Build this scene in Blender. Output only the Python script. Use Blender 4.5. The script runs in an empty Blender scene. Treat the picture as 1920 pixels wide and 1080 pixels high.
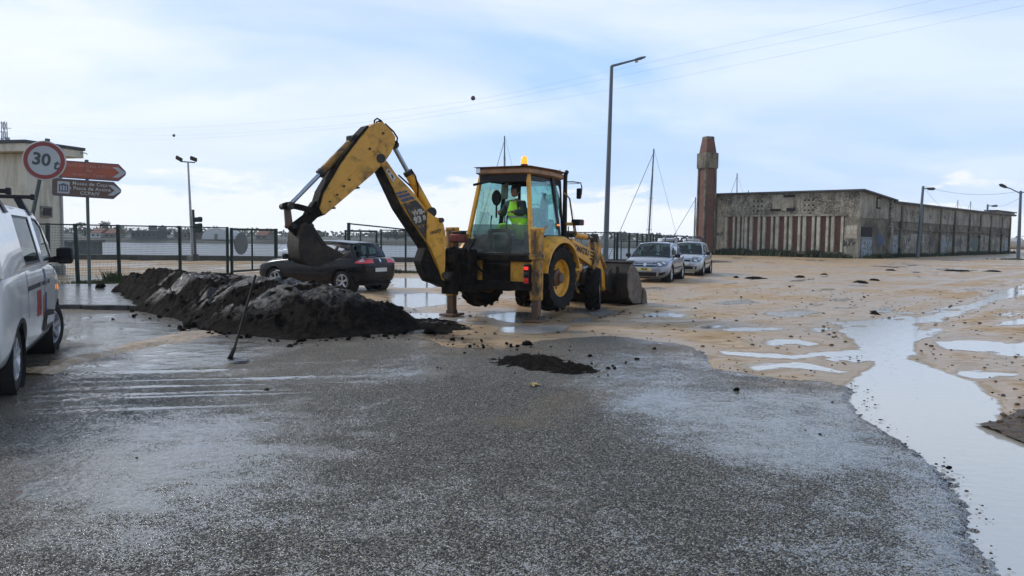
import bpy, bmesh, math, random
import numpy as np
from mathutils import Vector, Matrix, Euler
from mathutils.bvhtree import BVHTree
from mathutils.geometry import tessellate_polygon, delaunay_2d_cdt

S = bpy.context.scene
C = bpy.context.collection
rad = math.radians

# ---------------------------------------------------------------- camera
FPX, CAMZ, ROLL = 1480.0, 1.70, rad(0.70)
PITCH = math.atan(99.0 / FPX)
CAM = Vector((0, 0, CAMZ))
_F = Vector((0, math.cos(PITCH), -math.sin(PITCH)))
_U0 = Vector((0, math.sin(PITCH), math.cos(PITCH)))
_R0 = Vector((1, 0, 0))
_R = _R0 * math.cos(ROLL) + _U0 * math.sin(ROLL)
_U = _U0 * math.cos(ROLL) - _R0 * math.sin(ROLL)
cam = bpy.data.cameras.new('camera'); camo = bpy.data.objects.new('camera', cam); C.objects.link(camo)
m4 = Matrix((_R, _U, -_F)).transposed().to_4x4(); m4.translation = CAM
camo.matrix_world = m4
cam.sensor_width = 36.0; cam.lens = 36.0 * FPX / 1920.0
cam.clip_start = 0.05; cam.clip_end = 9000
S.camera = camo

# ---------------------------------------------------------------- sky, sun, exposure
SUN_AZ, SUN_EL = rad(-66), rad(36)          # azimuth from +Y towards +X
W = bpy.data.worlds.new('World'); S.world = W; W.use_nodes = True
wt = W.node_tree; wt.nodes.clear()
def N(nt, typ, ins=None, **props):
    n = nt.nodes.new(typ)
    for k, v in props.items(): setattr(n, k, v)
    for k, v in (ins or {}).items():
        s = n.inputs[k]
        if isinstance(v, bpy.types.NodeSocket): nt.links.new(v, s)
        elif isinstance(v, bpy.types.Node): nt.links.new(v.outputs[0], s)
        else:
            if isinstance(v, (tuple, list)) and len(v) == 3 and s.type == 'RGBA': v = (*v, 1)
            s.default_value = v
    return n
def math_(nt, op, a, b=0.0, clamp=False):
    return N(nt, 'ShaderNodeMath', {0: a, 1: b}, operation=op, use_clamp=clamp).outputs[0]
def ramp(nt, fac, stops, interp='LINEAR'):
    r = N(nt, 'ShaderNodeValToRGB', {0: fac}); cr = r.color_ramp; cr.interpolation = interp
    while len(cr.elements) < len(stops): cr.elements.new(0.5)
    for e, (p, c) in zip(cr.elements, stops):
        e.position = p; e.color = (c, c, c, 1) if isinstance(c, (int, float)) else (*c, 1)
    return r.outputs[0]
def mixc(nt, fac, a, b, blend='MIX'):
    n = N(nt, 'ShaderNodeMix', data_type='RGBA', blend_type=blend)
    for s, v in ((n.inputs[0], fac), (n.inputs[6], a), (n.inputs[7], b)):
        if isinstance(v, bpy.types.NodeSocket): nt.links.new(v, s)
        else: s.default_value = (*v, 1) if isinstance(v, (tuple, list)) and len(v) == 3 else v
    return n.outputs[2]
def noise(nt, vec, scale, detail=4, rough=0.55, dist=0.0, lac=2.0):
    n = N(nt, 'ShaderNodeTexNoise', {'Scale': scale, 'Detail': detail, 'Roughness': rough, 'Distortion': dist, 'Lacunarity': lac})
    if vec is not None: nt.links.new(vec, n.inputs['Vector'])
    return n.outputs[0]
def mapping(nt, vec, scale=(1, 1, 1), rot=(0, 0, 0), loc=(0, 0, 0)):
    return N(nt, 'ShaderNodeMapping', {'Vector': vec, 'Scale': scale, 'Rotation': rot, 'Location': loc}).outputs[0]

def build_world():
    tc = N(wt, 'ShaderNodeTexCoord').outputs['Generated']
    sky = N(wt, 'ShaderNodeTexSky', sky_type='NISHITA', sun_disc=False, sun_elevation=SUN_EL,
            sun_rotation=SUN_AZ, air_density=1.0, dust_density=1.2, ozone_density=2.0).outputs[0]
    sep = N(wt, 'ShaderNodeSeparateXYZ', {0: tc})
    zz = math_(wt, 'ADD', math_(wt, 'MAXIMUM', sep.outputs[2], 0.0), 0.16)
    p = N(wt, 'ShaderNodeCombineXYZ', {0: math_(wt, 'DIVIDE', sep.outputs[0], zz), 1: math_(wt, 'DIVIDE', sep.outputs[1], zz), 2: 0.0}).outputs[0]
    veil = ramp(wt, noise(wt, mapping(wt, p, (0.55, 0.8, 1), loc=(2.3, 0.4, 0)), 1.0, 7, 0.55, 0.4), [(0.38, 0.0), (0.56, 1.0)])
    body = ramp(wt, noise(wt, mapping(wt, p, (0.5, 0.9, 1), (0, 0, 0.25), (5.1, 3.2, 0)), 1.3, 8, 0.5, 0.25), [(0.43, 0.0), (0.62, 1.0)])
    # glow of the hidden sun spreads through the veil
    sd = (math.sin(SUN_AZ) * math.cos(SUN_EL), math.cos(SUN_AZ) * math.cos(SUN_EL), math.sin(SUN_EL))
    dot = N(wt, 'ShaderNodeVectorMath', {0: tc, 1: sd}, operation='DOT_PRODUCT').outputs['Value']
    glow = math_(wt, 'POWER', math_(wt, 'ADD', math_(wt, 'MULTIPLY', dot, 0.5), 0.5, True), 4.0)
    blue = mixc(wt, 0.90, sky, (2.8, 4.6, 7.7))
    white = mixc(wt, glow, (5.5, 6.3, 7.5), (7.0, 7.2, 7.6))
    shade = mixc(wt, glow, (3.9, 5.0, 7.0), (5.0, 5.9, 7.4))
    vf = math_(wt, 'MULTIPLY', veil, 0.85)
    vf = math_(wt, 'ADD', vf, math_(wt, 'MULTIPLY', glow, 0.30), True)
    c = mixc(wt, vf, blue, white)
    c = mixc(wt, math_(wt, 'MULTIPLY', body, 0.55), c, shade)
    # haze whitens the last degrees above the horizon; small cumulus bank there
    hz = ramp(wt, sep.outputs[2], [(0.0, 1.0), (0.05, 0.65), (0.20, 0.0)])
    c = mixc(wt, math_(wt, 'MULTIPLY', hz, 0.7), c, mixc(wt, glow, (5.1, 6.1, 7.7), (5.7, 6.6, 8.0)))
    az = N(wt, 'ShaderNodeMath', {0: sep.outputs[0], 1: sep.outputs[1]}, operation='ARCTAN2').outputs[0]
    q = N(wt, 'ShaderNodeCombineXYZ', {0: math_(wt, 'MULTIPLY', az, 3.2), 1: math_(wt, 'MULTIPLY', sep.outputs[2], 11.0), 2: 4.3}).outputs[0]
    pn = noise(wt, q, 2.6, 8, 0.6, 0.2)
    hgt = ramp(wt, sep.outputs[2], [(0.0, 0.30), (0.035, 0.16), (0.085, 0.0), (0.14, -0.0)])
    hgt = math_(wt, 'SUBTRACT', math_(wt, 'ADD', pn, hgt), math_(wt, 'MULTIPLY', sep.outputs[2], 2.4))
    cum = ramp(wt, hgt, [(0.46, 0.0), (0.53, 1.0)])
    c = mixc(wt, math_(wt, 'MULTIPLY', cum, 0.70), c, (7.2, 7.3, 7.5))
    # the open sky overhead is a deeper, darker blue than the bright air low down
    zen = ramp(wt, sep.outputs[2], [(0.22, 0.0), (0.75, 1.0)])
    c = mixc(wt, zen, c, (0.52, 0.54, 0.59), 'MULTIPLY')
    bg = N(wt, 'ShaderNodeBackground', {0: c, 1: 0.10})
    wt.links.new(bg.outputs[0], N(wt, 'ShaderNodeOutputWorld').inputs[0])
build_world()
sl = bpy.data.lights.new('sun', 'SUN'); sl.energy = 1.5; sl.angle = rad(12); sl.color = (1.0, 0.96, 0.90)
so = bpy.data.objects.new('sun', sl); C.objects.link(so)
so.rotation_euler = Vector((-math.sin(SUN_AZ) * math.cos(SUN_EL), -math.cos(SUN_AZ) * math.cos(SUN_EL), -math.sin(SUN_EL))).to_track_quat('-Z', 'Y').to_euler()
S.view_settings.view_transform = 'Standard'; S.view_settings.look = 'None'
S.view_settings.exposure = 0.60; S.view_settings.gamma = 1.0; S.view_settings.use_curve_mapping = False
S.cycles.max_bounces = 6; S.cycles.diffuse_bounces = 2; S.cycles.glossy_bounces = 3; S.cycles.volume_bounces = 0; S.cycles.transparent_max_bounces = 16; S.cycles.caustics_reflective = False; S.cycles.caustics_refractive = False
S.cycles.use_denoising = True

# ---------------------------------------------------------------- helpers: pixels of the survey photo -> places
def ray(px, py):
    return (_F + _R * ((px - 960) / FPX) + _U * ((540 - py) / FPX))
def G(px, py, z=0.0):
    r = ray(px, py); t = (z - CAMZ) / r.z; return CAM + r * t
def D(px, py, d):
    r = ray(px, py); return CAM + r * (d / r.y)
def HIT(px, py, p0, n):
    r = ray(px, py); n = Vector(n); return CAM + r * ((Vector(p0) - CAM).dot(n) / r.dot(n))

# ---------------------------------------------------------------- helpers: numpy noise
def _h(ix, iy, seed):
    n = (ix.astype(np.int64) * 374761393 + iy.astype(np.int64) * 668265263 + seed * 974634777) & 0xffffffff
    n = ((n ^ (n >> 13)) * 1274126177) & 0xffffffff
    return ((n ^ (n >> 16)) & 0xffff) / 65535.0
def vnoise(x, y, seed=0):
    ix = np.floor(x); iy = np.floor(y); fx = x - ix; fy = y - iy
    fx = fx * fx * (3 - 2 * fx); fy = fy * fy * (3 - 2 * fy)
    a = _h(ix, iy, seed); b = _h(ix + 1, iy, seed); c = _h(ix, iy + 1, seed); d = _h(ix + 1, iy + 1, seed)
    return (a + (b - a) * fx) * (1 - fy) + (c + (d - c) * fx) * fy
def fbm(x, y, seed=0, oct=5, gain=0.5):
    s = 0; a = 1.0; t = 0
    for i in range(oct):
        s = s + a * (vnoise(x * 2 ** i + 17.3 * i, y * 2 ** i - 9.1 * i, seed + i) - 0.5); t += a; a *= gain
    return s / t * 2
def sstep(x, a, b):
    t = np.clip((x - a) / (b - a), 0, 1); return t * t * (3 - 2 * t)
def sdf_poly(X, Y, poly):
    """signed distance, positive inside"""
    P = np.array([(p[0], p[1]) for p in poly]); Q = np.roll(P, -1, 0)
    d2 = np.full(X.shape, 1e9); ins = np.zeros(X.shape, bool)
    for (ax, ay), (bx, by) in zip(P, Q):
        ex, ey = bx - ax, by - ay; l2 = ex * ex + ey * ey + 1e-12
        t = np.clip(((X - ax) * ex + (Y - ay) * ey) / l2, 0, 1)
        d2 = np.minimum(d2, (X - ax - t * ex) ** 2 + (Y - ay - t * ey) ** 2)
        if ay != by:
            c = ((ay > Y) != (by > Y)) & (X < (bx - ax) * (Y - ay) / (by - ay) + ax); ins ^= c
    d = np.sqrt(d2); return np.where(ins, d, -d)
def dist_line(X, Y, pts):
    d2 = np.full(X.shape, 1e9)
    for a, b in zip(pts[:-1], pts[1:]):
        ex, ey = b[0] - a[0], b[1] - a[1]; l2 = ex * ex + ey * ey + 1e-12
        t = np.clip(((X - a[0]) * ex + (Y - a[1]) * ey) / l2, 0, 1)
        d2 = np.minimum(d2, (X - a[0] - t * ex) ** 2 + (Y - a[1] - t * ey) ** 2)
    return np.sqrt(d2)

# ---------------------------------------------------------------- helpers: objects
def tag(o, label=None, cat=None, group=None, kind=None):
    if label: o['label'] = label
    if cat: o['category'] = cat
    if group: o['group'] = group
    if kind: o['kind'] = kind
    return o
def empty(name, loc=(0, 0, 0), rz=0.0, label=None, cat=None, group=None, rot=None):
    o = bpy.data.objects.new(name, None); C.objects.link(o); o.location = loc
    o.rotation_euler = rot or (0, 0, rz); o.empty_display_size = 0.2
    return tag(o, label, cat, group)
def link(name, me, mat, parent=None, smooth=None):
    o = bpy.data.objects.new(name, me); C.objects.link(o)
    if parent is not None: o.parent = parent
    if mat is not None: me.materials.clear(); me.materials.append(mat)
    if smooth is not None: smooth_mesh(me, smooth)
    return o
def smooth_mesh(me, ang=40):
    if not len(me.polygons): return
    me.polygons.foreach_set('use_smooth', np.ones(len(me.polygons), bool))
    if ang < 180: me.set_sharp_from_angle(angle=rad(ang))
def copy_tree(o, parent=None):
    c = o.copy(); C.objects.link(c); c.parent = parent
    for ch in o.children: copy_tree(ch, c)
    return c
def basis(d):
    d = Vector(d).normalized(); a = Vector((0, 0, 1)) if abs(d.z) < 0.95 else Vector((1, 0, 0))
    u = d.cross(a).normalized(); return u, d.cross(u).normalized() * 1.0
class MB:
    def __init__(s): s.v = []; s.f = []
    def add(s, vs, fs):
        k = len(s.v); s.v += [tuple(v) for v in vs]; s.f += [tuple(i + k for i in f) for f in fs]; return s
    def box(s, c, size, rot=None, taper=1.0):
        x, y, z = (q / 2 for q in size); vs = []
        for zz, t in ((-z, 1), (z, taper)):
            vs += [Vector((sx * x * t, sy * y * t, zz)) for sx, sy in ((-1, -1), (1, -1), (1, 1), (-1, 1))]
        M = rot if isinstance(rot, Matrix) else (Euler(rot).to_matrix() if rot else None)
        vs = [(M @ v if M else v) + Vector(c) for v in vs]
        return s.add(vs, [(3, 2, 1, 0), (4, 5, 6, 7), (0, 1, 5, 4), (1, 2, 6, 5), (2, 3, 7, 6), (3, 0, 4, 7)])
    def bar(s, a, b, w, h, up=(0, 0, 1)):
        a = Vector(a); b = Vector(b); d = (b - a); L = d.length; d.normalize()
        u = Vector(up).cross(d)
        if u.length < 1e-4: u = Vector((1, 0, 0)).cross(d)
        u.normalize(); v = d.cross(u)
        return s.box((a + b) / 2, (L, w, h), Matrix((d, u, v)).transposed())
    def cyl(s, a, b, r0, r1=None, n=12, cap=True):
        r1 = r0 if r1 is None else r1; a = Vector(a); b = Vector(b); u, v = basis(b - a)
        vs = []
        for p, r in ((a, r0), (b, r1)):
            vs += [p + (u * math.cos(2 * math.pi * i / n) + v * math.sin(2 * math.pi * i / n)) * r for i in range(n)]
        fs = [(i, (i + 1) % n, n + (i + 1) % n, n + i) for i in range(n)]
        if cap: fs += [tuple(range(n - 1, -1, -1)), tuple(range(n, 2 * n))]
        return s.add(vs, fs)
    def tube(s, pts, r, n=8, cap=True):
        pts = [Vector(p) for p in pts]; rs = r if isinstance(r, (list, tuple)) else [r] * len(pts)
        k = len(s.v); pu = None
        for i, p in enumerate(pts):
            t = (pts[min(i + 1, len(pts) - 1)] - pts[max(i - 1, 0)]).normalized()
            if pu is None: u, v = basis(t)
            else:
                u = (pu - t * pu.dot(t)).normalized(); v = t.cross(u)
            pu = u
            s.v += [tuple(p + (u * math.cos(2 * math.pi * j / n) + v * math.sin(2 * math.pi * j / n)) * rs[i]) for j in range(n)]
        for i in range(len(pts) - 1):
            s.f += [(k + i * n + j, k + i * n + (j + 1) % n, k + (i + 1) * n + (j + 1) % n, k + (i + 1) * n + j) for j in range(n)]
        if cap: s.f += [tuple(k + j for j in range(n - 1, -1, -1)), tuple(k + (len(pts) - 1) * n + j for j in range(n))]
        return s
    def loft(s, rings, cap=True, closed=True):
        k = len(s.v); n = len(rings[0])
        for r in rings: s.v += [tuple(p) for p in r]
        for i in range(len(rings) - 1):
            for j in range(n if closed else n - 1):
                s.f.append((k + i * n + j, k + i * n + (j + 1) % n, k + (i + 1) * n + (j + 1) % n, k + (i + 1) * n + j))
        if cap: s.f += [tuple(k + j for j in range(n - 1, -1, -1)), tuple(k + (len(rings) - 1) * n + j for j in range(n))]
        return s
    def lathe(s, prof, c=(0, 0, 0), axis=(0, 0, 1), n=24, cap=False):
        ax = Vector(axis).normalized(); u, v = basis(ax); c = Vector(c)
        rings = [[c + ax * h + (u * math.cos(2 * math.pi * j / n) + v * math.sin(2 * math.pi * j / n)) * r for j in range(n)] for r, h in prof]
        return s.loft(rings, cap)
    def prism(s, poly, o, ex, ey, ez, depth, holes=()):
        """2D polygon in plane o+ex*a+ey*b, thickness depth centred along ez"""
        o, ex, ey, ez = (Vector(q) for q in (o, ex, ey, ez)); loops = [list(poly)] + [list(h) for h in holes]
        flat = [p for l in loops for p in l]
        tri = tessellate_polygon([[Vector((p[0], p[1], 0)) for p in l] for l in loops])
        n = len(flat); vs = []
        for sg in (-.5, .5): vs += [o + ex * p[0] + ey * p[1] + ez * (depth * sg) for p in flat]
        fs = [tuple(t) for t in tri] + [(t[2] + n, t[1] + n, t[0] + n) for t in tri]
        k = 0
        for l in loops:
            m = len(l); fs += [(k + i, k + (i + 1) % m, n + k + (i + 1) % m, n + k + i) for i in range(m)]; k += m
        return s.add(vs, fs)
    def sphere(s, c, r, n=12, m=8, sc=(1, 1, 1)):
        c = Vector(c); rings = []
        for i in range(m + 1):
            t = math.pi * i / m; rr = max(math.sin(t), 1e-4)
            rings.append([c + Vector((math.cos(2 * math.pi * j / n) * rr * r * sc[0], math.sin(2 * math.pi * j / n) * rr * r * sc[1], -math.cos(t) * r * sc[2])) for j in range(n)])
        return s.loft(rings, False)
    def mesh(s, name='mesh', fix=True):
        me = bpy.data.meshes.new(name); me.from_pydata(s.v, [], s.f); me.update()
        if fix:
            bm = bmesh.new(); bm.from_mesh(me); bmesh.ops.remove_doubles(bm, verts=bm.verts, dist=1e-5)
            bmesh.ops.recalc_face_normals(bm, faces=bm.faces); bm.to_mesh(me); bm.free()
        return me
    def build(s, name, mat, parent=None, smooth=None, bevel=0, seg=2, fix=True):
        o = link(name, s.mesh(name, fix), mat, parent)
        if bevel:
            md = o.modifiers.new('bevel', 'BEVEL'); md.width = bevel; md.segments = seg; md.limit_method = 'ANGLE'; md.angle_limit = rad(35)
            smooth_mesh(o.data, 50)
        elif smooth: smooth_mesh(o.data, smooth)
        return o
def baked(o):
    """apply modifiers of a temporary object, delete it, return its mesh"""
    dg = bpy.context.evaluated_depsgraph_get(); dg.update()
    me = bpy.data.meshes.new_from_object(o.evaluated_get(dg)); bpy.data.objects.remove(o); return me
def text_mesh(body, size, extrude=0.002, align='CENTER', bold=0.0, shear=0.0, space=1.0):
    cu = bpy.data.curves.new('text', 'FONT'); cu.body = body; cu.size = size; cu.extrude = extrude; cu.align_x = align; cu.align_y = 'CENTER'
    cu.offset = bold; cu.shear = shear; cu.resolution_u = 3; cu.space_character = space
    o = bpy.data.objects.new('text', cu); C.objects.link(o); me = baked(o); bpy.data.curves.remove(cu); return me
def text_on(name, body, size, o, ex, ez, mat, parent, **k):
    """lettering on a plane: o centre, ex reading direction, ez outward normal"""
    me = text_mesh(body, size, **k); ex = Vector(ex).normalized(); ez = Vector(ez).normalized(); ey = ez.cross(ex)
    M = Matrix((ex, ey, ez)).transposed().to_4x4(); M.translation = Vector(o); me.transform(M)
    return link(name, me, mat, parent)
def poly_fill(poly, step):
    """triangulate a 2D polygon with interior grid points"""
    pts = []
    n = len(poly)
    for i in range(n):
        a = Vector(poly[i]); b = Vector(poly[(i + 1) % n]); k = max(1, int((b - a).length / step))
        pts += [a + (b - a) * (j / k) for j in range(k)]
    m = len(pts); edges = [(i, (i + 1) % m) for i in range(m)]
    xs = [p[0] for p in pts]; ys = [p[1] for p in pts]
    gx = np.arange(min(xs) + step / 2, max(xs), step); gy = np.arange(min(ys) + step / 2, max(ys), step)
    if len(gx) and len(gy):
        X, Y = np.meshgrid(gx, gy); s = sdf_poly(X, Y, pts); ok = s > step * 0.4
        pts += [Vector((a, b)) for a, b in zip(X[ok], Y[ok])]
    r = delaunay_2d_cdt([Vector((p[0], p[1])) for p in pts], edges, [list(range(m))], 1, 1e-6)
    return r[0], r[2], m
def patch(bvh, poly, frame, off=0.004, step=0.08, thick=0.0, mb=None):
    """drape a 2D polygon on a surface: frame(a,b)->(origin, direction); returns MB of a skin lifted by off"""
    vs, fs, m = poly_fill(poly, step); mb = mb or MB(); P = []
    for p in vs:
        o, d = frame(p[0], p[1]); d = Vector(d).normalized(); h = bvh.ray_cast(Vector(o), d)
        if h[0] is None:
            h = bvh.find_nearest(Vector(o) + d * 0.0); n = h[1]; q = h[0]
        else: q, n = h[0], h[1]
        if n.dot(d) > 0: n = -n
        P.append(q - d * off)
    mb.add(P, [tuple(f) for f in fs]); return mb

# ---------------------------------------------------------------- materials
def new_mat(name):
    m = bpy.data.materials.new(name); m.use_nodes = True; nt = m.node_tree; nt.nodes.clear()
    out = N(nt, 'ShaderNodeOutputMaterial'); return m, nt, out
def bsdf(nt, out, **ins):
    b = N(nt, 'ShaderNodeBsdfPrincipled', {k: v for k, v in ins.items()})
    nt.links.new(b.outputs[0], out.inputs[0]); return b
def bumpn(nt, h, strength=0.3, dist=0.01, normal=None):
    d = {'Height': h, 'Strength': strength, 'Distance': dist}
    if normal is not None: d['Normal'] = normal
    return N(nt, 'ShaderNodeBump', d).outputs[0]
def pbr(name, col, rough=0.5, metal=0.0, var=0.25, vs=3.0, dirt=None, da=0.5, ds=4.0, dsharp=0.12, dr=0.75, bump=0.0, bs=40.0, bd=0.01, spec=0.5, coat=0.0, stretch=(1, 1, 1), emit=None, es=0.0):
    """plain painted / cast surface: tonal variation, patchy dirt with its own outline, fine relief"""
    m, nt, out = new_mat(name); oc = N(nt, 'ShaderNodeTexCoord').outputs['Object']
    v = noise(nt, mapping(nt, oc, stretch), vs, 5, 0.6)
    c = mixc(nt, ramp(nt, v, [(0.3, 0.0), (0.7, 1.0)]), tuple(x * (1 - var) for x in col), tuple(min(1, x * (1 + var)) for x in col))
    r = math_(nt, 'ADD', math_(nt, 'MULTIPLY', v, 0.2), rough - 0.1, True)
    if dirt:
        dn = noise(nt, mapping(nt, oc, stretch), ds, 8, 0.65, 0.3); t = 1 - da
        f = ramp(nt, dn, [(max(0, 0.25 + 0.5 * t - dsharp), 0.0), (min(1, 0.25 + 0.5 * t + dsharp), 1.0)])
        c = mixc(nt, f, c, dirt)
        r = N(nt, 'ShaderNodeMix', {0: f, 2: r, 3: dr}, data_type='FLOAT').outputs[0]
    ins = {'Base Color': c, 'Roughness': r, 'Metallic': metal, 'Specular IOR Level': spec, 'Coat Weight': coat, 'Coat Roughness': 0.06}
    if bump: ins['Normal'] = bumpn(nt, noise(nt, oc, bs, 6, 0.6), bump, bd)
    if emit: ins['Emission Color'] = emit; ins['Emission Strength'] = es
    bsdf(nt, out, **ins); return m
def glass(name, tint=(0.55, 0.75, 0.72), rough=0.02, trans=0.85, dirt=0.12, gloss=0.55):
    """a thin pane: clear tinted, mirror-like at grazing angles, a little dirt"""
    m, nt, out = new_mat(name); oc = N(nt, 'ShaderNodeTexCoord').outputs['Object']
    tr = N(nt, 'ShaderNodeBsdfTransparent', {0: tint})
    gl = N(nt, 'ShaderNodeBsdfGlossy', {0: (0.95, 0.97, 1.0), 1: rough})
    fr = N(nt, 'ShaderNodeFresnel', {0: 1.45}).outputs[0]
    mx = N(nt, 'ShaderNodeMixShader', {0: math_(nt, 'MULTIPLY', fr, gloss, True), 1: tr.outputs[0], 2: gl.outputs[0]})
    df = N(nt, 'ShaderNodeBsdfDiffuse', {0: (0.35, 0.36, 0.34)})
    dn = ramp(nt, noise(nt, oc, 3.0, 6, 0.6), [(0.35, 0.25), (0.75, 1.0)])
    mx2 = N(nt, 'ShaderNodeMixShader', {0: math_(nt, 'MULTIPLY', dn, dirt), 1: mx.outputs[0], 2: df.outputs[0]})
    nt.links.new(mx2.outputs[0], out.inputs[0]); return m
def lamp_mat(name, col, es):
    m, nt, out = new_mat(name)
    bsdf(nt, out, **{'Base Color': col, 'Roughness': 0.2, 'Emission Color': col, 'Emission Strength': es}); return m
def attr(nt, name): return N(nt, 'ShaderNodeAttribute', attribute_name=name).outputs['Fac']
def fmix(nt, f, a, b): return N(nt, 'ShaderNodeMix', {0: f, 2: a, 3: b}, data_type='FLOAT').outputs[0]

def mat_asphalt():
    m, nt, out = new_mat('wet_asphalt'); oc = N(nt, 'ShaderNodeTexCoord').outputs['Object']
    vo = N(nt, 'ShaderNodeTexVoronoi', {'Vector': oc, 'Scale': 90.0, 'Randomness': 1.0}, feature='F1')
    st = N(nt, 'ShaderNodeTexVoronoi', {'Vector': oc, 'Scale': 30.0}, feature='F1')
    n1 = noise(nt, oc, 0.55, 6, 0.6); n2 = noise(nt, oc, 140.0, 3, 0.6); n3 = noise(nt, oc, 3.5, 5, 0.6)
    stone = ramp(nt, N(nt, 'ShaderNodeSeparateColor', {0: vo.outputs['Color']}).outputs[0], [(0.0, (0.008, 0.008, 0.007)), (0.40, (0.042, 0.039, 0.031)), (0.72, (0.150, 0.139, 0.108)), (1.0, (0.42, 0.39, 0.315))])
    c = mixc(nt, ramp(nt, n1, [(0.35, 0.0), (0.65, 0.30)]), stone, (0.050, 0.049, 0.045))
    silt = math_(nt, 'MULTIPLY', attr(nt, 'sandy'), ramp(nt, math_(nt, 'ADD', math_(nt, 'MULTIPLY', n3, 0.6), math_(nt, 'MULTIPLY', n2, 0.5)), [(0.40, 0.0), (0.66, 1.0)]), True)
    c = mixc(nt, silt, c, (0.22, 0.155, 0.085))
    mud = math_(nt, 'MULTIPLY', attr(nt, 'mud'), ramp(nt, math_(nt, 'ADD', math_(nt, 'MULTIPLY', n3, 0.5), math_(nt, 'MULTIPLY', n2, 0.5)), [(0.36, 0.0), (0.58, 1.0)]), True)
    c = mixc(nt, mud, c, (0.030, 0.022, 0.016))
    paint = math_(nt, 'MULTIPLY', attr(nt, 'paint'), ramp(nt, math_(nt, 'ADD', math_(nt, 'MULTIPLY', n3, 0.4), math_(nt, 'MULTIPLY', n2, 0.6)), [(0.43, 0.0), (0.56, 1.0)]), True)
    c = mixc(nt, math_(nt, 'MULTIPLY', paint, 0.75), c, (0.42, 0.41, 0.38))
    film = attr(nt, 'film')
    n6 = noise(nt, oc, 1.3, 6, 0.7)
    wet = math_(nt, 'ADD', math_(nt, 'ADD', film, math_(nt, 'MULTIPLY', math_(nt, 'SUBTRACT', n1, 0.5), 0.6)), math_(nt, 'ADD', math_(nt, 'MULTIPLY', math_(nt, 'SUBTRACT', n3, 0.5), 0.9), math_(nt, 'MULTIPLY', math_(nt, 'SUBTRACT', n6, 0.5), 1.0)), True)
    h = math_(nt, 'ADD', math_(nt, 'MULTIPLY', vo.outputs['Distance'], -1.0), math_(nt, 'MULTIPLY', n2, 0.35))
    h = math_(nt, 'ADD', h, math_(nt, 'MULTIPLY', st.outputs['Distance'], -0.45))
    # water drowns the low joints first: the film fills up to a level between the stones
    lvl = fmix(nt, wet, -0.95, -0.12)
    hh = N(nt, 'ShaderNodeMath', {0: h, 1: lvl, 2: 0.16}, operation='SMOOTH_MAX').outputs[0]
    drown = math_(nt, 'ADD', math_(nt, 'MULTIPLY', math_(nt, 'SUBTRACT', lvl, h), 5.0), 0.5, True)
    rough = fmix(nt, drown, 0.55, 0.09)
    c = mixc(nt, math_(nt, 'MULTIPLY', drown, 0.5), c, (0.110, 0.098, 0.072))
    bsdf(nt, out, **{'Base Color': c, 'Roughness': rough, 'IOR': fmix(nt, drown, 1.30, 2.7), 'Normal': bumpn(nt, hh, 1.0, 0.024)}); return m
def mat_sand(name='wet_sand', far=False):
    m, nt, out = new_mat(name); oc = N(nt, 'ShaderNodeTexCoord').outputs['Object']
    n1 = noise(nt, oc, 0.22, 6, 0.6); n2 = noise(nt, oc, 1.7, 8, 0.66); n3 = noise(nt, oc, 34.0, 5, 0.65); n4 = noise(nt, mapping(nt, oc, (1.0, 2.6, 1), (0, 0, -.35)), 2.4, 9, 0.72, 0.6); n5 = noise(nt, oc, 9.0, 7, 0.7)
    c = ramp(nt, n4, [(0.30, (0.25, 0.140, 0.062)), (0.45, (0.45, 0.295, 0.155)), (0.58, (0.55, 0.40, 0.235)), (0.72, (0.62, 0.50, 0.35))])
    c = mixc(nt, ramp(nt, n1, [(0.44, 0.0), (0.68, 0.60)]), c, (0.44, 0.335, 0.215))
    c = mixc(nt, ramp(nt, n2, [(0.30, 0.45), (0.43, 0.0)]), c, (0.17, 0.10, 0.048))
    c = mixc(nt, ramp(nt, n5, [(0.60, 0.0), (0.72, 0.55)]), c, (0.19, 0.12, 0.065))
    c = mixc(nt, ramp(nt, n3, [(0.60, 0.0), (0.70, 0.75)]), c, (0.085, 0.06, 0.04))
    mud = math_(nt, 'MULTIPLY', attr(nt, 'mud'), ramp(nt, math_(nt, 'ADD', math_(nt, 'MULTIPLY', n5, 0.6), math_(nt, 'MULTIPLY', n3, 0.4)), [(0.38, 0.0), (0.55, 1.0)]), True)
    c = mixc(nt, mud, c, (0.028, 0.021, 0.016))
    gr = attr(nt, 'grassy'); c = mixc(nt, gr, c, (0.05, 0.06, 0.025))
    wet = ramp(nt, math_(nt, 'ADD', n1, math_(nt, 'MULTIPLY', n4, 0.45)), [(0.56, 0.0), (0.84, 1.0)])
    wet = math_(nt, 'ADD', wet, attr(nt, 'wetness'), True)
    c = mixc(nt, math_(nt, 'MULTIPLY', wet, 0.28), c, (0.20, 0.130, 0.075))
    rough = fmix(nt, wet, 0.75, 0.28)
    h = math_(nt, 'ADD', math_(nt, 'MULTIPLY', n4, 1.0), math_(nt, 'ADD', math_(nt, 'MULTIPLY', n5, 0.35), math_(nt, 'MULTIPLY', n3, 0.12)))
    bsdf(nt, out, **{'Base Color': c, 'Roughness': rough, 'IOR': 1.36, 'Specular IOR Level': fmix(nt, wet, 0.06, 0.75), 'Normal': bumpn(nt, h, fmix(nt, wet, 0.9, 0.4), 0.09)}); return m
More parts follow.
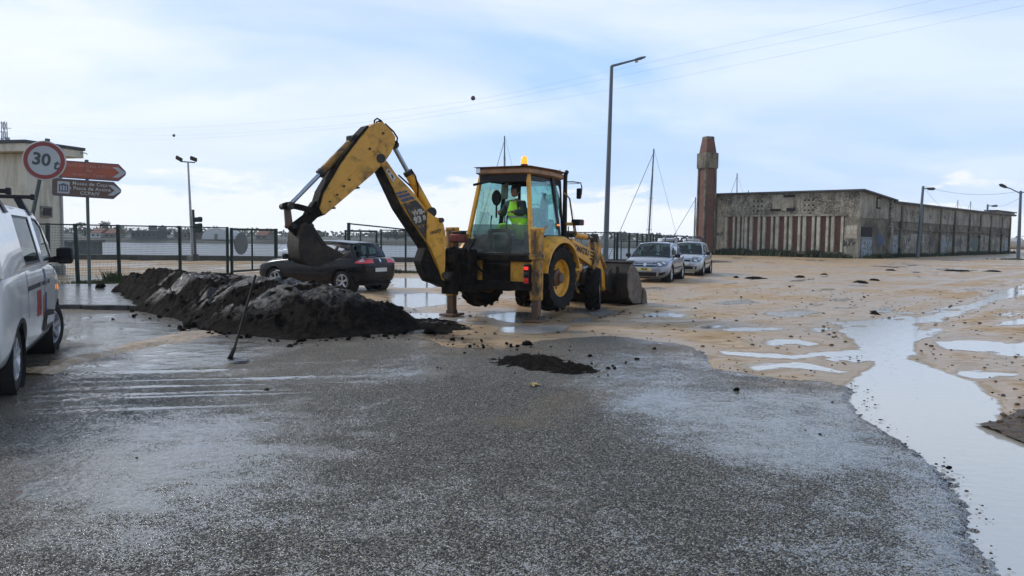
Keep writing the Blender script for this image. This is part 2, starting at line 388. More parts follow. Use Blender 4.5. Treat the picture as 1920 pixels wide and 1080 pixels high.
def mat_puddle():
    m, nt, out = new_mat('puddle_water'); oc = N(nt, 'ShaderNodeTexCoord').outputs['Object']
    # wind ripples and rain rings
    r1 = noise(nt, mapping(nt, oc, (6, 11, 1), (0, 0, 0.5)), 1.0, 4, 0.6)
    vo = N(nt, 'ShaderNodeTexVoronoi', {'Vector': oc, 'Scale': 7.0}, feature='F1')
    ring = math_(nt, 'MULTIPLY', math_(nt, 'SINE', math_(nt, 'MULTIPLY', vo.outputs['Distance'], 60.0)), ramp(nt, vo.outputs['Distance'], [(0.0, 1.0), (0.35, 0.0)]))
    h = math_(nt, 'ADD', r1, math_(nt, 'MULTIPLY', ring, 0.10))
    n = bumpn(nt, h, 0.22, 0.012)
    tr = N(nt, 'ShaderNodeBsdfTransparent', {0: (0.80, 0.74, 0.62)})
    df = N(nt, 'ShaderNodeBsdfDiffuse', {0: (0.56, 0.53, 0.47)})
    body = N(nt, 'ShaderNodeMixShader', {0: 0.84, 1: tr.outputs[0], 2: df.outputs[0]})
    gl = N(nt, 'ShaderNodeBsdfGlossy', {0: (1, .985, .955), 1: 0.05, 'Normal': n})
    fr = N(nt, 'ShaderNodeFresnel', {0: 1.95, 'Normal': n}).outputs[0]
    mx = N(nt, 'ShaderNodeMixShader', {0: fr, 1: body.outputs[0], 2: gl.outputs[0]})
    # the film thins out to nothing at the rim
    rim = math_(nt, 'ADD', attr(nt, 'depth'), math_(nt, 'MULTIPLY', math_(nt, 'SUBTRACT', noise(nt, oc, 7.0, 5, .65), .5), 0.5), True)
    clr = N(nt, 'ShaderNodeBsdfTransparent', {0: (.92, .88, .80)})
    mz = N(nt, 'ShaderNodeMixShader', {0: ramp(nt, rim, [(.05, 0.0), (.55, 1.0)]), 1: clr.outputs[0], 2: mx.outputs[0]})
    nt.links.new(mz.outputs[0], out.inputs[0]); return m
def mat_sea():
    m, nt, out = new_mat('choppy_water'); oc = N(nt, 'ShaderNodeTexCoord').outputs['Object']
    a = noise(nt, mapping(nt, oc, (0.5, 1.3, 1), (0, 0, 0.3)), 1.0, 7, 0.65)
    b = noise(nt, mapping(nt, oc, (0.06, 0.16, 1), (0, 0, 0.3)), 1.0, 4, 0.6)
    cap = ramp(nt, math_(nt, 'ADD', math_(nt, 'MULTIPLY', a, 0.7), math_(nt, 'MULTIPLY', b, 0.3)), [(0.57, 0.0), (0.66, 0.55)])
    c = mixc(nt, cap, (0.15, 0.165, 0.175), (0.55, 0.58, 0.62))
    bsdf(nt, out, **{'Base Color': c, 'Roughness': 0.28, 'IOR': 1.33, 'Normal': bumpn(nt, math_(nt, 'ADD', a, math_(nt, 'MULTIPLY', b, 2.0)), 0.8, 0.35)}); return m
def mat_soil():
    m, nt, out = new_mat('wet_black_soil'); oc = N(nt, 'ShaderNodeTexCoord').outputs['Object']
    n1 = noise(nt, oc, 1.1, 5, 0.6); n2 = noise(nt, oc, 9.0, 7, 0.65); n3 = noise(nt, oc, 60.0, 4, 0.65)
    c = ramp(nt, n2, [(0.3, (0.004, 0.0034, 0.003)), (0.52, (0.013, 0.0098, 0.0072)), (0.72, (0.036, 0.026, 0.018))])
    sl = math_(nt, 'MULTIPLY', attr(nt, 'slick'), ramp(nt, math_(nt, 'ADD', math_(nt, 'MULTIPLY', n2, .6), math_(nt, 'MULTIPLY', n3, .4)), [(0.40, 0.15), (0.54, 1.0)]))
    c = mixc(nt, math_(nt, 'MULTIPLY', sl, 0.8), c, (0.060, 0.054, 0.049))
    rough = fmix(nt, sl, 0.85, 0.24)
    h = math_(nt, 'ADD', n2, math_(nt, 'MULTIPLY', n3, 0.45))
    bsdf(nt, out, **{'Base Color': c, 'Roughness': rough, 'IOR': 1.36, 'Specular IOR Level': fmix(nt, sl, 0.14, 0.9), 'Normal': bumpn(nt, h, fmix(nt, sl, 1.0, 0.45), 0.10)}); return m
def mat_stain(name, base, dark, light, sc=0.5, streak=(1, 1, 0.18), bump=0.3, amt=(0.36, 0.62), la=(0.6, 0.75)):
    """weathered render / concrete: rain streaks, lime bloom, patches"""
    m, nt, out = new_mat(name); oc = N(nt, 'ShaderNodeTexCoord').outputs['Object']
    a = noise(nt, oc, sc, 8, 0.65, 0.4); b = noise(nt, mapping(nt, oc, streak), sc * 4, 7, 0.7); k = noise(nt, oc, sc * 7, 8, 0.7)
    c = mixc(nt, ramp(nt, a, [(amt[0] + .04, 1.0), (amt[1] - .04, 0.0)]), base, dark)
    c = mixc(nt, math_(nt, 'MULTIPLY', ramp(nt, b, [(0.48, 0.0), (0.60, 1.0)]), 0.85), c, dark)
    c = mixc(nt, math_(nt, 'MULTIPLY', ramp(nt, k, [(la[0], 0.0), (la[1], 1.0)]), 0.8), c, light)
    bsdf(nt, out, **{'Base Color': c, 'Roughness': 0.85, 'Normal': bumpn(nt, k, bump, 0.03)}); return m
def mat_brick(name='old_brick'):
    m, nt, out = new_mat(name); oc = N(nt, 'ShaderNodeTexCoord').outputs['Object']
    s = N(nt, 'ShaderNodeSeparateXYZ', {0: oc})
    uv = N(nt, 'ShaderNodeCombineXYZ', {0: math_(nt, 'ADD', s.outputs[0], s.outputs[1]), 1: s.outputs[2], 2: 0.0}).outputs[0]
    br = N(nt, 'ShaderNodeTexBrick', {'Vector': uv, 'Color1': (0.20, 0.062, 0.036, 1), 'Color2': (0.10, 0.036, 0.025, 1), 'Mortar': (0.15, 0.12, 0.10, 1), 'Scale': 1.0, 'Mortar Size': 0.008, 'Brick Width': 0.24, 'Row Height': 0.075})
    k = noise(nt, oc, 1.2, 7, 0.65)
    c = mixc(nt, ramp(nt, k, [(0.42, 0.0), (0.68, 0.65)]), br.outputs[0], (0.075, 0.048, 0.036))
    bsdf(nt, out, **{'Base Color': c, 'Roughness': 0.85, 'Normal': bumpn(nt, br.outputs['Fac'], -0.4, 0.01)}); return m

M = {}
M['asphalt'] = mat_asphalt(); M['sand'] = mat_sand(); M['puddle'] = mat_puddle(); M['sea'] = mat_sea(); M['soil'] = mat_soil()
M['concrete'] = pbr('old_concrete', (0.30, 0.29, 0.26), 0.8, dirt=(0.10, 0.095, 0.08), da=0.5, bump=0.3)
M['paving'] = pbr('wet_paving', (0.17, 0.17, 0.165), 0.20, dirt=(0.09, 0.085, 0.075), da=0.4, dr=0.3, bump=0.12, bs=9)
M['kerb'] = pbr('dark_wet_kerb', (0.045, 0.043, 0.04), 0.5, dirt=(0.02, 0.02, 0.018), da=0.5, bump=0.3)
M['yellow'] = pbr('worn_yellow_paint', (0.70, 0.340, 0.028), 0.42, var=0.12, vs=2.5, dirt=(0.085, 0.055, 0.028), da=0.20, ds=5.5, dsharp=0.16, bump=0.12, bs=18)
M['yellow_dirty'] = pbr('muddy_yellow_paint', (0.60, 0.295, 0.030), 0.5, var=0.15, vs=2.5, dirt=(0.055, 0.040, 0.026), da=0.52, ds=4.0, dsharp=0.14, bump=0.2, bs=18)
M['rusty'] = pbr('rusty_scratched_steel', (0.085, 0.055, 0.038), 0.5, var=0.5, vs=6, dirt=(0.17, 0.075, 0.028), da=0.42, ds=7, bump=0.3, stretch=(1, 1, 0.4))
M['mud_steel'] = pbr('steel_caked_with_mud', (0.009, 0.008, 0.007), 0.75, spec=.12, var=0.4, vs=8, dirt=(0.032, 0.024, 0.017), da=0.38, ds=6, bump=0.7, bs=14, bd=0.04)
M['dark_steel'] = pbr('dark_steel', (0.020, 0.0195, 0.019), 0.5, spec=.35, var=0.35, dirt=(0.075, 0.06, 0.045), da=0.4, bump=0.2)
M['bucket_steel'] = pbr('scraped_bucket_steel', (0.022, 0.020, 0.018), 0.55, spec=.2, var=0.5, vs=3, dirt=(0.055, 0.043, 0.031), da=0.42, ds=3.2, bump=0.35, bs=12, bd=0.03)
M['edge_steel'] = pbr('bare_worn_steel', (0.115, 0.10, 0.082), 0.45, metal=0.3, var=0.3, dirt=(0.10, 0.07, 0.045), da=0.45)
M['chrome'] = pbr('wet_piston_rod', (0.34, 0.39, 0.45), 0.25, metal=0.75, var=0.1)
M['rubber'] = pbr('muddy_rubber', (0.007, 0.007, 0.007), 0.75, spec=.14, var=0.3, dirt=(0.026, 0.022, 0.018), da=0.40, ds=5, bump=0.3, bs=30)
M['rubber_clean'] = pbr('wet_rubber', (0.007, 0.007, 0.0075), 0.55, spec=.3, var=0.2)
M['black'] = pbr('black_plastic', (0.008, 0.008, 0.009), 0.5, spec=.3, var=0.2)
M['hole'] = pbr('matt_black', (0.006, 0.006, 0.006), 0.9, var=0.1)
M['cab_glass'] = glass('cab_glass', (0.66, 0.88, 0.86), dirt=0.10)
M['cab_glass_dirty'] = glass('lower_cab_glass', (0.50, 0.62, 0.60), dirt=0.32)
M['car_glass'] = glass('car_glass', (0.42, 0.58, 0.55), dirt=0.05)
M['dark_glass'] = glass('dark_car_glass', (0.16, 0.20, 0.20), dirt=0.03)
M['fence'] = pbr('dark_green_fence_paint', (0.009, 0.026, 0.022), 0.5, spec=.3, var=0.2, dirt=(0.05, 0.05, 0.04), da=0.3)
M['wire'] = pbr('green_coated_wire', (0.035, 0.06, 0.05), 0.5, var=0.1)
M['galv'] = pbr('weathered_grey_pole', (0.09, 0.115, 0.135), 0.42, metal=0.2, var=0.2, stretch=(1, 1, 0.1), dirt=(0.15, 0.16, 0.17), da=0.3)
M['pale_pole'] = pbr('pale_galvanised_pole', (0.34, 0.35, 0.35), 0.45, metal=0.2, var=0.15)
M['signpost'] = pbr('dull_green_post', (0.060, 0.085, 0.075), 0.5, var=0.2, dirt=(0.11, 0.11, 0.09), da=0.35)
M['white'] = pbr('white_paint', (0.72, 0.73, 0.74), 0.4, var=0.05, dirt=(0.50, 0.49, 0.46), da=0.3)
M['bright_white'] = pbr('plain_white', (0.8, 0.8, 0.8), 0.5, var=0.03)
M['red_light'] = lamp_mat('lit_red_lens', (1.0, 0.035, 0.02), 0.55)
M['red_lens'] = pbr('red_lens', (0.68, 0.022, 0.018), 0.15, var=0.15, coat=0.6)
M['amber'] = lamp_mat('lit_amber_lens', (1.0, 0.20, 0.012), 1.7)
M['amber_dim'] = lamp_mat('amber_lens', (1.0, 0.30, 0.06), 0.5)
M['silver_rim'] = pbr('silver_wheel_paint', (0.55, 0.56, 0.58), 0.3, metal=0.6, var=0.1)
M['lens'] = pbr('clear_lens', (0.55, 0.60, 0.64), 0.08, metal=0.4, var=0.2, coat=1.0)

# ---------------------------------------------------------------- ground, road, puddles
def gp(lst): return [tuple(G(a, b)[:2]) for a, b in lst]
def grid_mesh(name, X, Y, Z, keep=None, attrs=None):
    R, K = X.shape; idx = np.arange(R * K).reshape(R, K)
    q = np.stack([idx[:-1, :-1], idx[:-1, 1:], idx[1:, 1:], idx[1:, :-1]], -1).reshape(-1, 4)
    if keep is not None: q = q[keep.reshape(-1)]
    used = np.zeros(R * K, bool); used[q.reshape(-1)] = True
    remap = np.cumsum(used) - 1; q = remap[q]
    co = np.stack([X, Y, Z], -1).reshape(-1, 3)[used].astype(np.float32)
    me = bpy.data.meshes.new(name); me.vertices.add(len(co)); me.vertices.foreach_set('co', co.reshape(-1))
    me.loops.add(q.size); me.loops.foreach_set('vertex_index', q.reshape(-1).astype(np.int32))
    me.polygons.add(len(q)); me.polygons.foreach_set('loop_start', np.arange(0, q.size, 4, dtype=np.int32))
    try: me.polygons.foreach_set('loop_total', np.full(len(q), 4, np.int32))
    except Exception: pass
    me.update(calc_edges=True); me.validate()
    for k, a in (attrs or {}).items():
        at = me.attributes.new(k, 'FLOAT', 'POINT'); at.data.foreach_set('value', a.reshape(-1)[used].astype(np.float32))
    me.polygons.foreach_set('use_smooth', np.ones(len(me.polygons), bool))
    return me
QUAY = [(-90, 36), (-48, 43.5), (-20.4, 46.0), (9, 49.5), (14, 60), (17, 78), (30, 105), (75, 150), (200, 280), (330, 455)]   # edge of the land towards the water
LAND = QUAY + [(500, 455), (500, -290), (-400, -290), (-400, 20)]
# asphalt outline, metres
_asph = gp([(790, 634), (860, 652), (930, 655), (1010, 640), (1060, 634), (1150, 630), (1230, 640), (1300, 650), (1330, 668), (1345, 690), (1400, 700), (1480, 712), (1560, 716), (1615, 728), (1618, 760),
            (1640, 800), (1700, 838), (1760, 880), (1800, 935), (1825, 1000), (1858, 1085)]) + [(2.55, 2.2), (2.9, -14), (-60, -14), (-60, 17.2), (-9.7, 16.75), (-7.4, 16.5), (-5.2, 15.2), (-3.0, 13.6)]
# standing water, traced as real outlines on the lot
_pud = [
 [(1935, 532), (1880, 556), (1795, 592), (1740, 603), (1700, 608), (1740, 622), (1700, 640), (1712, 662), (1690, 672), (1735, 690), (1815, 715), (1858, 748), (1866, 790), (1905, 826), (1990, 880), (2300, 1000), (2300, 1100), (1862, 1100), (1828, 1000), (1803, 935), (1762, 880), (1700, 838), (1640, 800), (1612, 758), (1600, 725), (1612, 705), (1650, 685), (1640, 664), (1588, 628), (1570, 618), (1640, 612), (1592, 607), (1690, 600), (1800, 580), (1880, 545)],
 [(1330, 655), (1400, 660), (1480, 664), (1600, 655), (1628, 660), (1600, 667), (1500, 676), (1420, 672), (1350, 664)],
 [(1395, 688), (1480, 676), (1520, 678), (1560, 688), (1610, 698), (1590, 706), (1510, 694), (1470, 690), (1420, 700)],
 [(1425, 636), (1500, 635), (1542, 646), (1520, 650), (1450, 642)],
 [(1150, 634), (1230, 640), (1300, 652), (1330, 668), (1310, 672), (1230, 655), (1150, 640)],
 [(1350, 614), (1410, 612), (1440, 617), (1390, 620)],
 [(1232, 588), (1265, 587), (1302, 591), (1270, 595), (1238, 593)],
 [(920, 590), (965, 585), (1015, 588), (1010, 602), (960, 606), (925, 600)],
 [(925, 612), (985, 610), (1045, 607), (1078, 610), (1065, 620), (1000, 627), (930, 624)],
 [(752, 588), (800, 586), (870, 590), (858, 602), (800, 606), (758, 602)],
 [(735, 552), (800, 548), (850, 556), (838, 572), (770, 580), (730, 570)],
 [(1065, 598), (1110, 596), (1118, 600), (1080, 603)],
 [(870, 604), (915, 602), (918, 608), (880, 611)],
 [(700, 520), (790, 522), (840, 530), (820, 540), (740, 540)],
 [(1080, 576), (1150, 580), (1165, 588), (1120, 592), (1085, 586)],
 [(1330, 566), (1400, 562), (1420, 568), (1360, 573)], [(1450, 585), (1520, 580), (1540, 586), (1470, 592)],
 [(1740, 640), (1830, 636), (1950, 648), (1950, 664), (1850, 660), (1770, 655)],
 [(1840, 610), (1900, 598), (1950, 596), (1950, 604), (1880, 612)],
 [(1785, 700), (1850, 697), (1950, 700), (1950, 706), (1830, 706)],
 [(1880, 775), (1930, 768), (2000, 776), (1960, 792), (1885, 790)],
]
_pud = [gp(p) for p in _pud]
_mudpuds = []
HEAP_BASE = gp([(212, 553), (262, 585), (330, 604), (395, 626), (470, 635), (545, 645), (640, 639), (720, 632), (792, 617), (760, 596), (735, 580)]) + [(-2.6, 17.6), (-4.6, 18.3), (-6.4, 19.4), (-8.5, 20.8), (-10.6, 21.6)]
def build_ground():
    dy = np.concatenate([np.linspace(720, 60, 560), np.linspace(59.3, 17, 90)[0:], [13, 10, 7, 4.5]])
    d = FPX * CAMZ / dy
    t = np.linspace(-1320, 1320, 1080) / FPX
    Y = np.repeat(d[:, None], len(t), 1); X = d[:, None] * t[None, :]
    A = sdf_poly(X, Y, _asph)
    wob = fbm(X * .7, Y * .7, 3, 3) * 0.16 + fbm(X * 5, Y * 5, 5, 3) * 0.07 + fbm(X * 19, Y * 19, 4, 3) * 0.06
    A = A + wob
    L = sdf_poly(X, Y, LAND)
    # puddle depth field
    sc = np.clip(Y / 18, 0.35, 3.0)
    P = np.full(X.shape, -9.0)
    for i, p in enumerate(_pud): P = np.maximum(P, sdf_poly(X, Y, p) + (.14 if i == 0 else .03))
    Pn = P + (fbm(X * 2.2, Y * 1.1, 11, 5) * 0.20 + fbm(X * 8, Y * 5, 12, 4) * 0.07) * sc
    free = fbm(X * 0.42, Y * 0.22, 21, 6, 0.6)
    auto = (free - 0.50 + 0.14 * sstep(Y, 18, 60)) * 1.6
    auto = np.where((Y > 14) & (A < -0.6), auto, -1)
    Pn = np.maximum(Pn, auto)
    kerbside = sdf_poly(X, Y, [(-60, 16.9), (-7.0, 16.5), (-7.0, 23.3), (-60, 23.0)])
    Z = 0.020 * sstep(-Pn, 0.0, 0.5) - 0.028 * sstep(Pn, 0.0, 0.35) + fbm(X * 0.9, Y * 0.9, 31, 6) * 0.010 + fbm(X * 6, Y * 6, 32, 4) * 0.004
    tracks = fbm(X * 0.5 + Y * 0.1, (Y * 0.95 - X * 0.32) * 5.0, 41, 4)
    Z += 0.006 * tracks * sstep(Y, 14, 18)
    ruts = np.full(X.shape, 9.0)
    for ln in ([(1130, 590), (1300, 566), (1500, 540), (1700, 516), (1850, 500)], [(1075, 612), (1260, 612), (1500, 604), (1760, 566), (1950, 530)], [(1330, 640), (1520, 592), (1720, 548), (1950, 512)], [(1100, 560), (1350, 540), (1600, 505), (1720, 494)], [(1700, 690), (1820, 640), (1990, 590)]):
        P0 = np.array(gp(ln)); dv = np.gradient(P0, axis=0); nv = np.stack([-dv[:, 1], dv[:, 0]], 1); nv /= np.linalg.norm(nv, axis=1)[:, None] + 1e-9
        for o_ in (-.85, .85): ruts = np.minimum(ruts, dist_line(X, Y, P0 + nv * o_ ))
    ruts = ruts + fbm(X * 2.5, Y * 2.5, 33, 4) * .10; rut = sstep(-ruts, -.30, -.10) * sstep(fbm(X * .6, Y * .6, 34, 3), -.45, .15)
    Z = Z - .016 * rut + .012 * sstep(-np.abs(ruts - .36), -.10, 0) * sstep(fbm(X * .8, Y * .8, 35, 3), -.3, .2) + .004 * rut * np.sin((X * .9 + Y * .5) * 30)
    Z = np.where(A > 0.05, -0.03, Z)
    Z = np.minimum(Z, 0.05)
    mudd = sdf_poly(X, Y, HEAP_BASE) + fbm(X * 1.5, Y * 1.5, 51, 5) * 0.5
    mud = sstep(mudd, -0.75, 0.0)
    ms = dist_line(X, Y, gp([(800, 628), (870, 640), (960, 668), (1040, 690), (1090, 700)])) + fbm(X * 3, Y * 3, 52, 4) * 0.25
    mud = np.maximum(mud, 0.9 * sstep(-ms, -0.55, -0.05))
    stb = np.minimum(np.hypot(X - 0.49, Y - 15.5), np.hypot(X + 1.3, Y - 16.2)) + fbm(X * 3, Y * 3, 53, 4) * 0.3
    mud = np.maximum(mud, 0.7 * sstep(-stb, -0.7, -0.1))
    # dark scraps of turf and mud on the far lot
    scr = fbm(X * 0.5, Y * 0.35, 61, 6, 0.62); mud = np.maximum(mud, sstep(scr, 0.46, 0.54) * (Y > 24) * (X > 3))
    grassy = np.where(Y > 22, sstep(fbm(X * .6, Y * .6, 62, 5), 0.1, 0.5) * sstep(-dist_line(X, Y, [(-14, 24.5), (-9, 31), (-7.2, 34.5), (4, 33.5)]), -1.4, -0.2), 0)
    wetn = np.maximum(sstep(Pn, -0.5, 0.02) * 0.9, .75 * rut)
    kc = lambda F: ((F[:-1, :-1] + F[1:, 1:] + F[1:, :-1] + F[:-1, 1:]) / 4)
    land = kc(L) > 0.35
    g = link('ground', grid_mesh('ground', X, Y, Z, land & (kc(A) < 0.25), {'mud': mud, 'wetness': wetn, 'grassy': grassy}), M['sand']); tag(g, kind='structure')
    # water sheet only where the ground dips under it
    wk = land & (kc(Z) < 0.006) & (kc(A) < 0.12)
    w = link('puddles', grid_mesh('puddles', X, Y, np.zeros_like(X), wk, {'depth': sstep(-Z, -.002, .016)}), M['puddle']); tag(w, kind='structure')
    # asphalt, a real slab with a broken edge
    Za = 0.034 + fbm(X * 0.8, Y * 0.8, 71, 4) * 0.006 + fbm(X * 30, Y * 30, 72, 2) * 0.0025
    Za = Za - 0.075 * sstep(-A, -0.13, 0.09)
    sandy = np.maximum(1.1 * sstep(-A, -1.5, -0.05) * sstep(fbm(X * .8, Y * .8, 73, 5), -0.5, 0.3), 1.2 * sstep(-A, -.30, -.02) * sstep(fbm(X * 1.6, Y * 1.6, 76, 4), -.6, .1)) * (Y > 6.8)
    low = dist_line(X, Y, gp([(960, 800), (1040, 770), (1120, 745), (1200, 730)])) + fbm(X * 2, Y * 2, 74, 4) * 0.3
    sandy = np.maximum(sandy, 0.55 * sstep(-low, -0.5, 0))
    left = sdf_poly(X, Y, gp([(-200, 700), (330, 625), (700, 640), (780, 660), (700, 700), (420, 720), (120, 790), (-200, 830)]))
    sandy = np.maximum(sandy, 0.45 * sstep(left + fbm(X, Y, 75, 5) * 0.6, -0.2, 0.8))
    # water film: broad sheets of it, tyre-drawn streaks on the left
    film = 0.24 + 0.62 * fbm(X * 0.33, Y * 0.33, 81, 6, .6)
    u = (X * 0.97 + Y * 0.22); v = (Y * 0.97 - X * 0.22)
    stre = fbm(u * 0.35, v * 7.5, 82, 4)
    lz = sstep(sdf_poly(X, Y, gp([(60, 700), (560, 690), (640, 720), (520, 750), (120, 800)])), -0.6, 0.5)
    film = film + lz * (0.18 + 1.0 * sstep(stre, 0.08, 0.36))
    l2 = sstep(sdf_poly(X, Y, gp([(100, 590), (240, 590), (420, 640), (560, 652), (420, 690), (130, 715), (-60, 780), (-60, 700), (200, 650), (100, 640)])), -0.5, 0.25)
    film = np.maximum(film, l2 * (0.75 + 0.4 * fbm(X * 1.5, Y * 2.5, 84, 4)))
    edge = sstep(-A, -1.1, -0.1) * sstep(X, 1.0, 2.4)
    film = np.maximum(film, edge * (0.55 + 0.6 * fbm(X * 1.2, Y * 1.2, 85, 4)))
    mid = sdf_poly(X, Y, gp([(1150, 745), (1500, 735), (1660, 850), (1480, 880), (1250, 850)])); film += 0.42 * sstep(mid + fbm(X * 1.2, Y * 1.2, 86, 4) * .5, -0.5, 0.4)
    l3 = sdf_poly(X, Y, gp([(300, 790), (560, 770), (700, 800), (640, 860), (420, 940), (100, 960), (60, 860)])); film += 0.26 * sstep(l3 + fbm(X * 1.4, Y * 1.4, 87, 5) * .8, -.5, .5) * (.5 + sstep(fbm(X * 1.1, Y * 3.2, 90, 5, .6), -.3, .3))
    dk = sdf_poly(X, Y, gp([(760, 720), (1000, 690), (1060, 760), (960, 860), (800, 860)])); film -= 0.35 * sstep(dk + fbm(X, Y, 89, 4) * .5, -.4, .5)
    p1 = dist_line(X, Y, gp([(20, 990), (250, 880), (560, 812), (760, 745), (860, 716)])); p2 = dist_line(X, Y, gp([(120, 960), (185, 1005)])); p3 = dist_line(X, Y, gp([(1010, 912), (1100, 950)]))
    paint = np.maximum(sstep(-p1, -0.045, -0.01), 0.8 * sstep(-np.minimum(p2, p3), -0.05, -0.01)) * sstep(fbm(X * 1.2, Y * 1.2, 88, 4), -0.35, 0.25)
    ra = link('road', grid_mesh('road', X, Y, Za, kc(A) > -0.10, {'sandy': np.clip(sandy, 0, 1), 'film': np.clip(film, 0, 1.2), 'mud': mud, 'paint': paint}), M['asphalt']); tag(ra, kind='structure')
build_ground()
def flat(name, poly, z, mat, kind='structure'):
    mb = MB(); tri = tessellate_polygon([[Vector((p[0], p[1], 0)) for p in poly]])
    mb.add([(p[0], p[1], z) for p in poly], tri); o = mb.build(name, mat, fix=False)
    bm = bmesh.new(); bm.from_mesh(o.data); bmesh.ops.recalc_face_normals(bm, faces=bm.faces)
    if bm.faces and bm.faces[:][0].normal.z < 0: bmesh.ops.reverse_faces(bm, faces=bm.faces)
    bm.to_mesh(o.data); bm.free(); return tag(o, kind=kind)
flat('terrain', LAND, -0.07, M['sand'])
flat('sea', [(-510, -295), (510, -295), (510, 462), (-510, 462)], -2.2, M['sea'])

# ---------------------------------------------------------------- kerb, quay, far bank, haze
def pavement():
    mb = MB(); mb.prism([(-40, 17.05), (-7.0, 16.75), (-7.0, 21.5), (-10.3, 23.6), (-12.5, 23.4), (-40, 23.0)], (0, 0, 0.035), (1, 0, 0), (0, 1, 0), (0, 0, 1), 0.13)
    tag(mb.build('pavement', M['paving']), kind='structure')
    for i in range(24):
        a = Vector((-7.1 - i * 1.0, 16.66 + i * 0.0091, 0.045)); b = a + Vector((-0.985, 0.009, 0))
        k = MB().bar(a, b, 0.16, 0.15).build('kerb', M['kerb'], bevel=0.015); tag(k, kind='structure')
pavement()
def quay():
    mb = MB(); pts = QUAY
    for a, b in zip(pts[:-1], pts[1:]):
        a = Vector((*a, 0)); b = Vector((*b, 0)); d = (b - a).normalized(); n = Vector((d.y, -d.x, 0))
        mb.bar(a + n * 0.3 - d * .1 + Vector((0, 0, -1.05)), b + n * 0.3 + d * .1 + Vector((0, 0, -1.05)), 0.6, 2.7)
    q = mb.build('quay_wall', M['quay'], bevel=0.03); tag(q, kind='structure')
M['quay'] = mat_stain('quay_concrete', (0.075, 0.07, 0.06), (0.03, 0.03, 0.027), (0.14, 0.13, 0.11), 0.6)
quay()
M['bank'] = mat_stain('far_bank', (0.085, 0.09, 0.07), (0.045, 0.05, 0.04), (0.16, 0.15, 0.12), 0.05)
def far_bank():
    mb = MB(); rnd = random.Random(4); prev = None; rings = []
    for i in range(90):
        x = -500 + i * 11; j = rnd.uniform(-1, 1)
        rings.append([(x, 262 + j, -2.6), (x, 264 + j, -1.3 + 0.25 * j), (x, 274, -0.85 + 0.2 * rnd.random()), (x, 380, -0.6), (x, 460, 0.2), (x, 460, -4)])
    mb.loft(rings); tag(mb.build('far_shore', M['bank'], smooth=40), kind='structure')
far_bank()
def leaf_cloud(mb, c, r, n, rnd, size=0.25, flat=0.75):
    for _ in range(n):
        while True:
            p = Vector((rnd.uniform(-1, 1), rnd.uniform(-1, 1), rnd.uniform(-1, 1)))
            if 0.3 < p.length < 1: break
        p = Vector((p.x * r[0], p.y * r[1], p.z * r[2])) + Vector(c)
        u = Vector((rnd.gauss(0, 1), rnd.gauss(0, 1), rnd.gauss(0, 1))).normalized(); v = u.cross(Vector((rnd.gauss(0, 1), rnd.gauss(0, 1), rnd.gauss(0, 1)))).normalized()
        s = size * rnd.uniform(0.6, 1.3)
        mb.add([p - u * s, p + v * s * 0.55, p + u * s, p - v * s * 0.55], [(0, 1, 2, 3)])
M['leaf'] = pbr('far_foliage', (0.085, 0.105, 0.070), 0.7, var=0.45, vs=0.4)
M['bark'] = pbr('bark', (0.07, 0.05, 0.035), 0.85, var=0.3, bump=0.3)
M['far_wall'] = pbr('far_wall', (0.20, 0.19, 0.17), 0.85, var=0.2, vs=0.3)
M['far_white'] = pbr('far_white_wall', (0.62, 0.62, 0.60), 0.8, var=0.1)
M['far_dark'] = pbr('far_dark_wall', (0.085, 0.085, 0.085), 0.85, var=0.2)
M['far_roof'] = pbr('far_tile_roof', (0.20, 0.085, 0.05), 0.85, var=0.2)
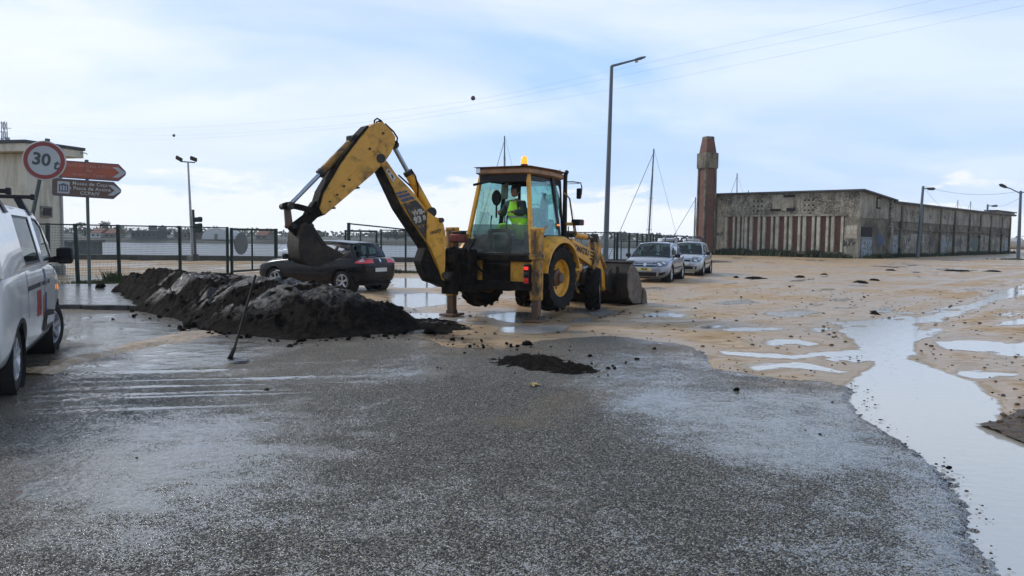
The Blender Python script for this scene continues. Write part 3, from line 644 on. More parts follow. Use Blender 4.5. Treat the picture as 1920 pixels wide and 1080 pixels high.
def far_things():
    rnd = random.Random(7)
    def house(px0, px1, py0, py1, d, mat, roofmat, label, kind='flat', wins=4):
        a = D(px0, py1, d); b = D(px1, py0, d); w = b.x - a.x; h = b.z - a.z
        r = empty('far_house', ((a.x + b.x) / 2, d, a.z), 0, label, 'house', 'low houses on the far shore')
        MB().box((0, 4, h / 2 - .2), (w, 8, h + .4)).build('wall', mat, r)
        if kind == 'flat': MB().box((0, 4, h + 0.15), (w * 1.25, 9.5, 0.3)).build('roof', roofmat, r)
        elif kind == 'gable': MB().loft([[(-w * .53, -0.4, h), (-w * .53, 8.4, h), (-w * .53, 4, h + 1.6)], [(w * .53, -0.4, h), (w * .53, 8.4, h), (w * .53, 4, h + 1.6)]]).build('roof', roofmat, r)
        for i in range(wins):
            x = -w / 2 + w * (i + 0.5) / wins
            f = MB().box((x, -0.03, h * .52), (w / wins * .42, 0.1, h * .42)).build('window', M['far_dark'], r)
            MB().box((x, -0.09, h * .52), (w / wins * .36, 0.03, h * .36)).build('pane', M['dark_glass'], f)
        return r
    h = house(246, 294, 434.5, 446.5, 266, M['far_dark'], M['far_dark'], 'low dark flat-roofed house with wide canopy on the far shore', 'flat', 5)
    MB().box((1.2, 4, 3.6), (2.0, 2.0, 1.6)).build('chimney', M['far_dark'], h)
    house(326, 352, 437, 447.5, 268, M['far_wall'], M['far_dark'], 'smaller grey flat-roofed house left of the pale floodlight pole', 'flat', 3)
    house(356, 392, 436, 448, 270, M['far_dark'], M['far_dark'], 'dark long shed right behind the traffic signal across the water', 'flat', 4)
    house(170, 188, 437, 445.5, 272, M['far_white'], M['far_roof'], 'small white gabled house farthest left across the water', 'gable', 2)
    house(196, 214, 438, 446, 272, M['far_wall'], M['far_roof'], 'small grey gabled house left of the dark flat-roofed one', 'gable', 2)
    house(480, 500, 441, 449, 272, M['far_wall'], M['far_roof'], 'small grey gabled house seen through the gate across the water', 'gable', 2)
    house(540, 556, 441, 449, 300, M['far_white'], M['far_roof'], 'tiny pale house on the far shore behind the digging bucket', 'gable', 2)
    house(800, 826, 446, 454, 300, M['far_white'], M['far_roof'], 'tiny pale house on far shore left of the digger boom foot', 'gable', 2)
    # white tunnel-roofed hall
    a = D(378, 448.5, 266); b = D(432, 428, 266); w = b.x - a.x; hh = b.z - a.z
    t = empty('tunnel_hall', ((a.x + b.x) / 2, 266, a.z), 0, 'white round-roofed hall on the far shore behind the fence', 'hall')
    arc = [(w / 2 * math.cos(math.pi * i / 14), hh * math.sin(math.pi * i / 14) ** 0.85) for i in range(15)]
    MB().loft([[(x, y, z) for x, z in arc] for y in (0, 12)]).build('shell', M['far_white'], t, smooth=30)
    MB().box((0, -0.05, hh * .25), (w * .12, .12, hh * .5)).build('door', M['far_wall'], t)
    # groves along the far shore, each tree its own
    spots = [(160, 300, 5.5, 'farthest left hazy tree on the far shore beside the hut wall'), (205, 300, 6.0, 'tallest hazy tree on the far shore left of the dark flat-roofed house'), (222, 310, 4.5, 'low hazy tree touching the left end of the dark flat-roofed house'), (310, 310, 4.5, 'hazy tree on the far shore between the two flat-roofed houses'), (440, 300, 4.0, 'hazy tree on the far shore right of the white round-roofed hall'),
             (505, 310, 4.5, 'hazy tree seen through the right half of the mesh gate'), (600, 330, 3.6, 'low hazy tree on the far shore above the black car nose'), (728, 285, 3.6, 'left tree of the low clump behind the mesh fence and boom'), (744, 287, 4.2, 'middle tree of the low clump behind the mesh fence and boom'), (762, 286, 4.0, 'right tree of the low clump behind the mesh fence and boom'), (1090, 300, 4.0, 'hazy far tree seen just right of the digger exhaust'), (1165, 300, 4.5, 'hazy far tree seen over the fence right of the street lamp')]
    for i, (px, d, h, lab) in enumerate(spots):
        p = D(px, 446, d); r = empty('far_tree', (p.x, d, -0.9), 0, lab, 'tree', 'trees along the far shore')
        MB().cyl((0, 0, -.3), (0, 0, h * .5), .25, .12, 6).build('trunk', M['bark'], r)
        mb = MB(); k = rnd.randint(4, 6)
        for _ in range(k): leaf_cloud(mb, (rnd.uniform(-.5, .5) * h * .6, rnd.uniform(-1, 1), h * rnd.uniform(.35, .8)), (h * .36, h * .3, h * .24), 42, rnd, 0.55)
        mb.build('crown', M['leaf'], r, fix=False)
    mb = MB()
    for i in range(300):
        x = rnd.uniform(-330, 260); leaf_cloud(mb, (x, rnd.uniform(360, 450), 0.4 + rnd.random() * 1.5 * (0.5 + math.sin(x * .03) ** 2)), (10, 3, .9 + 1.4 * rnd.random()), 22, rnd, 1.0)
    tag(mb.build('distant_woods', M['leaf'], fix=False), 'grey-green band of distant woods beyond the far shore', 'woods', kind='stuff')
far_things()
M['pier'] = mat_stain('pier_concrete', (0.20, 0.195, 0.17), (0.08, 0.08, 0.07), (0.30, 0.29, 0.26), 0.4)
def pier():
    r = empty('concrete_jetty', (-39.0, 60, -2.2), 0, 'pale concrete jetty block in the water beside the building', 'jetty')
    MB().box((0, 3, 1.45), (9, 7, 2.9)).build('block', M['pier'], r, bevel=.04); MB().box((0, 3, 3.0), (9.3, 7.3, .22)).build('coping', M['pier'], r, bevel=.03)
    for x in (-2.2, 1.4): MB().box((x, 0.2, 3.55), (.35, .35, .9)).build('bollard', M['dark_steel'], r, bevel=.04)
    MB().box((1.9, 1, 3.9), (1.2, .06, .9)).build('frame', M['dark_steel'], r)
pier()
def haze():
    m, nt, out = new_mat('sea_air'); v = N(nt, 'ShaderNodeVolumePrincipled', {'Color': (0.96, 0.98, 1.0, 1), 'Density': 0.00034, 'Anisotropy': 0.2}); nt.links.new(v.outputs[0], out.inputs['Volume'])
    tag(MB().box((0, 85, 18), (1200, 780, 48)).build('haze', m), kind='stuff')
haze()

# ---------------------------------------------------------------- warehouse and brick tower
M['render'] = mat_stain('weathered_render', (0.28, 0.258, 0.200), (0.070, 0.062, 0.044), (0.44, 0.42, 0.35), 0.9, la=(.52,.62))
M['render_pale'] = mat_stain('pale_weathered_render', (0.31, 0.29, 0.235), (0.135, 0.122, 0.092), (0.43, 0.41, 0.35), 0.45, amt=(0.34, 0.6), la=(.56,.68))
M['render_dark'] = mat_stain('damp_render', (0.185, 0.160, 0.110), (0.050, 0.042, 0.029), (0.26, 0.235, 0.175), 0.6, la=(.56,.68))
M['fin'] = mat_stain('limewashed_fin', (0.47, 0.44, 0.355), (0.27, 0.24, 0.18), (0.60, 0.57, 0.49), 1.2, la=(0.55, 0.7))
M['brick'] = mat_brick()
M['roofing'] = pbr('dark_roof_edge', (0.05, 0.055, 0.06), 0.7, var=0.25)
M['graffiti_black'] = pbr('black_spray_paint', (0.02, 0.02, 0.025), 0.6)
M['graffiti_blue'] = pbr('blue_spray_paint', (0.035, 0.085, 0.20), 0.6, var=0.4, vs=2)
M['graffiti_pale'] = pbr('pale_blue_paint', (0.24, 0.30, 0.33), 0.6, var=0.5, vs=2.5, dirt=(0.09, 0.09, 0.08), da=.45)
M['graffiti_teal'] = pbr('teal_spray_paint', (0.05, 0.13, 0.14), 0.6, var=0.5, vs=1.5, dirt=(0.08, .075, .05), da=.45)
def squiggle(rnd, w, h, n, r=0.03):
    mb = MB(); x = -w / 2
    for k in range(n):
        pts = []; cx = -w / 2 + w * (k + .5) / n
        for j in range(9): pts.append((cx + rnd.uniform(-.6, .6) * w / n, rnd.uniform(-.5, .5) * h))
        sm = []
        for j in range(len(pts) - 1):
            sm += [(pts[j][0] * .75 + pts[j + 1][0] * .25, pts[j][1] * .75 + pts[j + 1][1] * .25), (pts[j][0] * .25 + pts[j + 1][0] * .75, pts[j][1] * .25 + pts[j + 1][1] * .75)]
        for (a, b), (c, d) in zip(sm[:-1], sm[1:]):
            v = Vector((c - a, d - b)); L = v.length
            if L < 1e-4: continue
            nn = Vector((-v.y, v.x)) / L * r
            mb.add([(a + nn.x, b + nn.y, 0), (a - nn.x, b - nn.y, 0), (c - nn.x, d - nn.y, 0), (c + nn.x, d + nn.y, 0)], [(0, 1, 2, 3)])
    return mb
def on_wall(mb, o, ex, ey, ez):
    o, ex, ey, ez = map(Vector, (o, ex, ey, ez)); mb.v = [tuple(o + ex * v[0] + ey * v[1] + ez * (v[2] + 0.004 + 0.0006 * i % 0.004)) for i, v in enumerate(mb.v)]; return mb
WC = (30.56, 69.92); WRZ = math.atan2(.724, .69)
def front_s(px):
    t = (px - 960) / FPX; return (WC[0] - t * WC[1]) / (.724 + .69 * t)
def side_s(px):
    t = (px - 960) / FPX; return (WC[0] - t * WC[1]) / (.724 * t - .69)
def warehouse():
    rnd = random.Random(3)
    r = empty('warehouse', (*WC, 0), WRZ, 'long derelict grey warehouse with brick and white fin front across the lot', 'warehouse')
    FL = front_s(1335); SL = side_s(1890); BL = side_s(1664)
    yL = front_s(1357); y0 = front_s(1580)
    # front: frame wall with the fin bay recessed
    MB().box((0.25, FL / 2, 4.9), (0.5, FL, 2.2)).build('front_wall', M['render'], r)
    MB().box((0.25, (FL + yL) / 2, 1.9), (0.5, FL - yL, 3.8)).build('front_pier', M['render_pale'], r)
    MB().box((0.25, y0 / 2, 1.9), (0.5, y0, 3.8)).build('front_pier', M['render_pale'], r)
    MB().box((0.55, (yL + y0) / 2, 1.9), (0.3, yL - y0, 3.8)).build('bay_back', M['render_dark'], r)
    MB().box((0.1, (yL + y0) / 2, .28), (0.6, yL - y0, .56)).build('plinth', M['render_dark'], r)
    seq = [(250, 280, 'f'), (285, 345, 'b'), (350, 376, 'f'), (405, 440, 'f'), (441, 464, 'b'), (465, 490, 'f'), (491, 499, 'b'), (500, 535, 'f'), (565, 601, 'f'), (604, 666, 'b'), (669, 700, 'f'), (730, 767, 'f'), (770, 836, 'b'), (838, 866, 'f'), (895, 936, 'f'), (939, 1006, 'b'), (1009, 1041, 'f'),
           (1070, 1111, 'f'), (1114, 1181, 'b'), (1184, 1216, 'f'), (1245, 1287, 'f'), (1290, 1360, 'b'), (1363, 1396, 'f'), (1425, 1468, 'f'), (1472, 1541, 'b'), (1544, 1576, 'f'), (1610, 1651, 'f'), (1654, 1731, 'b'), (1734, 1770, 'f')]
    for a, b, k in seq:
        ya, yb = front_s(1320 + a / 6.857), front_s(1320 + b / 6.857); w = ya - yb; c = (ya + yb) / 2
        if k == 'f': MB().box((0.20, c, 2.17), (0.44, w, 3.22)).build('fin', M['fin'], r, bevel=.02)
        else: MB().box((0.33, c, 2.17), (0.16, w + .02, 3.22)).build('brick_infill', M['brick'], r)
    MB().box((-0.03, (yL + y0) / 2, 3.86), (0.10, yL - y0 + .3, .16)).build('lintel', M['render_pale'], r, bevel=.01)
    # old sign panel, vent grids
    ya, yb = front_s(1444), front_s(1484)
    MB().box((-0.04, (ya + yb) / 2, 5.05), (0.09, ya - yb, 1.5)).build('old_sign_panel', M['render_pale'], r, bevel=.01)
    for px, w, z, h in ((1451, 1.05, 4.38, .22), (1479, .8, 4.42, .3), (1475, 1.1, 5.68, .24)): MB().box((-0.088, front_s(px), z), (0.02, w, h)).build('dark_patch', M['hole'], r)
    for cx in (1417, 1512):
        for i in range(3):
            for j in range(3): MB().box((0.0, front_s(cx + (i - 1) * 7.6), 5.25 - j * .46), (0.03, .17, .15)).build('vent_hole', M['hole'], r)
    MB().prism([(-.35, -.15), (FL + .2, -.15), (FL + .2, 14), (-.35, 14)], (0, 0, 6.02), (0, 1, 0), (1, 0, 0), (0, 0, 1), .12).build  # (roof follows)
    # end block on the long side, roof falling back
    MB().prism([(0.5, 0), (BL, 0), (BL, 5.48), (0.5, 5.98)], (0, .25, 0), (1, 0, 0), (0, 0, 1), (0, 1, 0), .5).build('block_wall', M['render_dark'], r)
    MB().prism([(0.0, 3.62), (BL, 3.62), (BL, 5.49), (0.0, 5.99)], (0, -.03, 0), (1, 0, 0), (0, 0, 1), (0, 1, 0), .06).build('block_upper_render', M['render_pale'], r)
    mb = MB(); mb.loft([[(-.35, -.5, 5.98), (BL + .7, -.5, 5.40), (BL + .7, -.5, 5.53), (-.35, -.5, 6.12)], [(-.35, FL + .1, 5.98), (BL + .7, FL + .1, 5.40), (BL + .7, FL + .1, 5.53), (-.35, FL + .1, 6.12)]]); mb.build('block_roof', M['roofing'], r)
    MB().box((BL - .15, -.14, 2.75), (.75, .34, 5.45)).build('pilaster', M['render'], r, bevel=.02)
    wpx = side_s(1640); f = MB().box((wpx, -.09, 5.05), (1.05, .08, 1.0)).build('window', M['hole'], r); MB().box((wpx, -.15, 5.05), (.8, .03, .76)).build('pane', M['render_pale'], f)
    # door and the neighbouring openings
    dx0, dx1 = side_s(1611), side_s(1631)
    MB().box(((dx0 + dx1) / 2, -.03, 2.35), (dx1 - dx0, .05, .95)).build('door_head', M['hole'], r)
    d = MB().box(((dx0 + dx1) / 2, -.05, .98), (dx1 - dx0, .09, 1.9)).build('door', M['graffiti_pale'], r)
    MB().box((dx1 - .25, -.11, 1.0), (.06, .05, .16)).build('handle', M['dark_steel'], d)
    # long lower wall
    H = 5.25
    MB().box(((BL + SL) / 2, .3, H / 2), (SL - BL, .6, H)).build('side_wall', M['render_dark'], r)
    MB().box(((BL + SL) / 2, -.035, (3.5 + H) / 2), (SL - BL, .07, H - 3.5)).build('side_upper_render', M['render_pale'], r)
    MB().box(((BL + SL) / 2, -.06, 2.72), (SL - BL, .12, .16)).build('ledge', M['render_dark'], r, bevel=.02)
    MB().box(((BL + SL) / 2, .3, H + .07), (SL - BL, 1.5, .16)).build('roof_edge', M['roofing'], r)
    MB().box((SL - 5.2, .2, H + .26), (10.6, 1.2, .22)).build('end_parapet', M['render_pale'], r); MB().box((SL - 5.2, .15, H + .44), (11.0, 1.6, .13)).build('end_roof', M['roofing'], r)
    cuts = [1684, 1722, 1758, 1784, 1812, 1832, 1852, 1873, 1888]
    xs = [side_s(p) for p in cuts]
    for x in xs: MB().box((x, -.09, 2.5), (.42, .2, 5.0)).build('pilaster', M['render_dark'], r, bevel=.02)
    mats = ['graffiti_pale', 'render', 'render_dark', 'graffiti_pale', 'render_pale', 'graffiti_teal', 'render', 'render_dark']
    edges = [BL + .3] + xs
    for i, (a, b) in enumerate(zip(edges[:-1], edges[1:])):
        n = 2 if b - a > 3.5 else 1
        for j in range(n):
            x0 = a + .35 + (b - a - .7) * j / n; x1 = a + .35 + (b - a - .7) * (j + .86) / n
            mm = M[rnd.choice(['render', 'render', 'render_dark', 'render_pale'])] if (i + j) % 3 else M[mats[i % 8]]
            hh = rnd.uniform(1.9, 2.35)
            MB().box(((x0 + x1) / 2, -.015, hh / 2 + .15), (x1 - x0, .05, hh)).build('blocked_opening', mm, r)
    # tags and sprays
    on_wall(squiggle(rnd, 1.3, .55, 4), (-.001, front_s(1343), 2.05), (0, -1, 0), (0, 0, 1), (-1, 0, 0)).build('graffiti', M['graffiti_black'], r, fix=False)
    on_wall(squiggle(rnd, 1.2, .9, 5, .035), (-.001, front_s(1590), 1.3), (0, -1, 0), (0, 0, 1), (-1, 0, 0)).build('graffiti', M['graffiti_black'], r, fix=False)
    MB().box((-.03, front_s(1594), 2.35), (.05, .95, 1.15)).build('whitewash_patch', M['fin'], r)
    on_wall(squiggle(rnd, 1.6, 1.2, 5, .07), (side_s(1648), -.02, 1.7), (1, 0, 0), (0, 0, 1), (0, -1, 0)).build('graffiti', M['graffiti_blue'], r, fix=False)
    for px, w, m in ((1692, 3.0, 'graffiti_black'), (1700, 2.5, 'fin'), (1742, 1.8, 'graffiti_black'), (1775, 2.6, 'graffiti_pale'), (1795, 2.4, 'graffiti_black'), (1825, 5.0, 'graffiti_teal')):
        on_wall(squiggle(rnd, w, 1.3, 5, .07), (side_s(px), -.05, 1.4), (1, 0, 0), (0, 0, 1), (0, -1, 0)).build('graffiti', M[m], r, fix=False)
    for px in (1694, 1705, 1715, 1738, 1752, 1765, 1772, 1780, 1803, 1818):
        on_wall(squiggle(rnd, .7, rnd.uniform(.7, 1.2), 1, .06), (side_s(px), -.075, 4.35), (1, 0, 0), (0, 0, 1), (0, -1, 0)).build('crack_stain', M['render_dark'], r, fix=False)
    MB().box((.7, FL - .05, 3), (.5, .5, 6)).build('corner_post', M['render_dark'], r)
    MB().box((7, FL - .2, 3), (14, .4, 6)).build('rear_wall', M['render_dark'], r)
    MB().box(((BL + SL) / 2, FL / 2, H - .05), (SL - BL, FL, .1)).build('flat_roof', M['roofing'], r)
    MB().box((SL, FL / 2, H / 2), (.4, FL, H)).build('end_wall', M['render_dark'], r)
    MB().box(((BL + SL) / 2, FL, H / 2), (SL - BL, .4, H)).build('rear_wall', M['render_dark'], r)
    for i, px in enumerate((1345, 1427, 1523)):
        p = front_s(px) if px > 1336 else FL
        MB().cyl((6 + 2 * i, p, 5.6), (6 + 2 * i, p, 6.7 - .1 * i), .05, n=6).build('roof_vent', M['galv'], r)
warehouse()
def tower():
    c = D(1322, 470, 78.6)
    r = empty('brick_tower', (c.x, c.y, 0), WRZ - rad(24), 'tall tapering red brick tower standing at the left end of the warehouse', 'tower')
    w = 0.60
    MB().loft([[(sx * a, sy * a, z) for sx, sy in ((-1, -1), (1, -1), (1, 1), (-1, 1))] for z, a in ((0, w * 1.04), (8.6, w * .94))]).build('shaft', M['brick'], r)
    for sx, sy in ((-1, -1), (1, -1), (-1, 1), (1, 1)):
        MB().loft([[(sx * (a - .02) + dx * .11, sy * (a - .02) + dy * .11, z) for dx, dy in ((-1, -1), (1, -1), (1, 1), (-1, 1))] for z, a in ((0, w * 1.04), (8.6, w * .94))]).build('rib', M['render_dark'], r)
    MB().box((0, 0, 9.25), (1.5, 1.5, 1.5)).build('collar', M['render_dark'], r, bevel=.04)
    MB().box((0, 0, 8.55), (1.40, 1.40, .16)).build('string_course', M['render'], r, bevel=.02)
    MB().loft([[(sx * a, sy * a, z) for sx, sy in ((-1, -1), (1, -1), (1, 1), (-1, 1))] for z, a in ((10.0, .60), (11.35, .42))]).build('cap', M['brick'], r)
    MB().loft([[(sx * a, sy * a, z) for sx, sy in ((-1, -1), (1, -1), (1, 1), (-1, 1))] for z, a in ((11.35, .45), (11.62, .40))]).build('finial', M['render_dark'], r, bevel=.03)
tower()
def left_building():
    rz = rad(-14); c = D(52, 430, 28.0); r = empty('pump_house', (c.x, c.y, 0), rz, 'small cream hut with overhanging flat roof behind the round weight sign', 'building')
    M['cream'] = mat_stain('cream_render', (0.56, 0.53, 0.43), (0.36, 0.335, 0.26), (0.62, 0.60, 0.51), 0.5, bump=0.12, amt=(.26, .46), la=(.66, .8))
    zt = D(50, 263, 27.6).z; lx = Matrix.Rotation(rz, 3, 'Z') @ Vector((1, 0, 0)); ly = Matrix.Rotation(rz, 3, 'Z') @ Vector((0, 1, 0))
    dep = next(t for t in np.arange(.5, 9, .02) if (c + ly * t).x / (c + ly * t).y > (120 - 960) / FPX)
    MB().box((-3.5, dep / 2, zt / 2 - .2), (7, dep, zt - .4)).build('wall', M['cream'], r, bevel=.02)
    MB().box((-3.5, dep / 2, zt - .25), (8.0, dep + 1.0, .28)).build('roof_slab', M['cream'], r, bevel=.015); MB().box((-3.5, dep / 2, zt - .055), (8.1, dep + 1.1, .11)).build('roof_edge', M['roofing'], r, bevel=.01)
    p = HIT(86, 397, c, lx); ty = (p - c).dot(ly)
    f = MB().box((.02, ty, p.z), (.08, .50, .40)).build('window', M['concrete'], r, bevel=.01); MB().box((.07, ty, p.z), (.04, .34, .27)).build('pane', M['dark_glass'], f)
    MB().tube([(.5, dep + .35, zt - .2), (.66, dep + .42, zt - .2), (.72, dep + .44, zt - .25)], .018, 6).build('gutter_spout', M['galv'], r)
    MB().tube([(.05, dep - .12, zt - .4), (.06, dep - .12, .0)], .04, 8).build('downpipe', M['pale_pole'], r); MB().box((-3.5, -.02, .18), (7.06, .06, .36)).build('plinth', M['concrete'], r); MB().box((.02, dep / 2, .18), (.06, dep - .05, .36)).build('plinth', M['concrete'], r)
left_building()

# ---------------------------------------------------------------- fences and gates
def lpx(px, A, B):
    t = (px - 960) / FPX; ex, ey = B[0] - A[0], B[1] - A[1]; s = (t * A[1] - A[0]) / (ex - t * ey); return Vector((A[0] + s * ex, A[1] + s * ey, 0))
def mesh_panel(name, a, b, z0, z1, parent, sx=0.055, sz=0.075, r=0.0042):
    a = Vector(a); b = Vector(b); d = b - a; L = d.length; d.normalize(); mb = MB(); n = int(L / sx); k = int((z1 - z0) / sz); s = Vector((-d.y, d.x, 0))
    def strip(p, q, w):   # a wire with three sides
        t = (q - p).normalized(); u = s; v = t.cross(u)
        ring = [u * w, (u * -.5 + v * .87) * w, (u * -.5 - v * .87) * w]
        mb.add([p + x for x in ring] + [q + x for x in ring], [(0, 1, 4, 3), (1, 2, 5, 4), (2, 0, 3, 5)])
    for i in range(n + 1): p = a + d * (L * i / n); strip(p + Vector((0, 0, z0)), p + Vector((0, 0, z1)), r)
    for j in range(k + 1): z = Vector((0, 0, z0 + (z1 - z0) * j / k)); strip(a + z + s * .004, b + z + s * .004, r)
    return mb.build(name, M['wire'], parent, fix=False)
def fence_run(pts, H, label, post=0.07, lean=None, top=True, z0=.06, sx=.055, wr=.0042):
    r = empty('mesh_fence', (0, 0, 0), 0, label, 'fence')
    for i, p in enumerate(pts):
        l = (lean or {}).get(i, (0, 0))
        MB().bar((p.x, p.y, -.1), (p.x + l[0], p.y + l[1], H + .03), post, post).build('post', M['fence'], r, bevel=.006)
    for a, b in zip(pts[:-1], pts[1:]):
        w = mesh_panel('wire_mesh', a, b, z0, H - .02, r, sx, .075, wr); w['kind'] = 'stuff'
        if top: MB().bar((a.x, a.y, H), (b.x, b.y, H), .035, .035).build('top_rail', M['fence'], r)
    return r
FA, FB = (-13.36, 24.2), (-11.23, 31.29)
fl = [Vector((-24, 22.6, 0)), Vector((-20.8, 22.8, 0)), Vector((-17.4, 23.0, 0))] + [lpx(p, FA, FB) for p in (90, 145, 223, 337, 426)]
fence_run(fl, 1.86, 'green mesh fence running from the cream building to the gate', .09, {4: (-.06, 0), 5: (-.03, 0)})
def gate():
    a, b = lpx(434, FA, FB), lpx(517, FA, FB); d = (b - a).normalized()
    r = empty('mesh_gate', tuple(a), 0, 'green framed mesh gate carrying a grey disc, behind the black car', 'gate')
    L = (b - a).length; o = Vector((0, 0, 0)); e = d * L
    for p, w in ((o, .10), (e, .13)): MB().bar((p.x, p.y, -.1), (p.x, p.y, 1.86), w, w).build('post', M['fence'], r, bevel=.008)
    q = d * (L * .44); MB().bar((q.x, q.y, .12), (q.x, q.y, 1.80), .06, .06).build('upright', M['fence'], r)
    MB().bar(o + d * .06 + Vector((0, 0, 1.80)), e - d * .07 + Vector((0, 0, 1.80)), .06, .09).build('top_rail', M['fence'], r); MB().bar(o + d * .06 + Vector((0, 0, .12)), e - d * .07 + Vector((0, 0, .12)), .06, .08).build('bottom_rail', M['fence'], r)
    w = mesh_panel('wire_mesh', o + d * .05, e - d * .05, .15, 1.77, r, .05, .12); w['kind'] = 'stuff'
    n = Vector((d.y, -d.x, 0)); c = HIT(452, 457, a + n * .06, n)
    g = empty('disc_sign', tuple(c), 0, 'round grey disc sign hung on the left half of the mesh gate', 'sign')
    M['disc'] = pbr('grey_disc', (0.115, 0.125, 0.12), 0.5, var=.15)
    MB().cyl(-n * .008, n * .012, .44, n=40).build('disc', M['disc'], g)
    for s in (-.15, .15): MB().bar(-n * .03 + d * s + Vector((0, 0, -.38)), -n * .03 + d * s + Vector((0, 0, .38)), .03, .025).build('bracket', M['dark_steel'], g)
gate()
RA, RB, RC, RD = (-7.28, 35.0), (0.97, 36.0), (4.26, 33.0), (11.27, 60.0)
p2 = [lpx(p, RA, RB) for p in (714, 760, 800, 838, 876, 925, 970)] + [Vector((*RB, 0)), Vector((2.4, 34.7, 0)), Vector((*RC, 0))]
fence_run(p2, 1.86, 'green mesh fence along the water behind the digger', .075)
p3 = [Vector((*RC, 0))] + [lpx(p, RC, RD) for p in (1178, 1193, 1203, 1211, 1218, 1223.5, 1228, 1232, 1235.3, 1238)]
p3[0] = p3[0] + Vector((.12, .1, 0))
fence_run(p3, 1.86, 'green mesh fence running away behind the two silver cars', .10, sx=.16, wr=.003)
fence_run([Vector((5.5, 40, 0)), Vector((7.6, 40.6, 0)), Vector((9.4, 47.5, 0)), Vector((11.0, 54, 0)), Vector((12.2, 59, 0))], 1.45, 'lower inner mesh fence seen through the fence by the cars', .06, sx=.16, wr=.003)
def slide_gate():
    a, b = Vector((-7.40, 35.0, 0)), Vector((-6.05, 35.15, 0)); d = (b - a).normalized()
    r = empty('sliding_gate', tuple(a), 0, 'half-hidden green sliding gate with tall post and sloping brace behind the car roof', 'gate')
    e = b - a; t = d * .16
    MB().bar((0, 0, -.1), (0, 0, 1.84), .08, .08).build('post', M['fence'], r, bevel=.006); MB().bar((e.x, e.y, -.1), (e.x, e.y, 1.84), .09, .09).build('post', M['fence'], r, bevel=.006)
    MB().bar((0, 0, 1.80), e + Vector((0, 0, 1.80)), .07, .08).build('top_rail', M['fence'], r); MB().bar((0, 0, .15), e + Vector((0, 0, .15)), .07, .08).build('bottom_rail', M['fence'], r)
    MB().bar(e * .48 + Vector((0, 0, .15)), e * .48 + Vector((0, 0, 1.8)), .05, .05).build('upright', M['fence'], r)
    w = mesh_panel('wire_mesh', d * .03, e - d * .03, .18, 1.77, r, .05, .12); w['kind'] = 'stuff'
    n = Vector((d.y, -d.x, 0)); q = t + n * .14
    MB().bar((q.x, q.y, -.1), (q.x, q.y, 2.16), .13, .13).build('tall_post', M['fence'], r, bevel=.01)
    s = Vector((-4.15, 35.3, 1.84)) - a; MB().bar((q.x, q.y, 2.12), s, .05, .06).build('brace', M['fence'], r)
slide_gate()

# ---------------------------------------------------------------- signs
M['sign_white'] = pbr('dulled_white_sheet', (0.36, 0.39, 0.40), 0.45, var=.08)
M['sign_rim'] = pbr('sign_rim', (0.42, 0.43, 0.41), 0.5)
M['sign_red'] = pbr('faded_red_sheet', (0.22, 0.038, 0.032), 0.5, var=.15)
M['sign_black'] = pbr('faded_black', (0.045, 0.06, 0.06), 0.5)
M['sign_orange'] = pbr('faded_orange_red_sheet', (0.40, 0.085, 0.035), 0.5, var=.25, vs=2, dirt=(.25, .09, .06), da=.5)
M['sign_brown'] = pbr('brown_sheet', (0.105, 0.062, 0.040), 0.5, var=.1)
M['sign_edge'] = pbr('blue_grey_edge', (0.07, 0.075, 0.11), 0.5)
M['faded_text'] = pbr('worn_lettering', (0.40, 0.20, 0.155), 0.6)
M['pale_text'] = pbr('pale_lettering', (0.42, 0.42, 0.41), 0.6)
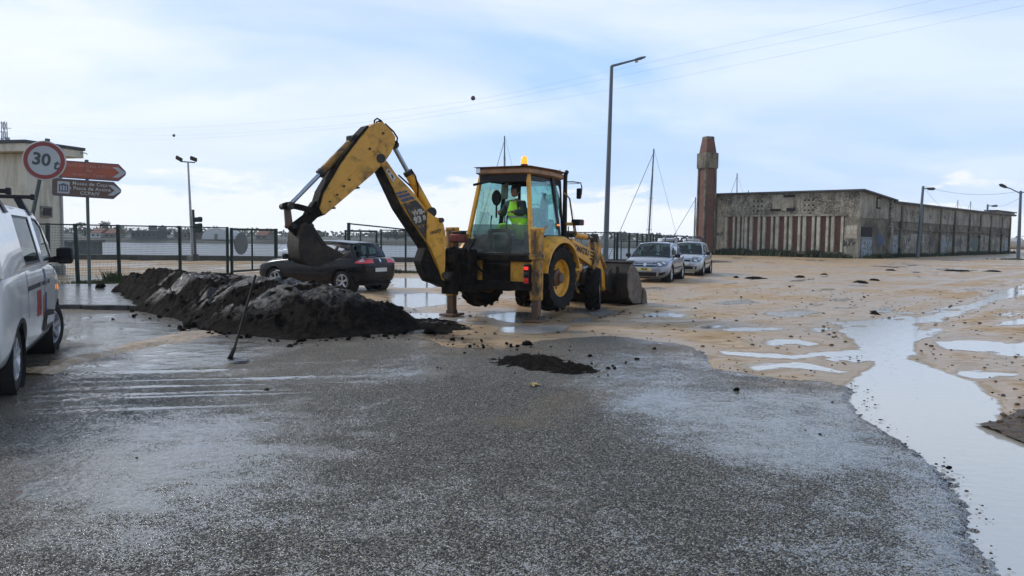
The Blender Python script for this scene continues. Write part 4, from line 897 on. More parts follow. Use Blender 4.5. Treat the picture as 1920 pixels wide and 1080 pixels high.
def signs():
    # weight limit disc on a leaning post
    c = D(83, 301, 14.3); base = Vector((c.x - .62, 14.15, 0)); nrm = Vector((.28, -.96, .02)).normalized()
    lat = Vector((0, 0, 1)).cross(-nrm).normalized() * -1.0
    rt = Vector((.96, .28, 0)).normalized(); tilt = rad(-7); ex = (rt * math.cos(tilt) + Vector((0, 0, 1)) * math.sin(tilt)).normalized(); ey = nrm.cross(ex)
    r = empty('weight_limit_sign', tuple(base), 0, 'round red-rimmed 30t weight limit sign on a leaning post', 'sign'); L = lambda p: Vector(p) - base
    MB().cyl((0, 0, -.1), L(c) + ey * .36 - nrm * .045, .034, n=12).build('post', M['signpost'], r, smooth=40)
    MB().cyl(L(c) - nrm * .02, L(c), .355, n=48).build('backing', M['sign_rim'], r, bevel=.008)
    MB().cyl(L(c), L(c) + nrm * .004, .332, n=48).build('red_ring', M['sign_red'], r); MB().cyl(L(c), L(c) + nrm * .008, .262, n=48).build('white_field', M['sign_white'], r)
    text_on('numeral', '30', .30, L(c) + nrm * .009 - ex * .045 + ey * .005, ex, nrm, M['sign_black'], r, bold=.010)
    text_on('unit_letter', 't', .25, L(c) + nrm * .009 + ex * .19 - ey * .05, ex, nrm, M['sign_black'], r, bold=.007, shear=.2)
    MB().cyl(L(c) + ey * .33 - nrm * .05, L(c) + ey * .40 - nrm * .05, .045, .04, n=12).build('post_cap', M['signpost'], r)
    # two arrow boards on one post
    b = G(168, 541); nrm = Vector((.20, -.98, 0)).normalized(); ex = Vector((.98, .20, 0)); ex = (ex + Vector((0, 0, -.045))).normalized(); ey = nrm.cross(ex) * 1.0
    r = empty('direction_sign', tuple(b), 0, 'post with an orange and a brown arrow board pointing right', 'sign')
    top = D(168, 303, b.y)
    MB().cyl((0, 0, -.05), (0, 0, top.z), .045, n=14).build('post', M['signpost'], r, smooth=40); MB().cyl((0, 0, top.z - .02), (0, 0, top.z + .05), .055, .05, n=12).build('post_cap', M['signpost'], r)
    def board(px0, px1, pyc, h, mat, name, lines, tm, icon):
        o = HIT(px0, pyc, b + nrm * .06, nrm) - b; w = (HIT(px1, pyc + (px1 - px0) * .035, b + nrm * .06, nrm) - b - o).length
        pts = [(0.04, -h / 2), (w - h * .52, -h / 2), (w - .07, -.06), (w - .05, 0), (w - .07, .06), (w - h * .52, h / 2), (0.04, h / 2), (0, h / 2 - .05), (0, -h / 2 + .05)]
        k = lambda g: [(x * 1.0 if 0.1 < x < w - h * .5 else (x + g if x < .1 else x - g * 1.3), y * (1 - 2 * g / h)) for x, y in pts]
        p = MB().prism(pts, o, ex, ey, nrm, .03).build('arrow_board', M['sign_edge'], r); p['label'] = name
        MB().prism(k(.03), o + nrm * .017, ex, ey, nrm, .004).build('face', mat, p)
        cx = w - h * .62; ch = [(cx - .10, h * .30), (cx + .05, h * .30), (cx + .27, 0), (cx + .05, -h * .30), (cx - .10, -h * .30), (cx + .09, 0)]
        MB().prism(ch, o + nrm * .021, ex, ey, nrm, .004).build('chevron', M['sign_white'], p)
        for body, sz, fx, fy in lines: text_on('lettering', body, sz, o + nrm * .0205 + ex * (w * fx) + ey * (h * fy), ex, nrm, tm, p, bold=.002, space=1.12)
        if icon:
            MB().box((0, 0, 0), (1, 1, 1)); c = o + ex * .30 + nrm * .021
            MB().prism([(-.16, -.17), (.16, -.17), (.16, .17), (-.16, .17)], c, ex, ey, nrm, .004).build('pictogram_field', M['sign_white'], p)
            q = MB()
            for rc in ([(-.125, -.12), (.125, -.12), (.125, -.09), (-.125, -.09)], [(-.13, .05), (.13, .05), (.13, .07), (0, .125), (-.13, .07)], [(-.12, -.09), (-.085, -.09), (-.085, .05), (-.12, .05)], [(-.045, -.09), (-.015, -.09), (-.015, .05), (-.045, .05)], [(.03, -.09), (.06, -.09), (.06, .05), (.03, .05)], [(.09, -.09), (.125, -.09), (.125, .05), (.09, .05)]):
                q.prism(rc, c + nrm * .003, ex, ey, nrm, .003)
            q.build('pictogram', M['sign_edge'], p)
    board(112, 240, 316.5, .50, M['sign_orange'], 'faded orange arrow board', [('Clube de Caça e Pesca', .125, .43, .27), ('De', .115, .43, .0), ('Aveiro / Vouga', .125, .43, -.25)], M['faded_text'], False)
    board(98, 231, 350, .50, M['sign_brown'], 'brown museum arrow board', [('Museu de Caça', .135, .53, .27), ('e Pesca de Aveiro', .135, .53, .0), ('CCPA/V', .135, .53, -.27)], M['pale_text'], True)
signs()

# ---------------------------------------------------------------- lamps, signal, pylon, cables
def tall_lamp():
    b = lpx(1134, (0, 36), (10, 36)); r = empty('street_lamp', tuple(b), 0, 'tall grey street lamp with angled arm behind the front loader', 'street lamp')
    t = D(1147, 124, 36) - b; e = D(1192, 112, 36.4) - b
    MB().tube([(0, 0, -.1), t * .5, t], [.135, .105, .075], 12).build('pole', M['galv'], r, smooth=40); MB().cyl((0, 0, 0), (0, 0, .9), .15, .14, 12).build('base_sleeve', M['galv'], r, smooth=40)
    MB().tube([t, t.lerp(e, .5), e], [.06, .05, .042], 10).build('arm', M['galv'], r, smooth=40)
    h = D(1209, 107, 36.6) - b; d = (h - e).normalized(); u, v = basis(d)
    hd = MB(); hd.loft([[e + d * x + u * (a * math.cos(k * math.pi / 6)) + v * (c * math.sin(k * math.pi / 6)) for k in range(12)] for x, a, c in ((-.06, .05, .05), (0.02, .13, .06), (.28, .15, .07), (.50, .10, .045), (.56, .04, .02))])
    hd.build('lamp_head', M['galv'], r, smooth=50)
    MB().box(e + d * .04 + Vector((0, 0, -.09)), (.12, .12, .08)).build('sensor', M['pale_pole'], r)
tall_lamp()
def floodlight():
    b = lpx(361, (-40, 45.2), (10, 45.2)); r = empty('floodlight_pole', tuple(b), 0, 'slim pale pole with two floodlights at the water edge', 'floodlight')
    t = D(352.5, 304, b.y) - b
    MB().tube([(0, 0, 0), t], [.09, .05], 10).build('pole', M['pale_pole'], r, smooth=40); MB().tube([t + Vector((-.42, 0, .03)), t + Vector((.40, 0, -.02))], .035, 8).build('crossbar', M['galv'], r)
    for x, a in ((-.48, -.5), (.34, -.35)): MB().box(t + Vector((x, -.05, .18)), (.38, .28, .12), (-.5, a * -1.0, .2)).build('floodlight', M['dark_steel'], r, bevel=.02)
    MB().box((0, 0, .1), (.5, .5, .35)).build('base', M['concrete'], r)
    b = lpx(366.5, (-40, 45.0), (10, 45.0)); r = empty('harbour_signal', tuple(b), 0, 'dark traffic signal post with stacked lamp hoods at the water edge', 'traffic light')
    t = D(362, 393, b.y) - b
    MB().tube([(0, 0, 0), t], .07, 10).build('post', M['dark_steel'], r, smooth=40); MB().box((0, 0, .2), (.22, .22, .4)).build('base_box', M['dark_steel'], r)
    for k, py in enumerate((412, 424, 432)):
        q = D(364, py, b.y) - b; MB().cyl(q + Vector((.02, 0, 0)), q + Vector((.26, 0, .01)), .14, n=14).build('lamp_housing', M['fence'], r, smooth=40); MB().tube([q + Vector((.26, 0, .02)), q + Vector((.42, 0, .02))], [.155, .15], 14, cap=False).build('hood', M['fence'], r)
floodlight()
def lot_lamp(px, pyt, pyb, d, hpx, hpy, label, lean=0.0, double=False, col='galv'):
    t0 = D(px, pyt, d); bx = D(px - lean, pyb, d).x; b = Vector((bx, d, 0)); t = t0 - b; r = empty('lot_lamp', tuple(b), 0, label, 'street lamp', 'lamps around the far lot')
    MB().tube([(0, 0, -.1), t], [.17, .11], 10).build('pole', M[col], r, smooth=40)
    for (ax, ay) in ([(hpx, hpy)] + ([(2 * px - hpx, hpy)] if double else [])):
        e = D(ax, ay, d) - b; s = t - Vector((0, 0, .25)); dd = (e - s); k = dd.normalized()
        MB().tube([s, s.lerp(e, .5) + Vector((0, 0, .05)), e - k * .4], .05, 8).build('arm', M[col], r); u, v = basis(k)
        MB().loft([[e + k * x + u * (a * math.cos(q * math.pi / 5)) + v * (c * math.sin(q * math.pi / 5)) for q in range(10)] for x, a, c in ((-.62, .06, .06), (-.4, .2, .13), (0, .22, .15), (.16, .10, .06))]).build('lamp_head', M['dark_steel'], r, smooth=50)
    return b + t
la = lot_lamp(1731, 349, 480, 75.5, 1750, 354, 'leaning lot lamp standing before the middle of the warehouse side wall', 11)
lb = lot_lamp(1852, 383, 477, 103, 1868, 386, 'lot lamp near the far end of the warehouse side wall', 4)
lc = lot_lamp(1893.5, 402, 474, 124, 1904, 404, 'smallest and farthest lot lamp just past the warehouse end', 1)
ld = lot_lamp(1914, 358, 487, 73.3, 1877, 347, 'nearest lot lamp with two spread arms at the right edge', 5, True)
MB().cyl((0, 0, 0), (0, 0, .01), .01)
def cable(name, pts, r, label, n=5, group=None):
    o = MB().tube(pts, r, n).build(name, M['cable'], None); return tag(o, label, 'cable', group)
M['cable'] = pbr('overhead_cable', (0.20, 0.22, 0.25), 0.5, var=.05)
def sag(a, b, s, n=16): return [a.lerp(b, i / n) - Vector((0, 0, s * 4 * (i / n) * (1 - i / n))) for i in range(n + 1)]
cable('lamp_cable', sag(la, ld, .55), .013, 'thin cable slung between the leaning lamp and the two-armed lamp')
cable('lamp_cable', sag(lb, ld + Vector((0, 0, -.6)), .5), .013, 'thin cable slung from the far wall lamp to the two-armed lamp')
cable('lamp_cable', sag(la, D(1790, 400, 90), .5), .012, 'thin cable dropping from the leaning lamp to the warehouse roof')
M['pylon'] = pbr('lattice_steel', (0.16, 0.18, 0.21), 0.5)
M['marker'] = pbr('cable_marker_red', (0.055, 0.025, 0.025), 0.5)
def power_lines():
    b = D(14, 440, 275); r = empty('power_pylon', (b.x, 275, -.9), 0, 'lattice power pylon rising behind the cream building', 'pylon')
    T = D(14, 228, 275).z + .9; legs = []
    for sx, sy in ((-1, -1), (1, -1), (1, 1), (-1, 1)): MB().tube([(sx * 2.6, sy * 2.6, 0), (sx * 0.8, sy * 0.8, T * .62), (sx * 0.55, sy * .55, T)], .13, 5).build('leg', M['pylon'], r)
    zs = [T * k / 13 for k in range(14)]; hw = lambda z: 2.6 + (0.8 - 2.6) * z / (T * .62) if z < T * .62 else .8 - .25 * (z - T * .62) / (T * .38)
    mb = MB()
    for za, zb in zip(zs[:-1], zs[1:]):
        a, c = hw(za), hw(zb)
        for k in range(4):
            s0 = ((-1, -1), (1, -1), (1, 1), (-1, 1))[k]; s1 = ((-1, -1), (1, -1), (1, 1), (-1, 1))[(k + 1) % 4]
            mb.tube([(s0[0] * a, s0[1] * a, za), (s1[0] * c, s1[1] * c, zb)], .06, 4); mb.tube([(s1[0] * a, s1[1] * a, za), (s0[0] * c, s0[1] * c, zb)], .06, 4)
    mb.build('lattice', M['pylon'], r)
    for z, s in ((T - .4, -1), (T - 2.2, 1), (T - 3.4, -1)):
        MB().tube([(s * .5, 0, z), (s * 2.4, 0, z - .1)], .11, 5).build('arm', M['pylon'], r)
    MB().box((1.0, 0, T - 6), (1.4, .5, 1.2)).build('antenna', M['pylon'], r); MB().box((-.9, 0, T - 6.4), (.6, .5, 1.6)).build('antenna', M['pylon'], r)
    A, B = (-176., 275.), (77., 121.)
    lines = [([(12, 231), (150, 240), (340, 239), (640, 218), (890, 187), (1140, 134), (1450, 66), (1750, 0), (1990, -55)], 0), ([(18, 237), (150, 246), (326, 254), (640, 234), (887, 184.5 + 12), (1140, 147), (1450, 84), (1870, 0), (2100, -48)], 2.5), ([(10, 243), (150, 258), (330, 261), (640, 240), (890, 207), (1140, 169), (1450, 108), (1920, 10), (2150, -40)], 5)]
    lab = ['topmost of three overhead power cables crossing the sky', 'middle one of three overhead power cables crossing the sky', 'lowest of three overhead power cables crossing the sky']
    for (pts, off), l in zip(lines, lab):
        P = []
        for px, py in pts:
            t = (px - 960) / FPX; ex, ey = B[0] - A[0], B[1] - A[1]; s = (t * (A[1] + off) - A[0]) / (ex - t * ey); d = A[1] + off + s * ey; P.append(D(px, py, d))
        Q = []
        for i in range(len(P) - 1):
            p0, p1, p2, p3 = P[max(i - 1, 0)], P[i], P[i + 1], P[min(i + 2, len(P) - 1)]
            for k in range(8):
                u = k / 8; Q.append(0.5 * ((2 * p1) + (p2 - p0) * u + (2 * p0 - 5 * p1 + 4 * p2 - p3) * u * u + (3 * p1 - p0 - 3 * p2 + p3) * u ** 3))
        Q.append(P[-1]); cable('power_cable', Q, .013, l, 4, 'overhead power cables')
        if off == 0: ball = min(Q, key=lambda p: abs((960 + FPX * p.x / p.y) - 887)); balls = [(D(887, 184, ball.y), .50, 'larger red marker ball on the power cable above the digger arm')]
        if off == 2.5: k = min(Q, key=lambda p: abs((960 + FPX * p.x / p.y) - 326)); balls.append((D(326, 254, k.y), .42, 'smaller marker ball on the power cable above the floodlight'))
    for c, rr, l in balls: tag(MB().sphere(c, rr, 14, 10).build('cable_marker', M['marker'], None, smooth=60), l, 'marker ball', 'marker balls on the power cables')
power_lines()

# ---------------------------------------------------------------- boats
M['hull_white'] = pbr('white_gelcoat', (0.60, 0.61, 0.62), 0.3, var=.06, coat=.3)
M['mast'] = pbr('mast_grey', (0.11, 0.13, 0.15), 0.4, var=.1)
M['canvas'] = pbr('dark_canvas', (0.045, 0.055, 0.075), 0.8)
def sailboat(px, d, pyt, pyb, label, lean=0.0, z=-2.2, L=8.5, stays=True, furl=True, turn=1):
    b = D(px, 450, d); r = empty('sailboat', (b.x, d, z), rad(180 - 25 * turn), label, 'sailboat', 'moored sailboats')
    H = D(px + lean, pyt, d).z - z
    ring = lambda x, w, zk, zd: [(x, w * math.sin(t), zd + (zk - zd) * math.cos(t)) for t in np.linspace(-math.pi / 2, math.pi / 2, 9)]
    MB().loft([ring(x, w, zk, zd) for x, w, zk, zd in ((-L * .45, .7, .1, .9), (-L * .25, 1.2, -.25, .9), (0, 1.35, -.3, .95), (L * .25, 1.0, -.2, 1.05), (L * .42, .45, .1, 1.2), (L * .5, .05, .8, 1.3))]).build('hull', M['hull_white'], r, smooth=45)
    MB().box((.2, 0, 1.15), (L * .42, 1.5, .45), taper=.85).build('cabin', M['hull_white'], r, bevel=.06)
    inv = Matrix.Rotation(-rad(180 - 25 * turn), 3, 'Z'); top = inv @ Vector((D(px + lean, pyt, d).x - b.x, 0, H))
    MB().tube([(0, 0, .9), top], [.10, .065], 8).build('mast', M['mast'], r, smooth=40); MB().tube([(0, 0, 2.0), (-L * .38, 0, 2.1)], .09, 8).build('boom', M['mast'], r)
    MB().tube([(-.2, 0, 2.22), (-L * .36, 0, 2.28)], .17, 8).build('furled_sail', M['canvas'], r)
    if stays:
        mb = MB(); mb.tube([(L * .47, 0, 1.3), top * .97], .03 if furl else .012, 5); mb.build('forestay', M['mast'], r)
        MB().tube([(-L * .43, 0, .9), top], .012, 4).build('backstay', M['mast'], r)
        for f in (.38, .62, .84):
            p = top * f; MB().tube([p + Vector((0, -.75 * (1.1 - f), 0)) * 1.4, p + Vector((0, .75 * (1.1 - f), 0)) * 1.4], .03, 5).build('spreader', M['mast'], r)
        for s in (-1, 1): MB().tube([(0, 1.2 * s, 1.0), top * .62 + Vector((0, .5 * s, 0)), top * .97], .013, 4).build('shroud', M['mast'], r)
    return r
sailboat(1214, 74, 279, 440, 'sailboat whose raked mast rises between the street lamp and the brick tower', 12)
sailboat(947, 80, 255, 440, 'sailboat whose mast shows above the digger cab roof', -1)
sailboat(1382, 116, 325, 440, 'sailboat whose mast shows over the left part of the warehouse roof', 0)
sailboat(1049, 95, 318, 440, 'sailboat whose mast tip shows beside the digger exhaust', 1)
sailboat(1302, 92, 370, 440, 'sailboat whose mast stands against the left side of the brick tower', 2)
sailboat(1796, 165, 375, 440, 'sailboat whose mast tip shows over the warehouse side wall, nearer the leaning lamp', 0)
sailboat(1820, 170, 377, 440, 'sailboat whose mast tip shows over the warehouse side wall, nearer its far end', 0)
sailboat(548, 120, 432, 446, 'sailboat whose short mast stands left of the digging bucket', 0, L=6)
def motorboat(px, d, rz, label, s=1.0):
    b = D(px, 470, d); r = empty('motorboat', (b.x, d, 0), rz, label, 'motorboat')
    ring = lambda x, w, zk, zd: [(x * s, w * s * math.sin(t), (zd + (zk - zd) * math.cos(t)) * s) for t in np.linspace(-math.pi / 2, math.pi / 2, 9)]
    MB().loft([ring(x, w, zk, zd) for x, w, zk, zd in ((-2.6, .95, .45, 1.25), (-1, 1.1, .35, 1.3), (.8, 1.0, .4, 1.4), (2.0, .55, .65, 1.5), (2.7, .05, 1.2, 1.6))]).build('hull', M['hull_white'], r, smooth=45)
    MB().loft([[(x * s, y * s, z * s) for y, z in ((-.8, 1.25), (.8, 1.25), (.62, zt), (-.62, zt))] for x, zt in ((-.6, 1.75), (.4, 1.8), (1.1, 1.3))]).build('cuddy', M['hull_white'], r, bevel=.05)
    for x in (-1.9, -.2): MB().tube([(x * s, -.95 * s, 1.2 * s), (x * s, -.85 * s, 1.8 * s), (x * s, -.5 * s, 1.98 * s), (x * s, .5 * s, 1.98 * s), (x * s, .85 * s, 1.8 * s), (x * s, .95 * s, 1.2 * s)], .05 * s, 8).build('arch', M['canvas'], r)
    MB().prism([(-1.9 * s, -.62 * s), (-.2 * s, -.62 * s), (-.2 * s, .62 * s), (-1.9 * s, .62 * s)], (0, 0, 1.99 * s), (1, 0, 0), (0, 1, 0), (0, 0, 1), .05).build('awning', M['canvas'], r)
    MB().box((-2.75 * s, 0, 1.15 * s), (.3 * s, .4 * s, .9 * s)).build('outboard', M['black'], r, bevel=.04)
    for x in (-1.6, 1.2): MB().box((x * s, 0, .2), (.12, 1.6 * s, .4)).build('cradle', M['dark_steel'], r)
motorboat(1250, 56, rad(100), 'white motorboat ashore with dark arch behind the nearer silver car', .90)
motorboat(1296, 58, rad(80), 'white motorboat ashore with dark awning behind the farther silver car', .88)
motorboat(1903, 122, rad(160), 'white boat propped ashore beyond the warehouse end', 1.25)

# ---------------------------------------------------------------- weeds
M['grass'] = pbr('wet_grass', (0.050, 0.078, 0.022), 0.6, var=.4, vs=3)
M['weed'] = pbr('dark_weeds', (0.030, 0.045, 0.016), 0.7, var=.45, vs=1.5)
def blades(name, pts, n, h, spread, mat, label, w=.012, seed=1, cat='weeds'):
    rnd = random.Random(seed); mb = MB()
    segs = list(zip(pts[:-1], pts[1:])); ls = [(Vector(b) - Vector(a)).length for a, b in segs]; T = sum(ls)
    for _ in range(n):
        t = rnd.random() * T
        for (a, b), l in zip(segs, ls):
            if t < l: break
            t -= l
        a = Vector((*a[:2], 0)); b = Vector((*b[:2], 0)); p = a.lerp(b, t / l) + Vector((rnd.gauss(0, spread), rnd.gauss(0, spread), 0))
        clump = 0.55 + 0.45 * math.sin(p.x * 2.1 + 1.3 * math.sin(p.y * 1.7)); hh = h * rnd.uniform(.35, 1.1) * (.5 + clump)
        az = rnd.random() * 6.283; le = rnd.uniform(.1, .7) * hh; q = p + Vector((math.cos(az) * le, math.sin(az) * le, hh)); s = Vector((-math.sin(az), math.cos(az), 0)) * w * rnd.uniform(.7, 1.5)
        m = p.lerp(q, .55) + Vector((0, 0, hh * .12)); mb.add([p - s, p + s, m + s * .8, q, m - s * .8], [(0, 1, 2, 3, 4)])
    return tag(mb.build(name, mat, fix=False), label, cat, kind='stuff')
def wl(x, y): return (WC[0] + .69 * x - .724 * y, WC[1] + .724 * x + .69 * y)
blades('weeds', [wl(-.9, 13.6), wl(-.9, .6)], 5200, .50, .35, M['weed'], 'dark weeds and ivy along the foot of the fin front', .05, 2)
blades('weeds', [wl(.5, -.6), wl(30, -.6), wl(56, -.6)], 4500, .34, .28, M['weed'], 'weeds along the foot of the long warehouse wall', .05, 3)
blades('grass', [(fl[3].x, fl[3].y - .35), (fl[4].x, fl[4].y - .3), (fl[5].x + .2, fl[5].y - .2)], 3200, .10, .22, M['grass'], 'strip of short grass at the foot of the left fence', .008, 4, 'grass')
blades('grass_tuft', [(fl[5].x + .05, fl[5].y - .25), (fl[5].x + .15, fl[5].y - .2)], 700, .42, .18, M['grass'], 'tall green tuft growing at a fence post by the soil heap', .009, 5, 'grass')
blades('grass', [(-6.2, 34.1), (-3.5, 34.4), (0.5, 34.9)], 4200, .14, .30, M['weed'], 'dark turf strip at the foot of the fence behind the digger', .02, 6, 'grass')
blades('grass', [(44.5, 72.6), (50, 72.2)], 900, .12, .5, M['weed'], 'turf patch round the foot of the two-armed lamp', .04, 7, 'grass')

# ---------------------------------------------------------------- backhoe loader
BO = Vector((.105, 16.77, 0)); BF = Vector((.5, .866, 0)); BL_ = Vector((-.866, .5, 0))
BRZ = math.atan2(.866, .5)
def bl(P): v = Vector(P) - BO; return Vector((v.dot(BF), v.dot(BL_), v.z))          # world -> machine
def XP(px, py, x): return bl(HIT(px, py, BO + BF * x, BF))
def YP(px, py, y): q = bl(HIT(px, py, BO + BL_ * y, BL_)); return (q.x, q.z)
M['cab_roof'] = pbr('faded_roof_paint', (0.36, 0.185, 0.085), 0.5, var=.12, dirt=(.20, .12, .07), da=.4)
M['red_box'] = pbr('dirty_red_valve', (0.26, 0.030, 0.022), 0.5, var=.3, dirt=(.06, .03, .02), da=.4)
M['decal_blue'] = pbr('worn_blue_decal', (0.045, 0.065, 0.15), 0.5, var=.2, dirt=(.30, .16, .03), da=.33, ds=14, dsharp=.05)
M['decal_black'] = pbr('worn_black_decal', (0.030, 0.030, 0.028), 0.55, var=.3, dirt=(.34, .18, .03), da=.36, ds=9, dsharp=.05)
M['decal_white'] = pbr('worn_white_decal', (0.50, 0.48, 0.42), 0.5, var=.2, dirt=(.2, .15, .08), da=.3, ds=12)
M['tan'] = pbr('headliner', (0.10, 0.095, 0.085), 0.8)
M['seat'] = pbr('dark_seat_vinyl', (0.02, 0.02, 0.022), 0.6)
M['ext_red'] = pbr('extinguisher_red', (0.16, 0.022, 0.018), 0.4)
M['milk'] = pbr('milky_plastic', (0.42, 0.45, 0.42), 0.5, var=.3, vs=8)
def tyre(mb, c, r, w, n_lug, hub, seed=0, lugh=.045):
    c = Vector(c); h = w / 2
    prof = [(hub, -h * .80), (hub + (r - hub) * .35, -h * .98), (hub + (r - hub) * .75, -h * .98), (r - lugh - .03, -h * .90), (r - lugh, -h * .6), (r - lugh + .006, 0), (r - lugh, h * .6), (r - lugh - .03, h * .90), (hub + (r - hub) * .75, h * .98), (hub + (r - hub) * .35, h * .98), (hub, h * .80)]
    mb.lathe(prof, c, (0, 1, 0), 48)
    for k in range(n_lug):
        for s in (-1, 1):
            a = 2 * math.pi * (k + (.5 if s > 0 else 0)) / n_lug; pts = []
            for y, da in ((s * .03, .0), (s * h * .55, -.5), (s * h * .99, -.82)):
                aa = a + da * 2 * math.pi / n_lug * 1.1
                pts.append((aa, y))
            ring = []
            for (aa, y), rr in zip(pts, (r, r, r - .035)):
                wd = .032 / r * 1.15
                R_ = lambda ang, rad_, yy: c + Vector((math.cos(ang) * rad_, yy, math.sin(ang) * rad_))
                base = r - lugh - (.0 if rr == r else .07)
                ring.append([R_(aa - wd * 1.4, base, y), R_(aa - wd, rr, y), R_(aa + wd, rr, y), R_(aa + wd * 1.4, base, y)])
            mb.loft(ring)
    return mb
def wheel(name, parent, c, r, w, lugs, hub, side, steer=0.0, mat='yellow'):
    o = empty(name, c, 0); o.parent = parent; o.rotation_euler = (0, 0, steer)
    tyre(MB(), (0, 0, 0), r, w, lugs, hub).build('tyre', M['rubber'], o, smooth=35)
    s = side; h = w / 2
    m = MB(); m.lathe([(hub, -h * .8), (hub * .95, -h * .7), (hub * .92, -h * .2), (hub * .92, h * .2), (hub * .95, h * .7), (hub, h * .8)], (0, 0, 0), (0, 1, 0), 40)
    m.lathe([(hub * .93, s * h * .35), (hub * .78, s * h * .22), (hub * .62, s * h * .12), (hub * .45, s * h * .12)], (0, 0, 0), (0, 1, 0), 40)
    m.lathe([(hub * .45, s * h * .12), (0.001, s * h * .12)], (0, 0, 0), (0, 1, 0), 40)
    rim = m.build('rim', M[mat], o, smooth=40)
    k = MB(); k.lathe([(hub * .46, s * h * .10), (hub * .44, s * h * .45), (hub * .30, s * h * .62), (hub * .28, s * h * .9), (0.001, s * h * .93)], (0, 0, 0), (0, 1, 0), 24); k.build('hub', M['rusty'] if hub > .3 else M[mat], o, smooth=40)
    for i in range(8):
        a = 2 * math.pi * i / 8 + .2; p = Vector((math.cos(a) * hub * .56, s * h * .12, math.sin(a) * hub * .56)); MB().cyl(p, p + Vector((0, s * .03, 0)), .016, n=6).build('bolt', M['dark_steel'], o)
    if hub > .3:
        for a in (-.2, 2.3): p = Vector((math.cos(a) * hub * .80, s * h * .22, math.sin(a) * hub * .80)); MB().box(p, (.05, .04, .05)).build('lug_clamp', M['dark_steel'], o)
    return o
def text_bh(name, body, size, o, ex, ez, mat, parent, **k): return text_on(name, body, size, o, ex, ez, mat, parent, **k)
def cylinder_ram(parent, a, b, f, r0, r1, mat='yellow_dirty', name='hydraulic_cylinder'):
    a = Vector(a); b = Vector(b); m = a.lerp(b, f); d = (b - a).normalized()
    o = MB().cyl(a, m, r0, n=16).build(name, M[mat], parent, smooth=40)
    MB().cyl(m - d * .05, m + d * .03, r0 * 1.12, n=16).build('gland', M['dark_steel'], o, smooth=40)
    MB().cyl(m, b, r1, n=14).build('piston_rod', M['chrome'], o, smooth=40)
    for p, rr in ((a, r0 * 1.15), (b, r1 * 1.7)):
        u, v = basis(d); MB().cyl(p - u * .10, p + u * .10, rr, n=14).build('eye', M['dark_steel'], o, smooth=40)
    return o
